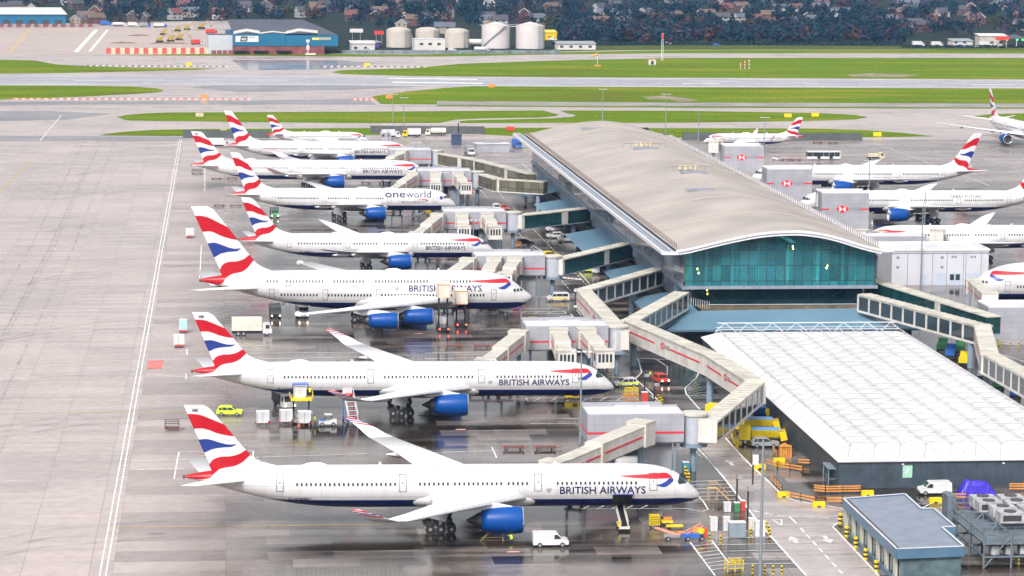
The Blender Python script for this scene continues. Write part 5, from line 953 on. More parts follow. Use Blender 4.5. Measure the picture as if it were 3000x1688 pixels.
def truck(label,px,rz,cabc,boxc,L=7.5,lit=False,h=2.4,group=None,at=None,tank=False,cat='truck',name='box_truck',tail=False):
    p=at or tuple(G(*px)); t=thing(name,label,cat,p,rz,group); key=(cabc.name,boxc.name,L,h,tank)
    link('cab',cached(('tc',cabc.name,L),lambda:(lambda b:(shell(b,[(L/2-1.9,.55),(L/2-.05,.55),(L/2,1.2),(L/2-.15,1.5),(L/2-.45,2.55),(L/2-1.9,2.6)],2.3,1.4,.05),b.mesh('cab'))[1])(MB().use(cabc))),t)
    link('windscreen',cached(('tws',L),lambda:MB().use(VGLS).add([(L/2-.13,-1,1.52),(L/2-.13,1,1.52),(L/2-.4,.95,2.4),(L/2-.4,-.95,2.4)],[(0,1,2,3)]).mesh('tw')),t)
    for s in (1,-1): link('side_window',cached(('tsw',L,s),lambda:MB().use(VGLS).b2((L/2-1.3,s*1.13,1.5),(L/2-.5,s*1.16,2.3)).mesh('ts')),t)
    if tank: link('tank',cached(('tt',boxc.name,L),lambda:MB().use(boxc).lathe([(.02,-L/2),(.9,-L/2),(1.15,-L/2+.2),(1.15,L/2-2.3),(.9,L/2-2.1),(.02,L/2-2.1)],(0,0,1.95),'X',16).mesh('tank')),t)
    else: link('cargo_box',cached(('tb',)+key,lambda:MB().use(boxc).b2((-L/2,-1.2,1.0),(L/2-2.05,1.2,1.0+h)).use(VBLK).b2((-L/2-.02,-1.22,1.0),(L/2-2.0,1.22,1.08)).mesh('box')),t)
    link('chassis',cached(('tch',L),lambda:MB().use(VBLK).b2((-L/2,-.9,.5),(L/2-1.9,.9,.98)).mesh('ch')),t)
    for x in (L/2-1.1,-L/2+1.3,-L/2+2.4)[:3 if L>7 else 2]:
        for s in (1,-1): link('wheel',wheelmesh(.48,.28),t,(x,s*1.0,.48))
    lm=cached(('lamp',lit),lambda:MB().use(HEADL if lit else HEADO).box((0,0,0),(.06,.26,.2)).mesh('lamp'))
    for s in (1,-1): link('headlight',lm,t,(L/2+.02,s*.85,.85))
    if tail:
        tm=cached(('tail',),lambda:MB().use(TAILL).box((0,0,0),(.08,.3,.25)).mesh('tl'))
        for s in (1,-1): link('tail_light',tm,t,(-L/2-.05,s*.9,.8))
    return t
def tug(label,px,rz,col=VWHITE,group=None):
    t=thing('baggage_tug',label,'tug',tuple(G(*px)),rz,group)
    link('body',cached(('tgb',col.name),lambda:MB().use(col).box((.0,0,.62),(3.0,1.5,.55)).box((.95,0,1.0),(1.1,1.4,.3)).use(VBLUE).box((-.9,0,.93),(1.0,1.3,.1)).mesh('tgb')),t)
    link('canopy',cached(('tgc',),lambda:MB().use(col).box((0.1,0,1.95),(1.3,1.4,.1)).use(VBLK).tube((-.45,-.6,.9),(-.45,-.6,1.9),.05,n=5).tube((-.45,.6,.9),(-.45,.6,1.9),.05,n=5).tube((.6,-.6,1.1),(.6,-.6,1.9),.05,n=5).tube((.6,.6,1.1),(.6,.6,1.9),.05,n=5).mesh('c')),t)
    link('windscreen',cached(('tgw',),lambda:MB().use(VGLS).b2((.62,-.6,1.15),(.66,.6,1.88)).mesh('w')),t)
    for x in (.95,-.95):
        for s in (1,-1): link('wheel',wheelmesh(.36),t,(x,s*.7,.36))
    return t
def dolly(label,px=None,rz=0,group='empty baggage dollies',at=None,L=3.3,tall=False):
    t=thing('baggage_dolly',label,'dolly',at or tuple(G(*px)),rz,group)
    def fr():
        b=MB().use(mat('dolly_rust',(.16,.06,.05),.6,noise=.3,scale=3)).box((0,0,.5),(L,1.6,.14)); b.use(VRED).box((L/2-.05,0,.62),(.12,1.6,.3)).box((-L/2+.05,0,.62),(.12,1.6,.3)).use(VBLK).tube((L/2,0,.45),(L/2+1.0,0,.35),.05,n=5)
        for k in range(5): b.use(VBLK).tube((-L/2+.4+k*(L-.8)/4,-.75,.6),(-L/2+.4+k*(L-.8)/4,.75,.6),.05,n=5)
        if tall:
            b.use(VBLK)
            for x in (-L/2+.05,L/2-.05):
                for y in (-.75,.75): b.tube((x,y,.6),(x,y,1.8),.05,n=5)
            for z in (1.1,1.45,1.8):
                for y in (-.75,.75): b.tube((-L/2,y,z),(L/2,y,z),.04,n=4)
                for x in (-L/2+.05,L/2-.05): b.tube((x,-.75,z),(x,.75,z),.04,n=4)
            b.use(VRED).box((-L/2,0,.9),(.06,1.5,.5)).box((L/2,0,.9),(.06,1.5,.5))
        return b.mesh('frame')
    link('frame',cached(('dly',L,tall),fr),t)
    for x in (L/2-.5,-L/2+.5):
        for s in (1,-1): link('wheel',wheelmesh(.22,.14),t,(x,s*.65,.22))
    return t
def container(label,at,rz=0,h=1.6,col=None,group='cargo containers on the apron',L=2.2):
    col=col or CONT; b=MB().use(col).xprism([(-L/2,0),(L/2*.72,0),(L/2,.45),(L/2,h),(-L/2,h)],-.8,.8).use(LINE).b2((-L/2+.1,-.82,.1),(-L/2+.16,-.8,h-.1)).b2((-.03,-.82,.1),(.03,-.8,h-.1)); b.use(TRIM).b2((-L/2,-.78,h),(L/2,.78,h+.03))
    o=b.build('cargo_container',None,at,rz); return tag(o,label,'container',group)
def on(p,z): return (p[0],p[1],p[2]+z)
car('van','white panel van parked on the wet apron below the nearest airliner','van',(1612,1600),0,VWHITE)
car('van','white delivery van beside the dark shed wall and blue tarpaulin','van',(2737,1448),math.pi-.02,VWHITE)
car('suv','hi-vis yellow car with white bonnet left of the nearest tail fin','car',(673,1217),R(-6),VHV)
car('suv','hi-vis yellow and white car in front of the second airliner nose','car',(1832,1133),math.pi+.15,VWHITE,stripe=VHV)
car('suv','red car with lit headlights driving toward us on the stand road','car',(1937,1122),R(-78),VRED,lit=True)
car('minibus','white minibus parked under the green walkway, rearmost of three','van',(1626,678),math.pi+.1,VWHITE)
car('suv','small white car between the two parked white vans','car',(1625,698),math.pi+.1,VWHITE)
car('van','white panel van nearest us of the three under the green walkway','van',(1660,708),math.pi+.15,VWHITE)
car('minibus','white minibus with yellow flank line beside the double decker nose','van',(1634,882),math.pi,VWHITE,stripe=VYEL)
car('suv','yellow car on the road left of the angled cream walkway','car',(1612,755),R(20),VYEL)
car('suv','hi-vis patrol car on the road behind the dark green walkway','car',(1722,797),math.pi,VHV)
truck('small white flatbed truck beside the hi-vis patrol car',(1766,803),R(175),VWHITE,VBLK,5.5,h=.5)
car('suv','dark car near the ramp of the fourth boarding box','car',(1537,718),R(10),VBLK)
car('suv','red car on the road under the pale paned walkway','car',(1473,617),R(-60),VRED)
car('suv','silver car parked among the yellow ploughs','car',(2240,1310),R(-5),mat('vehicle_silver',(.35,.37,.4),.25,metal=.3))
car('suv','hi-vis yellow car near the far roof corner','car',(1535,418),R(180),VHV)
truck('cream box truck standing behind the second tail fin',(738,982),0,VWHITE,BOXC,8.2,h=2.7)
truck('dark truck with lit headlights under the double decker tail',(806,930),R(-88),VBLK,VBLK,6.5,lit=True,h=1.6)
truck('pale truck with lit headlights half hidden behind the double decker wing',(885,928),R(-86),VWHITE,GREYM,6.5,lit=True,h=1.4)
truck('dark green truck with lit headlights under the dotted airliner',(804,637),R(-88),VGRN,VBLK,6.5,lit=True,h=1.6)
truck('white lorry with lit headlights behind the cargo loader',(832,1194),R(-70),VWHITE,VBLK,6,lit=True,h=1.6)
truck('white box lorry near the boarding box nearest the runway',(1145,405),R(5),VWHITE,VWHITE,7,h=2.3)
truck('yellow fronted truck beside the farthest left airliner nose',(1205,402),R(185),VYEL,VWHITE,7)
truck('cream fuel truck on the grass edge left of the roof',(1276,398),R(180),BOXC,BOXC,8,tank=True)
truck('white catering truck parked behind the tail of the runway-end airliner',(640,432),R(0),VWHITE,VWHITE,8)
truck('white truck beside the striped tail, ladder raised',(655,400),R(90),VWHITE,VYEL,7,h=1.6)
truck('white flatbed beside the grey equipment on the roof-end stand',(1375,455),R(-80),VWHITE,GREYM,7)
truck('blue box truck at the end of the grey equipment yard',(1515,435),R(-80),VBLUE,VBLUE,6)
tug('white tug with blue bonnet left of the striped stairs',(960,1247),0)
tug('white tug pulling empty dollies by the airport bus',(2275,470),math.pi,group=None)
tug('grey tug at the double decker nose bridge',(1440,905),R(90),VWHITE)
# raised catering trucks at the double decker
for px,zb,l in (((1297,968),7.2,'catering truck with its box raised highest at the double decker'),((1349,955),5.0,'catering truck with lower raised box beside the lettering')):
    p=G(*px); t=thing('catering_truck',l,'catering truck',(p.x,p.y,0),R(90),'catering trucks at the double decker'); L=7
    MB().use(VWHITE).b2((-L/2+5.2,-1.2,.6),(L/2,1.2,2.5)).build('cab',t); MB().use(VGLS).b2((L/2,-1,1.5),(L/2+.03,1,2.3)).build('windscreen',t); MB().use(VBLK).b2((-L/2,-1.1,.5),(L/2-1.6,1.1,1.1)).build('chassis',t)
    b=MB().use(VBLK)
    for s in (-.9,.9):
        for z0,z1 in ((1.1,1.1+(zb-1.1)/2),(1.1+(zb-1.1)/2,zb)): b.tube((-2.2,s,z0),(1.2,s,z1),.12,n=6); b.tube((1.2,s,z0),(-2.2,s,z1),.12,n=6)
    b.build('scissor_lift',t); MB().use(BOXC).b2((-2.9,-1.25,zb),(3.2,1.25,zb+2.8)).use(VORG).b2((-2.95,-1.3,zb+2.7),(-2.85,1.3,zb+2.85)).b2((-2.95,-1.3,zb),(-2.85,1.3,zb+.12)).b2((-2.95,-1.3,zb),(-2.85,-1.2,zb+2.8)).b2((-2.95,1.2,zb),(-2.85,1.3,zb+2.8)).build('cargo_box',t); MB().use(GREYM).b2((3.2,-1.2,zb),(4.6,1.2,zb+.12)).build('platform',t)
    for x in (2.4,-2.2):
        for s in (1,-1): link('wheel',wheelmesh(.48,.28),t,(x,s*1.0,.48))
    tm=cached(('tail',),lambda:MB().use(TAILL).box((0,0,0),(.08,.3,.25)).mesh('tl'))
    for s in (1,-1): link('tail_light',tm,t,(-L/2-.05,s*.9,.8))
# cargo loader, containers and carts at the second airliner
p=G(884,1240); t=thing('cargo_loader','yellow cargo loader with raised platform under blue cover','cargo loader',(p.x,p.y,0),0); 
b=MB().use(VYEL).box((0,3.2,3.75),(3.6,3.4,.35)).box((2.0,3.2,4.4),(.12,3.2,.08)).use(VYEL)
for y in (1.6,3.2,4.8): b.tube((1.95,y,3.9),(1.95,y,4.9),.06,n=5)
b.box((1.95,3.2,4.9),(.1,3.3,.1)).box((-1.95,3.2,4.3),(.1,3.3,.6)); b.build('platform',t)
MB().use(VBLUE).box((-.1,4.2,6.1),(2.8,1.8,.14)).use(VBLK).tube((-1.4,3.4,3.9),(-1.4,3.4,6.1),.07,n=5).tube((1.2,3.4,3.9),(1.2,3.4,6.1),.07,n=5).tube((-1.4,5,3.9),(-1.4,5,6.1),.07,n=5).tube((1.2,5,3.9),(1.2,5,6.1),.07,n=5).build('cover',t)
b=MB().use(VBLK)
for s in (-1.3,1.3): b.tube((s,1.2,.8),(s,5,3.6),.12,n=6); b.tube((s,5,.8),(s,1.2,3.6),.12,n=6)
b.build('scissor_lift',t); MB().use(GREYM).box((0,2.6,.55),(3.4,7.6,.5)).use(VWHITE).box((1.4,-.3,1.3),(.8,1.6,1.3)).build('chassis',t)
for x in (-1.4,1.4):
    for y in (-.3,5.2): link('wheel',cached(('lw',),lambda:MB().use(TYRE).lathe([(.2,-.15),(.42,-.15),(.42,.15),(.2,.15)],(0,0,0),'X',12).mesh('lw')),t,(x,y,.42))
container('container riding on top of the raised cargo loader',(p.x-.2,p.y+3.9,3.93),h=1.6)
for (px,l,dl) in (((770,1247),'pale container on the left cart behind the loader','cart under the left container behind the loader'),((838,1243),'pale container on the cart next to the loader','cart under the container next to the loader'),((892,1247),'pale container in front of the loader lift','cart in front of the loader lift')):
    q=G(*px); dolly(dl,at=(q.x,q.y,0),L=2.6,group='loaded container carts'); container(l,(q.x,q.y,.6),h=1.9)
for (px,l,dl,c,hh) in (((556,697),'white container alone on the apron by the double stripe','cart under the lone white container by the stripe',VWHITE,1.9),((537,975),'white container with pale blue top behind the other','cart under the pale blue topped container',mat('pale_blue',(.35,.6,.75),.5),2.2),((524,1018),'white container nearer us of the left pair','cart under the nearer left container',VWHITE,2.0)):
    q=G(*px); dolly(dl,at=(q.x,q.y,0),rz=R(90),L=2.6,group='loaded container carts'); container(l,(q.x,q.y,.6),R(90) if c is not VWHITE else 0,hh,c)
dolly('dark barred baggage cart with red ends left of the nearest fin',(504,1262),0,group=None,tall=True,L=2.4)
for px,l in (((1505,1318),'empty low dolly left of the nearest boarding bridge, left of two'),((1597,1318),'empty low dolly left of the nearest boarding bridge, right of two'),((1330,1020),'empty dolly on the stand behind the second airliner'),((1412,1020),'empty dolly beside the second boarding bridge'),((634,527),'red dolly below the sixth stand tail, left'),((642,606),'long red dolly left of the fourth tail'),((690,606),'dark dolly touching the fourth tail'),((680,526),'dark dolly below the sixth stand tail, right'),((577,512),'barred cart below the striped winglet airliner tail'),((2303,471),'red dolly first behind the tug by the bus'),((2333,472),'red dolly second behind the tug by the bus'),((2395,421),'dolly at the blast fence, left'),((2440,422),'dolly at the blast fence, right')):
    dolly(l,px,0,L=3.4,tall='barred' in l)
# striped mobile stairs
p=G(1028,1236); t=thing('mobile_stairs','red and white mobile stairs on blue base under the second wing tip','stairs',(p.x,p.y,0),R(100)); b=MB().use(VWHITE)
for s in (-.8,.8): b.tube((-2.2,s,.7),(2.0,s,4.4),.09,n=5); b.tube((-2.2,s,1.7),(2.0,s,5.4),.06,n=5)
for k in range(12): b.use(VRED if k%2 else VWHITE).box((-2.2+k*.37,0,.75+k*.33),(.3,1.6,.06))
b.build('flight',t); b=MB().use(VBLUE)
for s in (-.9,.9): b.tube((-2.2,s,.35),(2.4,s,.35),.1,n=5); b.tube((2.0,s,.35),(1.9,s,4.3),.08,n=5); b.tube((-.2,s,.35),(1.9,s,2.6),.06,n=5)
b.build('base',t); MB().use(VRED).box((2.4,0,4.45),(1.2,1.7,.1)).use(VWHITE).box((2.9,0,5.0),(.06,1.7,1.0)).build('platform',t)
for x in (-1.8,2.0):
    for s in (-.9,.9): link('wheel',wheelmesh(.3),t,(x,s,.3))
# belt loader at the nearest airliner's open front hold
hold=[o for o in COL.objects if o.get('label','').startswith('nearest white airliner')][0]; BA_=CACHE[('B','A')]
link('hold_dark_decal',BA_.decal('hold',[[(10.1,2.95),(12.9,2.95),(12.9,4.75),(10.1,4.75)]],VBLK,-1,.02),hold)  # flat black decal paints the dark inside of the open hold
y,z=BA_.y(11.5,4.75,.05); MB().use(RIBB).add([(37.6-12.95,-y,z),(37.6-10.0,-y,z),(37.6-10.0,-y-1.55,z+.35),(37.6-12.95,-y-1.55,z+.35),(37.6-12.95,-y,z+.12),(37.6-10.0,-y,z+.12),(37.6-10.0,-y-1.55,z+.47),(37.6-12.95,-y-1.55,z+.47)],[(3,2,1,0),(4,5,6,7),(0,1,5,4),(1,2,6,5),(2,3,7,6),(3,0,4,7)]).build('hold_door',hold)
p=G(1828,1556); t=thing('belt_loader','belt loader rising to the open hold of the nearest airliner','belt loader',(p.x,p.y,0),R(90)); b=MB().use(BOXC)
for s in (-.55,.55): b.tube((-.6,s,.8),(7.4,s,3.3),.1,n=5); b.tube((-.6,s,1.5),(7.4,s,4.0),.05,n=5)
for k in range(9): b.tube((k*.9-.4,-.55,.86+k*.28),(k*.9-.4,-.55,1.56+k*.28),.04,n=4); b.tube((k*.9-.4,.55,.86+k*.28),(k*.9-.4,.55,1.56+k*.28),.04,n=4)
b.build('conveyor_frame',t); MB().use(VBLK).add([(-.6,-.5,.85),(7.4,-.5,3.35),(7.4,.5,3.35),(-.6,.5,.85)],[(0,1,2,3)]).build('belt',t); MB().use(BOXC).box((1.0,0,.6),(3.2,1.5,.4)).use(VYEL).box((.2,.6,1.0),(.7,.5,.7)).build('chassis',t)
for x in (-.1,2.2):
    for s in (-.75,.75): link('wheel',wheelmesh(.33),t,(x,s,.33))
# tow tractor and tow bar at the nearest nose
p=G(1935,1545); t=thing('ground_power_cart','yellow service cart beneath the nearest nose','service cart',(p.x,p.y,0),0); b=MB().use(VYEL)
for k in range(5): b.box((-.9,0,.5+k*.32),(1.5,1.2,.1)); b.tube((-1.6+k*.35,-.6,.4),(-1.6+k*.35,-.6,2.0),.05,n=4)
b.box((.9,0,.9),(1.6,1.0,.3)).use(VORG).box((1.0,0,1.25),(1.2,.8,.4)).use(VYEL).box((1.9,-.9,.4),(2.4,.6,.25)); b.build('body',t)
for x in (-1.2,1.2):
    for s in (-.5,.5): link('wheel',wheelmesh(.25,.15),t,(x,s,.25))
p=G(2020,1580); t=thing('tow_bar_trolley','red and blue tow bar trolley right of the nearest nose wheel','tow trolley',(p.x,p.y,0),R(0)); b=MB().use(mat('pale_red_bar',(.62,.25,.2),.5))
b.tube((-4.4,3.4,.9),(-2.0,-.6,.7),.14,n=6).tube((-4.0,3.4,.9),(-1.4,-.6,.7),.14,n=6).tube((-1.6,-.5,.8),(1.9,2.4,1.6),.12,n=6).tube((-.9,-.7,.8),(2.3,1.9,1.5),.12,n=6); b.use(VORG).box((1.2,.4,1.2),(1.4,.9,.7)).box((-1.2,.2,.9),(1.0,.8,.4)); b.build('bar',t)
MB().use(VBLUE).box((0,-.6,.7),(2.6,1.1,.5)).use(GREYM).box((-2.6,-.3,.6),(2.2,.8,.35)).use(VYEL).lathe([(.02,1.0),(.55,1.0),(.55,1.5),(.02,1.5)],(1.6,-.3,0),'Z',12).use(VRED).box((2.2,-.2,1.0),(.4,.8,1.3)).build('chassis',t)
for x in (-3.2,-.4,1.6):
    for s in (-1.0,.0): link('wheel',wheelmesh(.33),t,(x,s-.1,.33))
p=G(1440,1583); t=thing('engine_stand','yellow tripod stand beneath the nearest engine','stand',(p.x,p.y,0),0); b=MB().use(mat('stand_yellow',(.42,.32,.08),.5)); b.tube((-1.6,-.5,0),(-.2,0,1.5),.06,n=5).tube((-1.2,.6,0),(.2,0,1.5),.06,n=5).tube((1.6,-.5,0),(1.4,0,1.4),.06,n=5).box((0,0,1.5),(3.4,.8,.08)).box((.1,0,.4),(3.2,.06,.06)); b.build('frame',t)
p=G(2032,1470); t=thing('access_steps','yellow access steps by the nearest nose','steps',tuple(G(2110,1468)),R(180)); b=MB().use(mat('faded_yellow',(.50,.33,.14),.5)); 
for s in (-.6,.6): b.tube((-1.2,s,.1),(.6,s,2.0),.07,n=5).tube((.6,s,.1),(.6,s,2.0),.07,n=5).tube((1.8,s,.1),(1.8,s,2.0),.07,n=5).tube((.6,s,2.9),(1.8,s,2.9),.05,n=5).tube((-1.2,s,1.0),(.6,s,2.9),.05,n=5)
for k in range(6): b.box((-1.2+k*.36,0,.25+k*.35),(.3,1.2,.05))
b.box((1.2,0,2.0),(1.4,1.3,.08)); b.build('frame',t)
# snow ploughs parked along the shed
def plough(label,px,rz,hop=VYEL):
    t=thing('snow_plough',label,'snow plough',tuple(G(*px)),rz,'snow ploughs beside the shed')
    MB().use(VYEL).b2((1.2,-1.2,.8),(3.0,1.2,3.0)).build('cab',t); MB().use(VGLS).b2((3.0,-1.05,1.9),(3.04,1.05,2.8)).b2((1.8,-1.22,1.9),(2.8,-1.2,2.7)).build('windscreen',t); MB().use(hop).add([(-3.6,-.6,1.2),(1,-.6,1.2),(1,.6,1.2),(-3.6,.6,1.2),(-3.7,-1.2,2.5),(1.05,-1.2,2.5),(1.05,1.2,2.5),(-3.7,1.2,2.5)],[(3,2,1,0),(4,5,6,7),(0,1,5,4),(1,2,6,5),(2,3,7,6),(3,0,4,7)]).build('hopper',t); MB().use(mat('tarp_blue',(.10,.28,.62),.4)).b2((-3.6,-1.15,2.5),(.9,1.15,2.62)).build('hopper_cover',t); MB().use(VBLK).b2((-4,-1,.6),(3,1,1.18)).build('chassis',t)
    MB().use(VYEL).add([(3.8,-1.8,.2),(3.8,1.8,.2),(4.3,1.8,1.3),(4.3,-1.8,1.3),(3.65,-1.8,.2),(3.65,1.8,.2),(4.1,1.8,1.35),(4.1,-1.8,1.35)],[(0,1,2,3),(7,6,5,4),(0,3,7,4),(1,5,6,2),(3,2,6,7)]).build('plough_blade',t)
    b=MB()
    for k in range(7): b.use(BRUSHM if k%2 else VYEL).box((-4.25,-1.05+k*.35,1.55),(1.1,.34,1.5),tilt=.25)
    b.build('spreader',t)
    for x in (2.0,-1.6,-2.9):
        for s in (1,-1): link('wheel',wheelmesh(.5,.3),t,(x,s*1.0,.5))
for l,px,h in (('rearmost yellow snow plough by the shed, blue hopper',(2180,1232),VBLUE),('middle yellow snow plough by the shed wall',(2200,1268),VYEL),('nearest yellow snow plough by the shed wall',(2218,1300),VYEL)): plough(l,px,R(172),h)
plough('yellow snow plough half hidden under the cream walkway',(2120,1236),R(150))
for l,px,c in (('green machine right of the shed, first in line',(2760,1030),VGRN),('green machine right of the shed, beside a blue one',(2812,1036),VGRN),('blue machine right of the shed behind the yellow one',(2785,1048),VBLUE),('yellow and orange machine right of the shed roof edge',(2825,1070),VYEL),('green machine under the right framed walkway',(2925,1140),VGRN),('grey machine right of the shed near the walkway column',(2880,1108),GREYM),('blue machine at the right edge by the shed',(2975,1165),VBLUE)):
    t=thing('service_machine',l,'machine',tuple(G(*px)),R(70),'machines parked right of the shed'); MB().use(c).box((-.6,0,1.3),(3.6,1.9,1.0)).box((1.5,0,1.7),(1.1,1.8,1.7)).build('body',t); MB().use(VGLS).box((2.06,0,2.0),(.04,1.6,.8)).build('windscreen',t); MB().use(VBLK).box((0,0,.6),(4.6,1.6,.35)).build('chassis',t)
    for x in (1.4,-1.5):
        for s in (1,-1): link('wheel',wheelmesh(.45,.28),t,(x,s*.85,.45))
# airport bus
p=G(2411,468); t=thing('airport_bus','white airport bus with dark windows on the right apron','bus',(p.x,p.y,0),math.pi); MB().use(VWHITE).b2((-6,-1.4,.4),(6,1.4,1.25)).b2((-6,-1.4,2.75),(6,1.4,3.1)).b2((-6,-1.35,1.2),(5.9,1.35,2.8)).build('body',t)
for k in range(6): MB().use(VGLS).b2((-5.7+k*1.95,1.36,1.25),(-5.7+k*1.95+1.85,1.4,2.72)).build('window',t)
for x in (-3.2,1.2): MB().use(VBLK).b2((x,1.38,.45),(x+1.2,1.42,2.7)).build('door',t)
MB().use(VGLS).b2((6,-1.25,1.2),(6.03,1.25,2.8)).build('windscreen',t)
for x in (-3.6,4):
    for s in (1,-1): link('wheel',wheelmesh(.5,.3),t,(x,s*1.2,.5))
truck('tracked loader pile on a flatbed beyond the wide airliner',(2565,468),0,CREAM,CREAM,6,h=1.2)
# blue tarpaulin heap
rg=random.Random(4); b=MB(); b.use(mat('tarpaulin_blue',(.035,.02,.42),.35,noise=.25,scale=1.2)); nx=14;ny=8; vs=[]
for j in range(ny+1):
    for i in range(nx+1):
        u,v=i/nx,j/ny; h=2.3*min(1,4.2*min(u,1-u))**.8*min(1,5*min(v,1-v))**.7*(1-.25*u)+rg.uniform(-.09,.09)*(0<i<nx and 0<j<ny); vs.append((-3+6*u,-1.4+2.8*v,max(.03,h)))
b.add(vs,[(j*(nx+1)+i,j*(nx+1)+i+1,(j+1)*(nx+1)+i+1,(j+1)*(nx+1)+i) for j in range(ny) for i in range(nx)])
tag(b.build('tarpaulin_heap',None,tuple(G(2860,1447))),'crumpled bright blue tarpaulin over equipment beside the shed wall','tarpaulin')
# ------------------------------------------------------------------ barriers, blocks, bollards, cones, cabinets
def boards(pts,base,group='orange plank barriers by the shed',rows=2):
    n=0
    for (x0,y0),(x1,y1) in zip(pts[:-1],pts[1:]):
        a,c=G(x0,y0),G(x1,y1); L=(c-a).length; k=max(1,round(L/2.3)); ang=math.atan2(c.y-a.y,c.x-a.x)
        for i in range(k):
            m=a+(c-a)*((i+.5)/k); w=L/k; t=thing('plank_barrier',base,'barrier',(m.x,m.y,0),ang,group)
            for z in ((.45,.85,1.2) if rows>2 else (.55,1.0)): link('board',cached(('bd',round(w,1)),lambda:MB().use(VORG).box((0,0,0),(w-.12,.09,.2)).mesh('bd')),t,(0,-.06,z))
            link('post',cached(('bp',),lambda:MB().use(VBLK).box((0,0,.65),(.14,.14,1.3)).mesh('bp')),t,(w/2-.05,.04,0))
boards([(2245,1365),(2278,1374),(2352,1386)],'orange plank barrier beside the shelter')
boards([(2258,1412),(2290,1445)],'orange plank barrier turning along the curved kerb')
boards([(2304,1460),(2390,1478)],'orange plank barrier along the bend of the road')
boards([(2422,1478),(2468,1478)],'short orange plank barrier left of the kiosk')
boards([(2383,1444),(2418,1448),(2522,1446)],'tall orange plank barrier in front of the dark shed wall',rows=3)
boards([(2338,1364),(2372,1366)],'orange plank barrier behind the shelter')
boards([(2264,1325),(2276,1345)],'orange plank barrier at the plough bay')
boards([(2762,1466),(2830,1466)],'orange plank barrier below the tarpaulin')
boards([(2955,1440),(3010,1440)],'tall orange plank barrier at the right edge',rows=3)
for (x,y,l) in ((2225,1374,'yellow concrete block left of the orange barriers'),(2282,1356,'yellow concrete block above the orange barriers'),(2295,1456,'yellow concrete block on the curved kerb'),(2398,1485,'yellow concrete block at the road bend'),(2541,1452,'yellow concrete block before the shed wall'),(2740,1473,'yellow concrete block below the white van'),(1560,940,'yellow block at the double decker nose stand'),(2150,1195,'yellow block at the shed side bay')):
    o=MB().use(VYEL).box((0,0,.4),(1.9,.7,.8),taper=.75,tx=.96).use(VBLK).box((0,-.41,.12),(.5,.02,.2)).build('concrete_block',None,tuple(G(x,y)),.05); tag(o,l,'block','yellow concrete blocks')
b=MB().use(VORG)
for s in (-.9,.9): b.box((s,0,.9),(.12,1.2,1.8))
for k in range(6): b.box((-.75+k*.3,-.6,.8),(.2,.08,1.6))
b.add([(-1,-.6,1.7),(1,-.6,1.7),(0,-.6,2.2),(-1,.6,1.7),(1,.6,1.7),(0,.6,2.2)],[(0,1,2),(5,4,3),(0,2,5,3),(1,4,5,2)]); tag(b.build('timber_cabin',None,tuple(G(2300,1338))),'small orange timber cabin by the shed door','cabin')
def bollard(px,label,group='yellow and black bollards',h=1.2,r=.14):
    def f():
        b=MB()
        for k in range(5): b.use(VYEL if k%2==0 else VBLK).lathe([(r,k*h/5),(r,(k+1)*h/5)],(0,0,0),'Z',8)
        b.use(VYEL).lathe([(r,h),(.01,h+.04)],(0,0,0),'Z',8); return b.mesh('bol')
    o=link('bollard',cached(('bol',h,r),f),None,tuple(G(*px))); return tag(o,label,'bollard',group)
for x,y in ((2079,1585),(2111,1592),(2141,1570),(2174,1570),(2200,1570),(2244,1550),(2252,1562),(2255,1572),(2080,1535)): bollard((x,y),'yellow and black bollard guarding the white cabinets')
for x,y in ((2008,1388),(2013,1398),(2018,1408)): bollard((x,y),'yellow and black bollard under the boarding box column',r=.2)
for x,y in ((1752,1115),(1757,1125),(1790,1105),(2205,1680),(2240,1682),(2265,1682),(2290,1682)): bollard((x,y),'yellow and black bollard on the stand edge')
for x,y in ((2462,1520),(2480,1558),(2507,1590),(2536,1625),(2567,1660)): bollard((x,y+14),'fat yellow bollard in front of the kiosk glazing','yellow kiosk bollards',1.5,.32)
for x,y in ((2880,1650),(2970,1640),(2985,1652),(2935,1015),(2960,1018),(2985,1018),(2925,1010)): bollard((x,y),'yellow and black bollard on the right side')
def cabinet(px,size,label,col,group='equipment cabinets by the stand road'):
    w,d,h=size; b=MB().use(col).box((0,0,h/2+.1),(w,d,h)).use(TRIM).box((0,0,h+.13),(w+.08,d+.08,.08)).use(LINE).box((0,-d/2-.01,h/2),(.03,.02,h*.85)).use(NUND).box((0,0,.05),(w-.1,d-.1,.1)); return tag(b.build('equipment_cabinet',None,tuple(G(*px))),label,'cabinet',group)
cabinet((2090,1557),(1.0,.9,1.9),'white cabinet leftmost of the row by the bollards',VWHITE); cabinet((2127,1556),(.9,.9,1.9),'slim white cabinet left of the grey one',VWHITE); cabinet((2158,1574),(2.3,1.3,2.1),'large grey cabinet between the white ones',mat('cabinet_grey',(.22,.27,.31),.5)); cabinet((2203,1555),(1.0,.9,1.7),'cream cabinet right of the grey one',BOXC); cabinet((2225,1572),(1.4,1.0,2.1),'broad white cabinet nearest the mast',VWHITE); cabinet((2130,1500),(1.0,.9,1.3),'round-shouldered white cabinet behind the row',VWHITE); cabinet((2158,1500),(.8,.8,1.3),'green cabinet beside the red one',VGRN); cabinet((2175,1498),(.7,.7,1.5),'red cabinet by the stand edge',VRED); cabinet((2008,1385),(1.0,1.0,1.6),'teal bin beneath the boarding box rotunda',mat('teal_bin',(.03,.22,.32),.5)); cabinet((1888,1178),(1.1,1.1,1.7),'red cabinet behind the nearest boarding box roof',VRED); cabinet((1862,965),(1.2,1.2,1.8),'blue bin at the cream walkway column',VBLUE); cabinet((2630,1672),(1.4,.2,1.0),'blue notice board at the kiosk front',mat('notice_blue',(.06,.04,.35),.4))
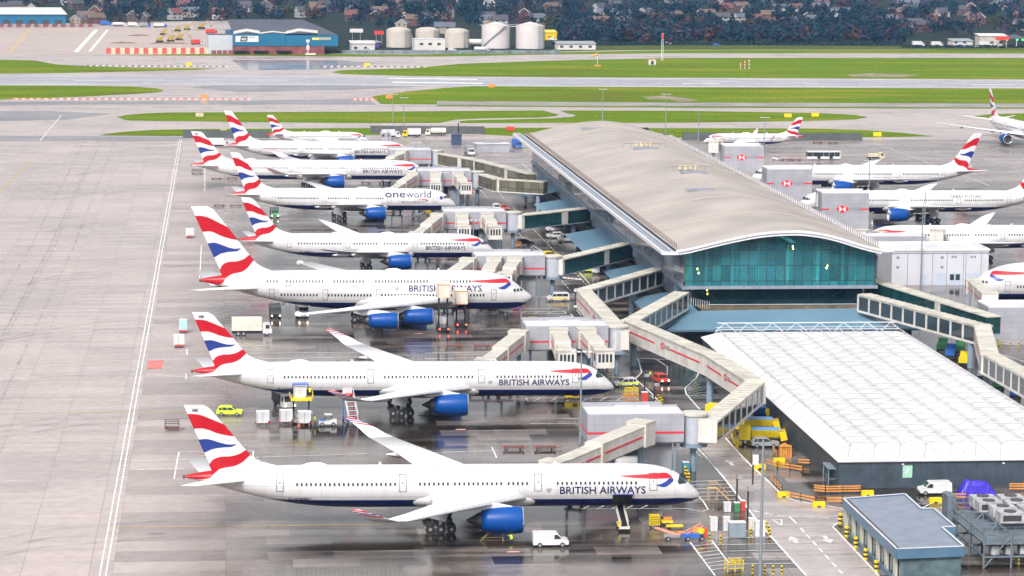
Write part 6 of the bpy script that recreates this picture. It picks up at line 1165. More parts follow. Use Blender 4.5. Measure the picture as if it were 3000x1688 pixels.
for px,h,l in (((2158,1480),4.6,'black post with bracket lamp left of the road'),((2190,1535),5.4,'black post with bracket lamp by the grey cabinet'),((1888,1165),4.4,'black post behind the nearest boarding box, left'),((1917,1180),3.6,'black post behind the nearest boarding box, right'),((2205,1420),4.2,'grey sign post beside the road')):
    t=thing('stand_post',l,'post',tuple(G(*px)),0,'stand guidance posts'); MB().use(VBLK).tube((0,0,0),(0,0,h),.13,n=8).build('pole',t); MB().use(TRIM if 'sign' in l else GREYM).box((.35,-.1,h-.3),(.9,.35,.5) if 'sign' not in l else (.9,.2,1.6)).build('head',t)
for px,l in (((875,1249),'orange cone left of two beside the loader'),((889,1247),'orange cone right of two beside the loader')):
    o=MB().use(CONEM).lathe([(.22,.05),(.05,.75),(.01,.78)],(0,0,0),'Z',10).box((0,0,.03),(.5,.5,.06)).use(WHITE).lathe([(.165,.3),(.115,.5)],(0,0,0.0),'Z',10).build('traffic_cone',None,tuple(G(*px))); tag(o,l,'cone','traffic cones at the loader')
# clutter yard between the left boxes and the roof
t=thing('equipment_shed','low grey equipment shed left of the far roof corner','shed',tuple(G(1440,445)),R(5)); MB().use(NODE).b2((-6,-3,0),(6,3,3)).build('wall',t); MB().use(NROOF).b2((-6.3,-3.3,3),(6.3,3.3,3.25)).use(GREYM).b2((-3,-1,3.25),(3,1,4)).build('roof',t)
t=thing('guard_cabin','small grey cabin with two dark windows by the runway-end nose','cabin',tuple(G(1130,410))); MB().use(NODE).b2((-2,-1.2,0),(2,1.2,2.8)).build('wall',t)
for x in (-1,1): MB().use(PANE).b2((x-.5,-1.23,1.3),(x+.5,-1.2,2.1)).build('window',t)
MB().use(NROOF).b2((-2.1,-1.3,2.8),(2.1,1.3,2.95)).build('roof',t)
t=thing('control_cabin','dark blue cabin with tall chimney by the left taxi lane','cabin',tuple(G(1337,425))); MB().use(mat('navy_cladding',(.03,.05,.11),.5)).b2((-1.8,-1.6,0),(1.8,1.6,4)).build('wall',t); MB().use(NUND).b2((-2,-1.8,4),(2,1.8,4.2)).build('roof',t); MB().use(VBLK).tube((.7,0,4.2),(.7,0,8.2),.22,n=8).build('chimney',t)
for px,c,l in (((1518,910),VRED,'orange gas bottle rack left of the cream walkway'),((1350,655),VRED,'red lift platform in front of the fourth bridge'),((1513,725),VORG,'red scissor platform by the fourth nose'),((1850,1160),VYEL,'yellow equipment frame at the second nose'),((1845,1178),VORG,'pale red rack behind the nearest box'),((2150,1672),VYEL,'yellow cart at the bottom stand edge')):
    t=thing('equipment_rack',l,'rack',tuple(G(*px)),.2,'equipment racks'); b=MB().use(c)
    for x in (-1.1,0,1.1):
        for y in (-.5,.5): b.tube((x,y,0),(x,y,1.5),.07,n=5)
    for z in (.4,1.0,1.5): b.box((0,-.5,z),(2.3,.08,.1)).box((0,.5,z),(2.3,.08,.1))
    b.build('frame',t); MB().use(VBLUE if c is VRED else GREYM).box((0,0,.55),(1.9,.8,.5)).build('load',t)
# ------------------------------------------------------------------ equipment round each nose
def gpu(at,label,col,rz):
    t=thing('power_cart',label,'power cart',at,rz,'ground power carts by the noses'); MB().use(col).box((0,0,1.0),(2.6,1.4,1.1)).use(VBLK).box((.6,-.71,1.0),(.9,.02,.7)).use(GREYM).box((0,0,1.6),(1.6,1.0,.12)).build('body',t); MB().use(VBLK).tube((1.3,0,.5),(2.4,0,.4),.05,n=5).box((0,0,.42),(2.5,1.2,.12)).build('chassis',t)
    for x in (-.8,.8):
        for s in (-.6,.6): link('wheel',wheelmesh(.26,.16),t,(x,s,.26))
rg=random.Random(11)
for Y,nm in ((467,'second stand from the front'),(572,'double decker stand'),(657,'fourth stand from the front'),(762,'dotted nose stand'),(846,'striped winglet stand'),(918,'stand nearest the runway')):
    gpu((73+rg.uniform(-1,1),Y-5+rg.uniform(-2,2),0),'power cart ahead of the nose on the '+nm,rg.choice((VYEL,GREYM,VWHITE)),rg.uniform(-.4,.4))
    gpu((60+rg.uniform(-3,3),Y+11,0),'power cart beside the box on the '+nm,rg.choice((VYEL,GREYM,VBLUE)),rg.uniform(-.2,.2))
    dolly('empty dolly in the bay on the '+nm,at=(50+rg.uniform(-3,3),Y+13,0),rz=rg.uniform(-.1,.1)); dolly('second empty dolly in the bay on the '+nm,at=(44.5+rg.uniform(-1,1),Y+13.3,0),rz=rg.uniform(-.1,.1))
    car('van','white service van behind the box on the '+nm,'van',None,R(rg.choice((88,-88,92))),VWHITE,at=(79+rg.uniform(-.6,.6),Y+16+rg.uniform(-5,5),0),group='service vans behind the boxes') if Y not in (467,572) else None
    truck('dark service truck under the box on the '+nm,None,R(90),rg.choice((VBLK,VBLUE)),GREYM,5.5,h=1.2,at=(57.5,Y+24,0),group='trucks under the boxes')
    for k in range(3): o=link('bollard',cached(('bol',1.2,.14),lambda:None),None,(77.5,Y+4+k*2.2,0)); tag(o,'yellow and black bollard in the row ahead of the '+nm,'bollard','bollards ahead of the '+nm)
    b=MB().use(VRED).lathe([(.02,.05),(.3,.05),(.3,1.3),(.02,1.35)],(0,0,0),'Z',10).use(GREYM).box((0,.25,.9),(.5,.1,1.8)); tag(b.build('fire_extinguisher',None,(76.8,Y-9,0)),'red extinguisher stand ahead of the '+nm,'extinguisher')
# ------------------------------------------------------------------ people
SKIN=mat('skin_tone',(.45,.28,.2),.6,noise=0); NAVY=mat('work_trousers',(.025,.03,.05),.8,noise=.1); HVJ=mat('hivis_jacket',(.66,.86,.03),.6,noise=.05); HAIR=mat('hair_dark',(.03,.02,.015),.8,noise=0); BOOT=mat('boots',(.02,.02,.02),.6,noise=0)
def person(label,loc,rz,pose='stand',group=None):
    V=[];E=[];Rd=[]
    def v(p,r,par=None):
        V.append(p);Rd.append(r)
        if par is not None: E.append((par,len(V)-1))
        return len(V)-1
    c=pose=='crouch'; hz=.52 if c else .95; lean=.28 if c else (.05 if pose=='stand' else .12)
    pel=v((0,0,hz),.15); wa=v((lean*.3,0,hz+.18),.14,pel); ch=v((lean*.8,0,hz+.4),.17,wa); nk=v((lean*1.05,0,hz+.54),.07,ch); hd=v((lean*1.15+.02,0,hz+.64),.09,nk); tp=v((lean*1.2+.02,0,hz+.76),.085,hd); v((lean*1.2+.11,0,hz+.66),.03,hd)
    for s in (1,-1):
        if c: kn=(.38,s*.14,.5); an=(.05,s*.14,.1)
        else: kn=(.06*(s if pose=='walk' else 0)+.03,s*.1,.5); an=(.14*(s if pose=='walk' else 0)-.02,s*.11,.09)
        h=v((0,s*.09,hz-.06),.1,pel); k=v(kn,.065,h); a=v(an,.05,k); f=v((an[0]+.17,an[1],.05),.045,a)
        sh=v((lean*.95,s*.2,hz+.46),.07,ch)
        if pose=='reach' or c: el=(lean+.24,s*.27,hz+.38); wr=(lean+.45,s*.2,hz+.48)
        else: el=(.02+lean,s*.28,hz+.2); wr=(.12+lean,s*.27,hz-.05)
        e=v(el,.048,sh); w=v(wr,.034,e); d=(Vector(wr)-Vector(el)).normalized(); pm=Vector(wr)+d*.07; pa=v(tuple(pm),.036,w)
        for q in range(4):
            o=(q-1.5)*.021; b1=v(tuple(pm+d*.04+Vector((0,o,0))),.009,pa); v(tuple(pm+d*(.075+.012*(1-abs(q-1.4)/2))+Vector((.012,o,-.008))),.008,b1)
        v(tuple(pm+d*.02+Vector((.04,-s*.02,.01))),.010,pa)
    me=bpy.data.meshes.new('person'); me.from_pydata(V,E,[]); o=bpy.data.objects.new('person',me); COL.objects.link(o); m=o.modifiers.new('skin','SKIN'); sv=me.skin_vertices[0].data if me.skin_vertices else None
    if sv is None:
        bm=bmesh.new(); bm.from_mesh(me); bm.verts.layers.skin.verify(); bm.to_mesh(me); bm.free(); sv=me.skin_vertices[0].data
    for i,r in enumerate(Rd): sv[i].radius=(r,r); sv[i].use_root=(i==0)
    o.modifiers.new('sub','SUBSURF').levels=1; dg=bpy.context.evaluated_depsgraph_get(); dg.update(); m2=bpy.data.meshes.new_from_object(o.evaluated_get(dg)); bpy.data.objects.remove(o)
    m2.materials.clear()
    for q in (SKIN,NAVY,HVJ,BOOT): m2.materials.append(q)
    for p in m2.polygons:
        z=p.center.z; x=p.center.x; y=abs(p.center.y); p.use_smooth=True
        hand=(y>.15 and ((c or pose=='reach') and x>lean+.42 or (not c and pose!='reach' and z<hz-.05 and y>.2)))
        p.material_index=3 if z<.13 else 0 if (z>hz+.545 or hand) else 1 if (z<hz-.02 and not (y>.2 and not c)) else 2
    o=link('person',m2,None,loc,rz); tag(o,label,'person',group)
    hx,hz2=lean*1.2+.0,hz+.74
    MB().use(HAIR).lathe([(.1,-.03),(.105,.03),(.08,.085),(.01,.11)],(hx,0,hz2-.02),'Z',12).build('hair',o)
    b=MB().use(HAIR)
    for s in (1,-1): b.box((hx+.095,s*.035,hz2-.07),(.02,.025,.014))
    b.use(mat('lips',(.4,.15,.13),.6,noise=0)).box((hx+.09,0,hz2-.15),(.02,.05,.012)); b.build('face_features',o)
    return o
person('worker in hi-vis jacket standing by the orange cones',tuple(G(874,1240)),R(70))
person('worker in hi-vis walking between loader and tug',tuple(G(924,1246)),R(200),'walk')
q=G(884,1240); person('worker in hi-vis on the raised loader platform',(q.x+1.5,q.y+3.2,3.93),R(90),'reach')
person('crouching worker in hi-vis under the nearest engine',tuple(G(1500,1590)),R(120),'crouch')
person('worker in hi-vis beside the road left of the red car',tuple(G(1904,1112)),R(-60),'walk')
# ------------------------------------------------------------------ far side: buildings
CYAN=mat('hangar_blue',(.004,.12,.24),.45,noise=.08,scale=.05); REDB=mat('hangar_plinth_red',(.20,.055,.055),.6,noise=.25,scale=.2); SLATE=mat('hangar_roof_grey',(.06,.065,.09),.6,noise=.12,scale=.05); OFFW=mat('off_white_wall',(.56,.53,.51),.5,noise=.06,scale=.1); TANKM=mat('tank_cream',(.48,.43,.38),.5,noise=.1,scale=.15); TANKW=mat('tank_white',(.55,.51,.50),.45,noise=.06,scale=.15)
def span(x0,x1,y,h0=0):
    a,c=G(x0,y),G(x1,y); return a,c,(c-a).length,math.atan2(c.y-a.y,c.x-a.x),(a+c)/2
a,c,L,ang,m=span(684,990,160); sc=L/306
t=thing('cargo_hangar','blue cargo hangar with white wavy parapet and dark roof','hangar',(m.x,m.y,0),ang)
X=lambda px:-L/2+(px-684)*sc
MB().use(CYAN).b2((-L/2,0,5),(X(835),60,12)).b2((X(835)+.15,0,5),(L/2,60,11.4)).build('wall',t); MB().use(REDB).b2((-L/2,.3,0),(L/2-8,60,5)).build('plinth',t)
MB().use(SLATE).add([(-L/2,1,12.2),(X(930),1,12.2),(X(925),72,17.5),(-L/2+2,72,17.5)],[(0,1,2,3)]).add([(X(930),1,11.6),(L/2,1,11.6),(L/2,60,12),(X(925),72,17.5)],[(0,1,2,3)]).build('roof',t)
b=MB().use(OFFW); pts=[(684,12),(722,13.6),(760,12.4),(762,12.2),(800,13.2),(835,12.4),(838,12.2),(875,13.8),(930,12.6)]
b.add([(X(p),-.2,z-.0) for p,z in pts]+[(X(p),-.2,z+1.6-(.9 if 760<p<838 else 0)) for p,z in pts],[(i,i+1,len(pts)+i+1,len(pts)+i) for i in range(len(pts)-1)]); b.build('parapet',t)
MB().use(TRIM).b2((X(690),-.15,7.4),(X(757),-.05,10.9)).build('sign_panel',t); MB().use(VBLK).add([(X(703),-.22,7.7),(X(724),-.22,7.7),(X(726),-.22,10.6),(X(706),-.22,10.6)],[(0,1,2,3)]).build('sign_badge',t)
ux=(1,0,0); sign('lettering','ASC',TRIM,(X(706.5),-.22,8.3),ux,(0,0,1),3.2,1.5,t,.05,.04); sign('lettering','cargo',LBLUE,(X(728.5),-.15,9.4),ux,(0,0,1),3.6,.8,t,.05,.02)
MB().use(mat('sign_yellow',(.60,.55,.12),.5)).b2((X(914),-.12,8.6),(X(969),-.02,10)).use(NODE).b2((X(934),-.2,8.8),(X(968),-.12,9.8)).build('sign_panel',t)
for px in (684,740,808): MB().use(DARKM).b2((X(px),-3,2.2),(X(px)+9,-.1,2.5)).b2((X(px)+1,-.2,0),(X(px)+6,.2,2.1)).build('loading_canopy',t)
a,c,L,ang,m=span(611,682,158); b=MB().use(mat('pale_grey_cladding',(.44,.46,.50),.5,noise=.05)).b2((-L/2,0,0),(L/2,14,11)).use(SLATE).b2((-L/2,0,11),(L/2,14,11.2)); tag(b.build('grey_store',None,(m.x,m.y,0),ang),'pale grey windowless block left of the blue cargo hangar','building')
a,c,L,ang,m=span(-60,194,80); t=thing('blue_warehouse','long blue warehouse with white roof at the top left','warehouse',(m.x,m.y,0),ang); MB().use(CYAN).b2((-L/2,0,0),(L/2,40,9)).build('wall',t); MB().use(OFFW).add([(-L/2-1,-1,9),(L/2+1,-1,9),(L/2-2,24,13),(-L/2,24,13),(L/2+1,41,9),(-L/2-1,41,9)],[(0,1,2,3),(3,2,4,5),(1,4,2)]).build('roof',t)
for k in range(6): MB().use(DARKM).b2((L/2-8-k*9,-.2,0),(L/2-3-k*9,.1,5)).build('door',t)
def tank(x0,x1,yb,ytop,ydome,label,m_,dome,stair=False):
    a,c,L,ang,m=span(x0,x1,yb); r=L/2; k=L/(x1-x0); h=(yb-ytop)*k; dh=(ytop-ydome)*k*.9; t=thing('storage_tank',label,'tank',(m.x,m.y+r,0)); b=MB(); b.smooth=True; b.use(m_).lathe([(r,0),(r,h)],(0,0,0),'Z',32); b.build('shell',t); b=MB(); b.smooth=dome
    prof=[(r*1.005,h)]+([(r*math.cos(q*math.pi/12),h+dh*math.sin(q*math.pi/12)*1.0) for q in range(1,6)] if dome else [])+[(.02,h+dh)]; b.use(m_).lathe(prof,(0,0,0),'Z',32); b.build('roof',t)
    b=MB().use(RAILM)
    for q in range(32): an=q*math.pi/16; b.tube((r*math.cos(an),r*math.sin(an),h),(r*math.cos(an),r*math.sin(an),h+1),.07,n=4)
    b.lathe([(r,h+1),(r+.06,h+1.08),(r,h+1.12)],(0,0,0),'Z',32); b.build('railing',t)
    if stair:
        b=MB().use(GUT); n=24
        for q in range(n): an=-math.pi*.86+q*.075; b.box(((r+.45)*math.cos(an),(r+.45)*math.sin(an),.6+q*h/n),(1.0,1.0,.18),rz=an); b.box(((r+.9)*math.cos(an),(r+.9)*math.sin(an),1.3+q*h/n),(.12,1.0,.12),rz=an)
        b.build('stair',t)
    else:
        b=MB().use(GUT); b.tube((r*.5,-r*.88,0),(r*.5,-r*.88,h+.6),.14,n=5).tube((r*.58,-r*.84,0),(r*.58,-r*.84,h+.6),.14,n=5); b.build('ladder',t)
tank(1415,1497,143,78,66,'tall white fuel tank with spiral stair, left of two',TANKW,False,True); tank(1516,1599,144,78,66,'tall white fuel tank right of its stair-wrapped twin',TANKW,False)
tank(1134,1206,140,92,81,'cream domed tank leftmost of three',TANKM,True); tank(1220,1290,136,92,81,'cream domed tank behind the white windowed building',TANKM,True); tank(1306,1377,141,96,84,'cream domed tank nearest the tall white ones',TANKM,True); tank(1166,1209,136,105,101,'small cream tank in front of the leftmost dome',TANKM,False)
a,c,L,ang,m=span(1498,1518,80); b=MB().use(TRIM).tube((-L/2,0,0),(L/2,0,0),.25,n=5).tube((-L/2,0,1.2),(L/2,0,1.2),.1,n=4); q=G(1507,143); tag(b.build('tank_catwalk',None,(q.x,q.y+9,13.4)),'catwalk joining the tops of the two tall white tanks','catwalk')
a,c,L,ang,m=span(1214,1304,155); t=thing('pump_house','white flat roofed building with three dark windows before the tanks','building',(m.x,m.y,0),ang); MB().use(OFFW).b2((-L/2,0,0),(L/2,10,8)).build('wall',t); MB().use(NROOF).b2((-L/2-.2,-.2,8),(L/2+.2,10.2,8.35)).build('roof',t)
for k in range(3): MB().use(PANE).b2((-L/2+3.2+k*5.3,-.06,4.6),(-L/2+5.4+k*5.3,.02,6)).build('window',t)
b=MB(); b.smooth=True; b.use(BOXC).lathe([(.02,-8),(1.6,-7.6),(2,-7),(2,7),(1.6,7.6),(.02,8)],(0,0,2.6),'X',16).use(GREYM).box((-4,0,.4),(1,3,.9)).box((4,0,.4),(1,3,.9)); tag(b.build('gas_vessel',None,tuple(G(1396,136))),'cream horizontal vessel between domed and tall tanks','tank')
for (x0,x1,yb,h,l,wm,rm) in ((1030,1098,150,4.5,'white canopied depot right of the blue hangar',OFFW,OFFW),(1634,1745,146,3.5,'white container office row right of the tall tanks',OFFW,GREYM),(2790,2850,133,2.6,'low white depot shelter near the right tree belt',OFFW,GREYM),(2870,2950,133,6,'cream depot building at the far right',TANKM,OFFW),(1600,1632,118,5,'yellow depot shed behind the right tall tank',VYEL,VYEL)):
    a,c,L,ang,m=span(x0,x1,yb); t=thing('depot_building',l,'building',(m.x,m.y,0),ang); MB().use(wm).b2((-L/2,0,0),(L/2,9,h)).build('wall',t); MB().use(rm).add([(-L/2-.5,-.5,h),(L/2+.5,-.5,h),(L/2+.5,9.5,h+1.2),(-L/2-.5,9.5,h+1.2),(-L/2-.5,-.5,h+.3),(L/2+.5,-.5,h+.3),(L/2+.5,9.5,h+1.5),(-L/2-.5,9.5,h+1.5)],[(3,2,1,0),(4,5,6,7),(0,1,5,4),(1,2,6,5),(2,3,7,6),(3,0,4,7)]).build('roof',t)
    for k in range(max(1,int(L/6))): MB().use(PANE).b2((-L/2+1.5+k*6,-.05,1.2),(-L/2+3.5+k*6,.02,2.6)).build('window',t)
a,c,L,ang,m=span(2925,3010,135); t=thing('filling_station','filling station with grey hipped canopy and green lamps','filling station',(m.x+2,m.y+4,0),ang); MB().use(SLATE).add([(-9,-6,4.8),(9,-6,4.8),(9,6,4.8),(-9,6,4.8),(0,0,7.6)],[(0,1,4),(1,2,4),(2,3,4),(3,0,4),(3,2,1,0)]).build('canopy',t)
for x in (-7,0,7): MB().use(TRIM).tube((x,-4,0),(x,-4,4.8),.3,n=8).build('column',t)
for x in (-7.5,-.5,3.5): MB().use(mat('green_lamp',(.05,1,.12),.4,emit=2.2)).box((x,-6.1,4.2),(1.3,.2,.8)).build('lamp',t)
for x0,x1,y,z,l,mm in ((1025,1063,86,9,'white hoarding on posts behind the blue hangar',OFFW),(1097,1124,92,8,'red hoarding on posts left of the domed tanks',VRED),(2915,2956,108,8,'red and white hoarding above the filling station',VRED)):
    q=G((x0+x1)/2,y+z*4.4); L=(x1-x0)/4.5; t=thing('hoarding',l,'billboard',tuple(q)); MB().use(mm).b2((-L/2,0,z-2.4),(L/2,.3,z)).build('panel',t); MB().use(GREYM).tube((-L*.3,.3,0),(-L*.3,.3,z-2.4),.18,n=5).tube((L*.3,.3,0),(L*.3,.3,z-2.4),.18,n=5).build('post',t)
# vehicles of the far side
for px,l,cb,bx,tk in (((350,78),'white road tanker with red band, far left yard',VWHITE,VWHITE,True),((392,79),'cream tipper truck next to the far tanker',VWHITE,BOXC,False),((470,82),'white road tanker with blue cab in the far yard',VBLUE,VWHITE,True),((310,75),'dark blue truck in the far yard, leftmost',VBLUE,VBLUE,False),((425,80),'grey truck between two far tankers',VBLUE,GREYM,False),((620,100),'red truck behind the pale grey block',VRED,VRED,False),((578,132),'white truck with red body by the pale grey block',VWHITE,VRED,False),((1412,152),'white road tanker before the tall tank',VWHITE,VWHITE,True),((2690,136),'white box van on the far right depot road',VWHITE,VWHITE,False),((2745,137),'white container lorry on the far right depot road',VWHITE,VWHITE,False),((2885,136),'white long lorry before the cream depot',VWHITE,VWHITE,False),((1100,145),'purple sided truck beside the canopied depot',VBLK,mat('purple_side',(.08,.04,.22),.5),False)):
    truck(l,px,R(4),cb,bx,9.5 if tk else 8,tank=tk,group='trucks beyond the runway')
for px,l,c in (((1080,150),'white car before the canopied depot','w'),((1325,150),'small white van by the domed tank','w'),((1620,119),'white van before the yellow depot shed','w'),((1960,131),'white car on the far perimeter road','w'),((2100,135),'blue car on the far perimeter road','b'),((1055,126),'car in the lot behind the depot, left','w'),((1078,124),'car in the lot behind the depot, middle','b'),((1105,126),'car in the lot behind the depot, right','w'),((2925,136),'silver car near the filling station','w'),((2815,138),'blue car on the far right depot road','b'),((2860,139),'white car on the far right depot road','w'),((740,158),'dark van at the hangar loading canopy','b')):
    car('van' if 'van' in l else 'suv',l,'van' if 'van' in l else 'car',px,R(3),VWHITE if c=='w' else VBLUE,group='vehicles beyond the runway')
def digger(px,label,s=1.0):
    t=thing('excavator',label,'excavator',tuple(G(*px)),R(10),'yellow plant in the far yard'); t.scale=(s,s,s); DIG=mat('faded_plant_yellow',(.42,.29,.05),.6,noise=.25); MB().use(DIG).box((0,0,2),(3.2,2.4,1.4)).box((.9,-.5,3.1),(1.4,1.2,1.4)).build('body',t); MB().use(DIG).tube((1.4,0,2.4),(4.2,0,5.6),.3,n=6).tube((4.2,0,5.6),(6.4,0,2.6),.22,n=6).box((6.4,0,2.0),(1.2,1.2,1.2)).build('arm',t); MB().use(VBLK).box((0,1,.6),(4.2,.7,1.1)).box((0,-1,.6),(4.2,.7,1.1)).build('track',t)
for px,l,s in (((478,103),'yellow excavator rear left of the far plant yard',1),((520,92),'yellow excavator at the back of the far yard',1),((500,122),'yellow machine in the middle of the far plant yard',1.1),((468,125),'yellow machine front left of the far plant yard',1.1),((548,88),'yellow loader near the far tree line',1),((590,85),'yellow loader left of the red truck',1.1),((525,118),'yellow machine front right of the far plant yard',1.1)): digger(px,l,s)
for x0,x1,y,l in ((370,440,105,'long low earth bund in the far yard, upper'),(317,405,127,'long low earth bund in the far yard, lower'),(430,560,128,'broken ground heap under the yellow machines')):
    a,c,L,ang,m=span(x0,x1,y); b=MB(); b.smooth=True; b.use(mat('earth_brown',(.16,.10,.075),.95,noise=.3,scale=.6)).lathe([(.02,-L/2),(.7,-L/3),(1.1,0),(.7,L/3),(.02,L/2)],(0,0,-.1),'X',10); tag(b.build('earth_bund',None,(m.x,m.y,0),ang),l,'earth bund')
# rows of barriers on the airfield
BRD=mat('block_red',(.50,.07,.05),.5,noise=.1); BWH=mat('block_white',(.50,.46,.43),.5,noise=.1); BCR=mat('block_cream',(.55,.46,.33),.6,noise=.15); BDK=mat('block_dark',(.10,.07,.07),.6,noise=.1)
def row(pts,n,d,cols,label,group,name='barrier_block'):
    (x0,y0),(x1,y1)=pts
    for k in range(n):
        f=(k+.5)/n; c=cols[k%len(cols)]; me=cached(('row',d,c.name),lambda:MB().use(c).box((0,0,d[2]/2),d,taper=.7).mesh('blk')); o=link(name,me,None,tuple(G(x0+(x1-x0)*f,y0+(y1-y0)*f))); tag(o,label,'barrier',group)
row([(252,193.5),(668,196.5)],44,(1.3,.4,.5),(BDK,BWH),'small block in the dark and white line beyond the runway, left','dark and white block line left of the closed taxiway')
row([(938,195.5),(1250,197.5)],32,(1.3,.4,.5),(BDK,BWH),'small block in the dark and white line beyond the runway, right','dark and white block line right of the closed taxiway')
row([(31,291),(735,291.5)],64,(1.4,.4,.5),(BRD,BWH),'small block in the red and white line below the left lawn','red and white block line below the left lawn')
row([(1028,292),(1104,292.5)],9,(1.4,.4,.5),(BRD,BWH),'small block in the short red and white line by the long lawn','short red and white block line')
row([(311,157.5),(612,157.5)],22,(2.7,.8,3.4),(BRD,BCR),'tall red or cream hoarding panel in front of the far plant yard','hoarding panels before the far plant yard','site_barrier')
row([(618,160.5),(684,160.5)],4,(2.8,.8,2.6),(REDB,),'dark red panel below the pale grey block','dark red panels','site_barrier')
row([(-30,80),(284,80)],24,(3.0,.8,2.4),(REDB,mat('block_grey',(.25,.22,.23),.6)),'red or white panel along the far left yard edge','panels along the far left yard','site_barrier')
for px,l,m_ in (((598,290),'orange light box on the red block line',VORG),((553,194),'yellow marker on the dark block line',VYEL),((1075,195),'yellow marker box on the right block line',VYEL),((1140,291),'orange marker board at the long lawn tip',VORG),((1440,258),'small orange light on the lawn by the runway',VORG),((2388,344),'yellow airfield sign on the right middle lawn',VYEL),((2308,346),'slim yellow marker on the right middle lawn',VYEL),((2570,402),'yellow and orange sign at the right lawn tip',VYEL),((585,344),'brown airfield sign on the left middle lawn',CREAM),((1495,385),'red beacon on the lawn left of the roof',VRED),((1514,404),'pale airfield sign left of the roof corner',NODE)):
    o=MB().use(m_).b2((-1.6,-.2,.3),(1.6,.2,1.9)).use(VBLK).tube((-1.2,0,0),(-1.2,0,.4),.08,n=5).tube((1.2,0,0),(1.2,0,.4),.08,n=5).build('airfield_sign',None,tuple(G(*px))); tag(o,l,'airfield sign')
t=thing('windsock','orange windsock on a pole in the far lawn','windsock',tuple(G(1750,195))); MB().use(TRIM).tube((0,0,0),(0,0,7),.14,n=6).build('pole',t); MB().use(VORG).tube((0,0,6.8),(-3.4,0,5.6),.75,.35,n=10).build('sock',t); MB().use(VORG).box((0,0,.5),(4,.6,.8)).build('base',t)
t=thing('approach_aid','red and white striped glide path aerials on the far lawn','aerial',tuple(G(2182,202)))
for x,h in ((-2.4,3.5),(0,5),(2.4,6)):
    b=MB()
    for k in range(6): b.use(VRED if k%2 else VWHITE).tube((x,0,k*h/6),(x,0,(k+1)*h/6),.35,n=6)
    b.build('mast',t)
t=thing('equipment_hut','small white hut with dark opening on the far lawn','hut',tuple(G(1910,190))); MB().use(OFFW).b2((-2,-1.5,0),(2,1.5,3)).build('wall',t); MB().use(VORG).b2((-2.2,-1.7,3),(2.2,1.7,3.2)).build('roof',t); MB().use(PANE).b2((-.8,-1.55,.2),(.8,-1.5,2.2)).build('door',t)
t=thing('lattice_mast','tall thin lattice mast on the far lawn','mast',tuple(G(1940,178))); b=MB().use(TRIM)
for x in (-.5,.5): b.tube((x,0,0),(x,0,16),.12,n=5)
for k in range(10): b.tube((-.5,0,k*1.6),(.5,0,k*1.6+1.6),.08,n=4)
b.use(VRED).box((0,0,14),(1.2,.3,3)); b.build('frame',t)
t=thing('watch_post','white watch post on a small trailer before the blue hangar','watch post',tuple(G(902,163))); MB().use(TRIM).tube((0,0,0),(0,0,8.5),.3,n=6).build('pole',t); MB().use(OFFW).box((0,0,8.5),(2,1.6,1.6)).box((0,0,4.5),(1.8,1.4,2.4)).build('box',t); MB().use(BOXC).box((1.5,0,.9),(6,1.8,.9)).build('trailer',t)
# ------------------------------------------------------------------ suburb: houses and trees
rg=random.Random(21)
WALLS=[mat('render_white',(.36,.35,.35),.7,noise=.1),mat('brick_red',(.12,.055,.045),.8,noise=.15,scale=2),mat('render_cream',(.28,.24,.19),.7,noise=.1),mat('brick_brown',(.09,.06,.055),.8,noise=.15,scale=2)]
ROOFS=[mat('slate_dark',(.055,.055,.065),.6,noise=.2),mat('tile_red',(.13,.05,.045),.7,noise=.2),mat('tile_brown',(.12,.08,.065),.7,noise=.2),mat('slate_grey',(.09,.10,.13),.6,noise=.2)]
def house_mesh(w,r,L,D,h,rh):
    b=MB().use(w).b2((-L/2,-D/2,0),(L/2,D/2,h)).add([(-L/2,-D/2,h),(-L/2,D/2,h),(-L/2,0,h+rh),(L/2,-D/2,h),(L/2,D/2,h),(L/2,0,h+rh)],[(0,2,1),(3,4,5)]); b.use(PANE)
    for k in range(2):
        for z in (1.0,3.5): b.b2((-L/2+1.2+k*L*.5,-D/2-.04,z),(-L/2+2.8+k*L*.5,-D/2,z+1.2)); b.b2((L/2,-D/2+1+k*D*.45,z),(L/2+.04,-D/2+2.2+k*D*.45,z+1.2)); b.b2((-L/2-.04,-D/2+1+k*D*.45,z),(-L/2,-D/2+2.2+k*D*.45,z+1.2))
    m1=b.mesh('wall'); c=MB().use(r); e=.5; z0=h-.25; c.add([(-L/2-e,-D/2-e,z0),(L/2+e,-D/2-e,z0),(L/2+e,0,h+rh+.15),(-L/2-e,0,h+rh+.15),(-L/2-e,D/2+e,z0),(L/2+e,D/2+e,z0),(-L/2-e,-D/2-e,z0-.2),(L/2+e,-D/2-e,z0-.2)],[(0,1,2,3),(3,2,5,4),(6,7,1,0)]); c.use(TRIM)
    for s in (-1,1): c.add([(s*(L/2+e),-D/2-e,z0-.25),(s*(L/2+e),0,h+rh-.15),(s*(L/2+e),0,h+rh+.2),(s*(L/2+e),-D/2-e,z0+.1)],[(0,1,2,3)]).add([(s*(L/2+e),D/2+e,z0-.25),(s*(L/2+e),0,h+rh-.15),(s*(L/2+e),0,h+rh+.2),(s*(L/2+e),D/2+e,z0+.1)],[(3,2,1,0)])
    c.use(WALLS[1]).box((L*.28,.3,h+rh+.3),(.9,.7,1.6)); return m1,c.mesh('roof')
HM=[house_mesh(w,r,L,D,h,rh) for w,r,L,D,h,rh in ((WALLS[0],ROOFS[0],10,8,5.2,3.4),(WALLS[1],ROOFS[2],12,8,5.2,3),(WALLS[0],ROOFS[1],9,8,5,3.6),(WALLS[2],ROOFS[3],14,8,5,2.8),(WALLS[3],ROOFS[0],11,8,5.2,3),(WALLS[1],ROOFS[1],10,9,5.2,3.6),(WALLS[0],ROOFS[3],18,8,5,2.6))]
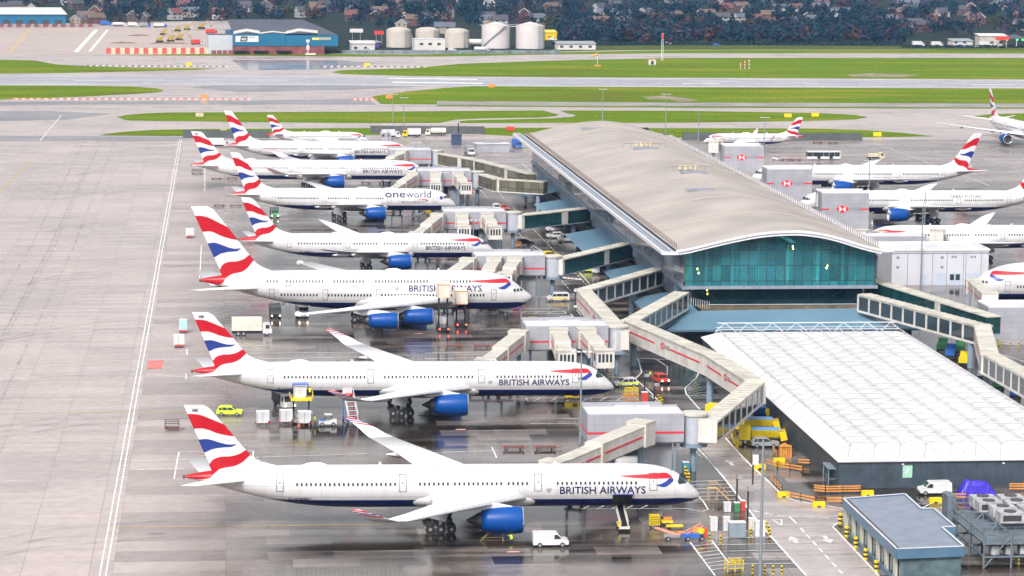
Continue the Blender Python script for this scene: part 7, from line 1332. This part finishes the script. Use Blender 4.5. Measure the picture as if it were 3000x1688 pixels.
HL=['white rendered house with dark slate roof','red brick house with brown tiled roof','white house with red tiled roof','long cream house with grey roof','brown brick house with dark roof','red brick house with red tiled roof','long white terrace with grey roof']
def zone(x,y): return ('above the blue warehouse' if x<420 else 'above the blue cargo hangar' if x<1000 else 'behind the fuel tanks' if x<1650 else 'above the dark tree belt' if x<2450 else 'at the upper right')
occ=[]
spots=[(55,31),(92,24),(930,28),(1030,45),(165,45),(226,58),(262,58),(252,48),(280,53),(420,50),(1178,70),(1245,45),(1303,80),(1430,50),(1465,60),(1570,52),(1760,62),(1790,66),(1975,44),(2118,52),(2182,50),(2210,58),(2310,62),(2370,44),(2392,56),(2600,55),(2680,70),(2705,74),(2740,54),(2840,46),(2870,52),(2990,72),(1030,26),(880,44),(640,38),(720,16),(780,12),(950,14),(1190,30)]
for i in range(118):
    if i<len(spots): x,y=spots[i]; y+=18
    else: x,y=rg.uniform(-20,3020),rg.uniform(6,78); 
    if 600<x<1000 and y>58 or x<200 and y>40 and i>=len(spots): continue
    if i>=len(spots) and x>1650 and y>70 and rg.random()<.75: continue
    p=G(x,y)
    if any((p.x-q[0])**2+(p.y-q[1])**2<15**2 for q in occ): continue
    occ.append((p.x,p.y,9)); k=rg.choice((0,0,1,1,2,3,4,4,5,6,0)); m1,m2=HM[k]; o=link('house',m1,None,(p.x,p.y,0),rg.choice((0,0,math.pi/2,.2,1.4,.5,-.3))+rg.uniform(-.15,.15)); tag(o,HL[k]+' among trees '+zone(x,y),'house',HL[k]+' '+zone(x,y)); link('roof',m2,o)
# trees
def leafmat(name,c):
    m=bpy.data.materials.new(name); m.use_nodes=True; n=m.node_tree; L=n.links.new; b=n.nodes['Principled BSDF']; b.inputs['Roughness'].default_value=.8; b.inputs['Specular IOR Level'].default_value=.1
    oi=N(n,'ShaderNodeObjectInfo'); g=N(n,'ShaderNodeNewGeometry'); a=N(n,'ShaderNodeMapRange'); a.inputs[3].default_value=.55; a.inputs[4].default_value=1.45; L(g.outputs['Random Per Island'],a.inputs[0])
    r=N(n,'ShaderNodeMapRange'); r.inputs[3].default_value=.7; r.inputs[4].default_value=1.3; L(oi.outputs['Random'],r.inputs[0]); q=N(n,'ShaderNodeMath',operation='MULTIPLY'); L(a.outputs[0],q.inputs[0]); L(r.outputs[0],q.inputs[1])
    x=N(n,'ShaderNodeMix',data_type='RGBA',blend_type='MULTIPLY'); x.inputs[0].default_value=1; x.inputs[6].default_value=(*c,1); L(q.outputs[0],x.inputs[7]); L(x.outputs[2],b.inputs['Base Color']); MATS[name]=m; return m
LEAF=[leafmat('foliage_dark',(.011,.032,.044)),leafmat('foliage_blue_green',(.009,.034,.055)),leafmat('foliage_olive',(.04,.052,.02)),leafmat('foliage_russet',(.075,.038,.034)),leafmat('foliage_bare_twigs',(.042,.033,.062))]
BARK=mat('bark',(.05,.038,.03),.9,noise=.2)
def crown(b,r,cx,cy,z0,h,w,n,size):
    k=r.randint(5,8); cl=[(cx+r.gauss(0,w*.24),cy+r.gauss(0,w*.24),z0+h*r.uniform(.15,.85),w*r.uniform(.2,.36)) for _ in range(k)]
    for _ in range(n):
        c=r.choice(cl); d=Vector((r.gauss(0,1),r.gauss(0,1),r.gauss(0,.9))).normalized()*c[3]*r.uniform(.55,1.05); p=Vector(c[:3])+d; u=Vector((r.gauss(0,1),r.gauss(0,1),r.gauss(0,1))).normalized(); v=u.cross(Vector((r.gauss(0,1),r.gauss(0,1),r.gauss(0,1)))).normalized(); s=size*r.uniform(.6,1.3)
        b.add([p-u*s,p+v*s*.8,p+u*s,p-v*s*.8],[(0,1,2,3)])
def tree_mesh(seed,leaf,h,w,n,size,conic=False):
    r=random.Random(seed); b=MB().use(BARK).tube((0,0,0),(r.uniform(-.2,.2),0,h*.5),.28,.14,n=6)
    for _ in range(4): an=r.uniform(0,6.3); b.tube((0,0,h*r.uniform(.25,.45)),(math.cos(an)*w*.3,math.sin(an)*w*.3,h*r.uniform(.55,.8)),.11,.04,n=4)
    b.use(leaf)
    if conic:
        for q in range(6): crown(b,r,0,0,h*(.12+q*.13),h*.14,w*(1-q*.15),n//6,size)
    else: crown(b,r,0,0,h*.22,h*.75,w,n,size)
    return b.mesh('tree')
TM=[(tree_mesh(1,LEAF[0],11,9,230,.75),'dark_tree','dark round crowned tree'),(tree_mesh(2,LEAF[1],12,8,230,.75),'dark_tree','blue green broad tree'),(tree_mesh(3,LEAF[2],9,8,200,.7),'olive_tree','olive green round tree'),(tree_mesh(4,LEAF[3],9,8,180,.65),'russet_tree','russet brown autumn tree'),(tree_mesh(5,LEAF[4],10,8,150,.5),'bare_tree','grey brown bare tree'),(tree_mesh(6,LEAF[1],13,6,230,.65,True),'conifer','dark pointed conifer'),(tree_mesh(7,LEAF[0],8,10,230,.75),'dark_tree','low wide dark tree')]
cnt=0; tries=0; far=[]
while cnt<285 and tries<9000:
    tries+=1; x=rg.uniform(-30,3030); y=rg.choice((rg.uniform(58,118),rg.uniform(15,118)))
    if x<300 and y>32 or 300<=x<600 and y>72 or 600<=x<1010 and y>66 or 1010<=x<1640 and y>84 or x>=1640 and y>121: continue
    if x>2640 and y>108: continue
    p=G(x,y)
    if any((p.x-q[0])**2+(p.y-q[1])**2<(4.2+q[2]*.5)**2 for q in occ): continue
    k=rg.choices(range(7),(5,5,3,2.5,3,1.2,4))[0]; s=rg.uniform(.75,1.3); occ.append((p.x,p.y,5)); cnt+=1
    o=link(TM[k][1],TM[k][0],None,(p.x,p.y,0),rg.uniform(0,6.28)); o.scale=(s,s,s*rg.uniform(.9,1.15)); tag(o,TM[k][2]+' '+zone(x,y)+', past the airfield','tree',TM[k][2]+'s '+zone(x,y))
# the far-off wood that fills the rest of the suburb
rg=random.Random(5)
for mi in range(4):
    b=MB().use(LEAF[(0,1,3,4)[mi]])
    for _ in range((640,640,240,340)[mi]):
        x=rg.uniform(-60,3060); y=rg.choice((rg.uniform(-75,60),rg.uniform(-40,120)))
        if rg.random()<.28: x,y=rg.uniform(1640,2660),rg.uniform(92,126)
        if x<300 and y>30 or 300<=x<600 and y>68 or 600<=x<1010 and y>62 or 1010<=x<1640 and y>80 or x>=1640 and y>126 or x>2660 and y>104: continue
        p=G(x,y)
        if any((p.x-q[0])**2+(p.y-q[1])**2<(11 if q[2]>6 else 3)**2 for q in occ): continue
        h=rg.uniform(6,11); crown(b,rg,p.x,p.y,.5,h,h*.95,46,1.15)
    o=b.build('woodland'); tag(o,('dark green','blue green','russet','grey brown')[mi]+' far wood filling the suburb beyond the airfield','woodland',kind='stuff')
# perimeter hedge and fence at the airfield's far side
b=MB().use(LEAF[0])
for k in range(420):
    x=1620+k*3.4; y=133.5-(x-1620)*.0016+rg.uniform(-2.5,1)
    if 2640<x: y=141
    p=G(x,y); crown(b,rg,p.x,p.y,0,1.6,3.2,8,.6)
tag(b.build('perimeter_hedge'),'low dark hedge along the far airfield boundary','hedge',kind='stuff')
a,c,L,ang,m=span(1000,1640,158); t=thing('perimeter_fence','grey mesh perimeter fence in front of the tanks','fence',(m.x,m.y,0),ang); MB().use(mat('mesh_fence',(.16,.19,.21),.6,noise=.3,scale=.3)).b2((-L/2,0,.1),(L/2,.08,2.2)).build('mesh_panel',t); b=MB().use(GREYM)
for k in range(int(L/4)): b.tube((-L/2+k*4,-.05,0),(-L/2+k*4,-.05,2.5),.07,n=4)
b.build('post_row',t)
# ------------------------------------------------------------------ haze
hz=bpy.data.materials.new('haze_air'); hz.use_nodes=True; n=hz.node_tree; n.nodes.clear(); vo=n.nodes.new('ShaderNodeVolumePrincipled'); vo.inputs['Density'].default_value=HAZE; vo.inputs['Color'].default_value=(.32,.56,1,1); vo.inputs['Anisotropy'].default_value=.0; ou=n.nodes.new('ShaderNodeOutputMaterial'); n.links.new(vo.outputs[0],ou.inputs['Volume'])
b=MB().use(hz).b2((-2600,-400,-1.5),(3400,5600,96)); o=b.build('haze'); tag(o,'thin bluish rain haze over the whole airfield','haze',kind='stuff')
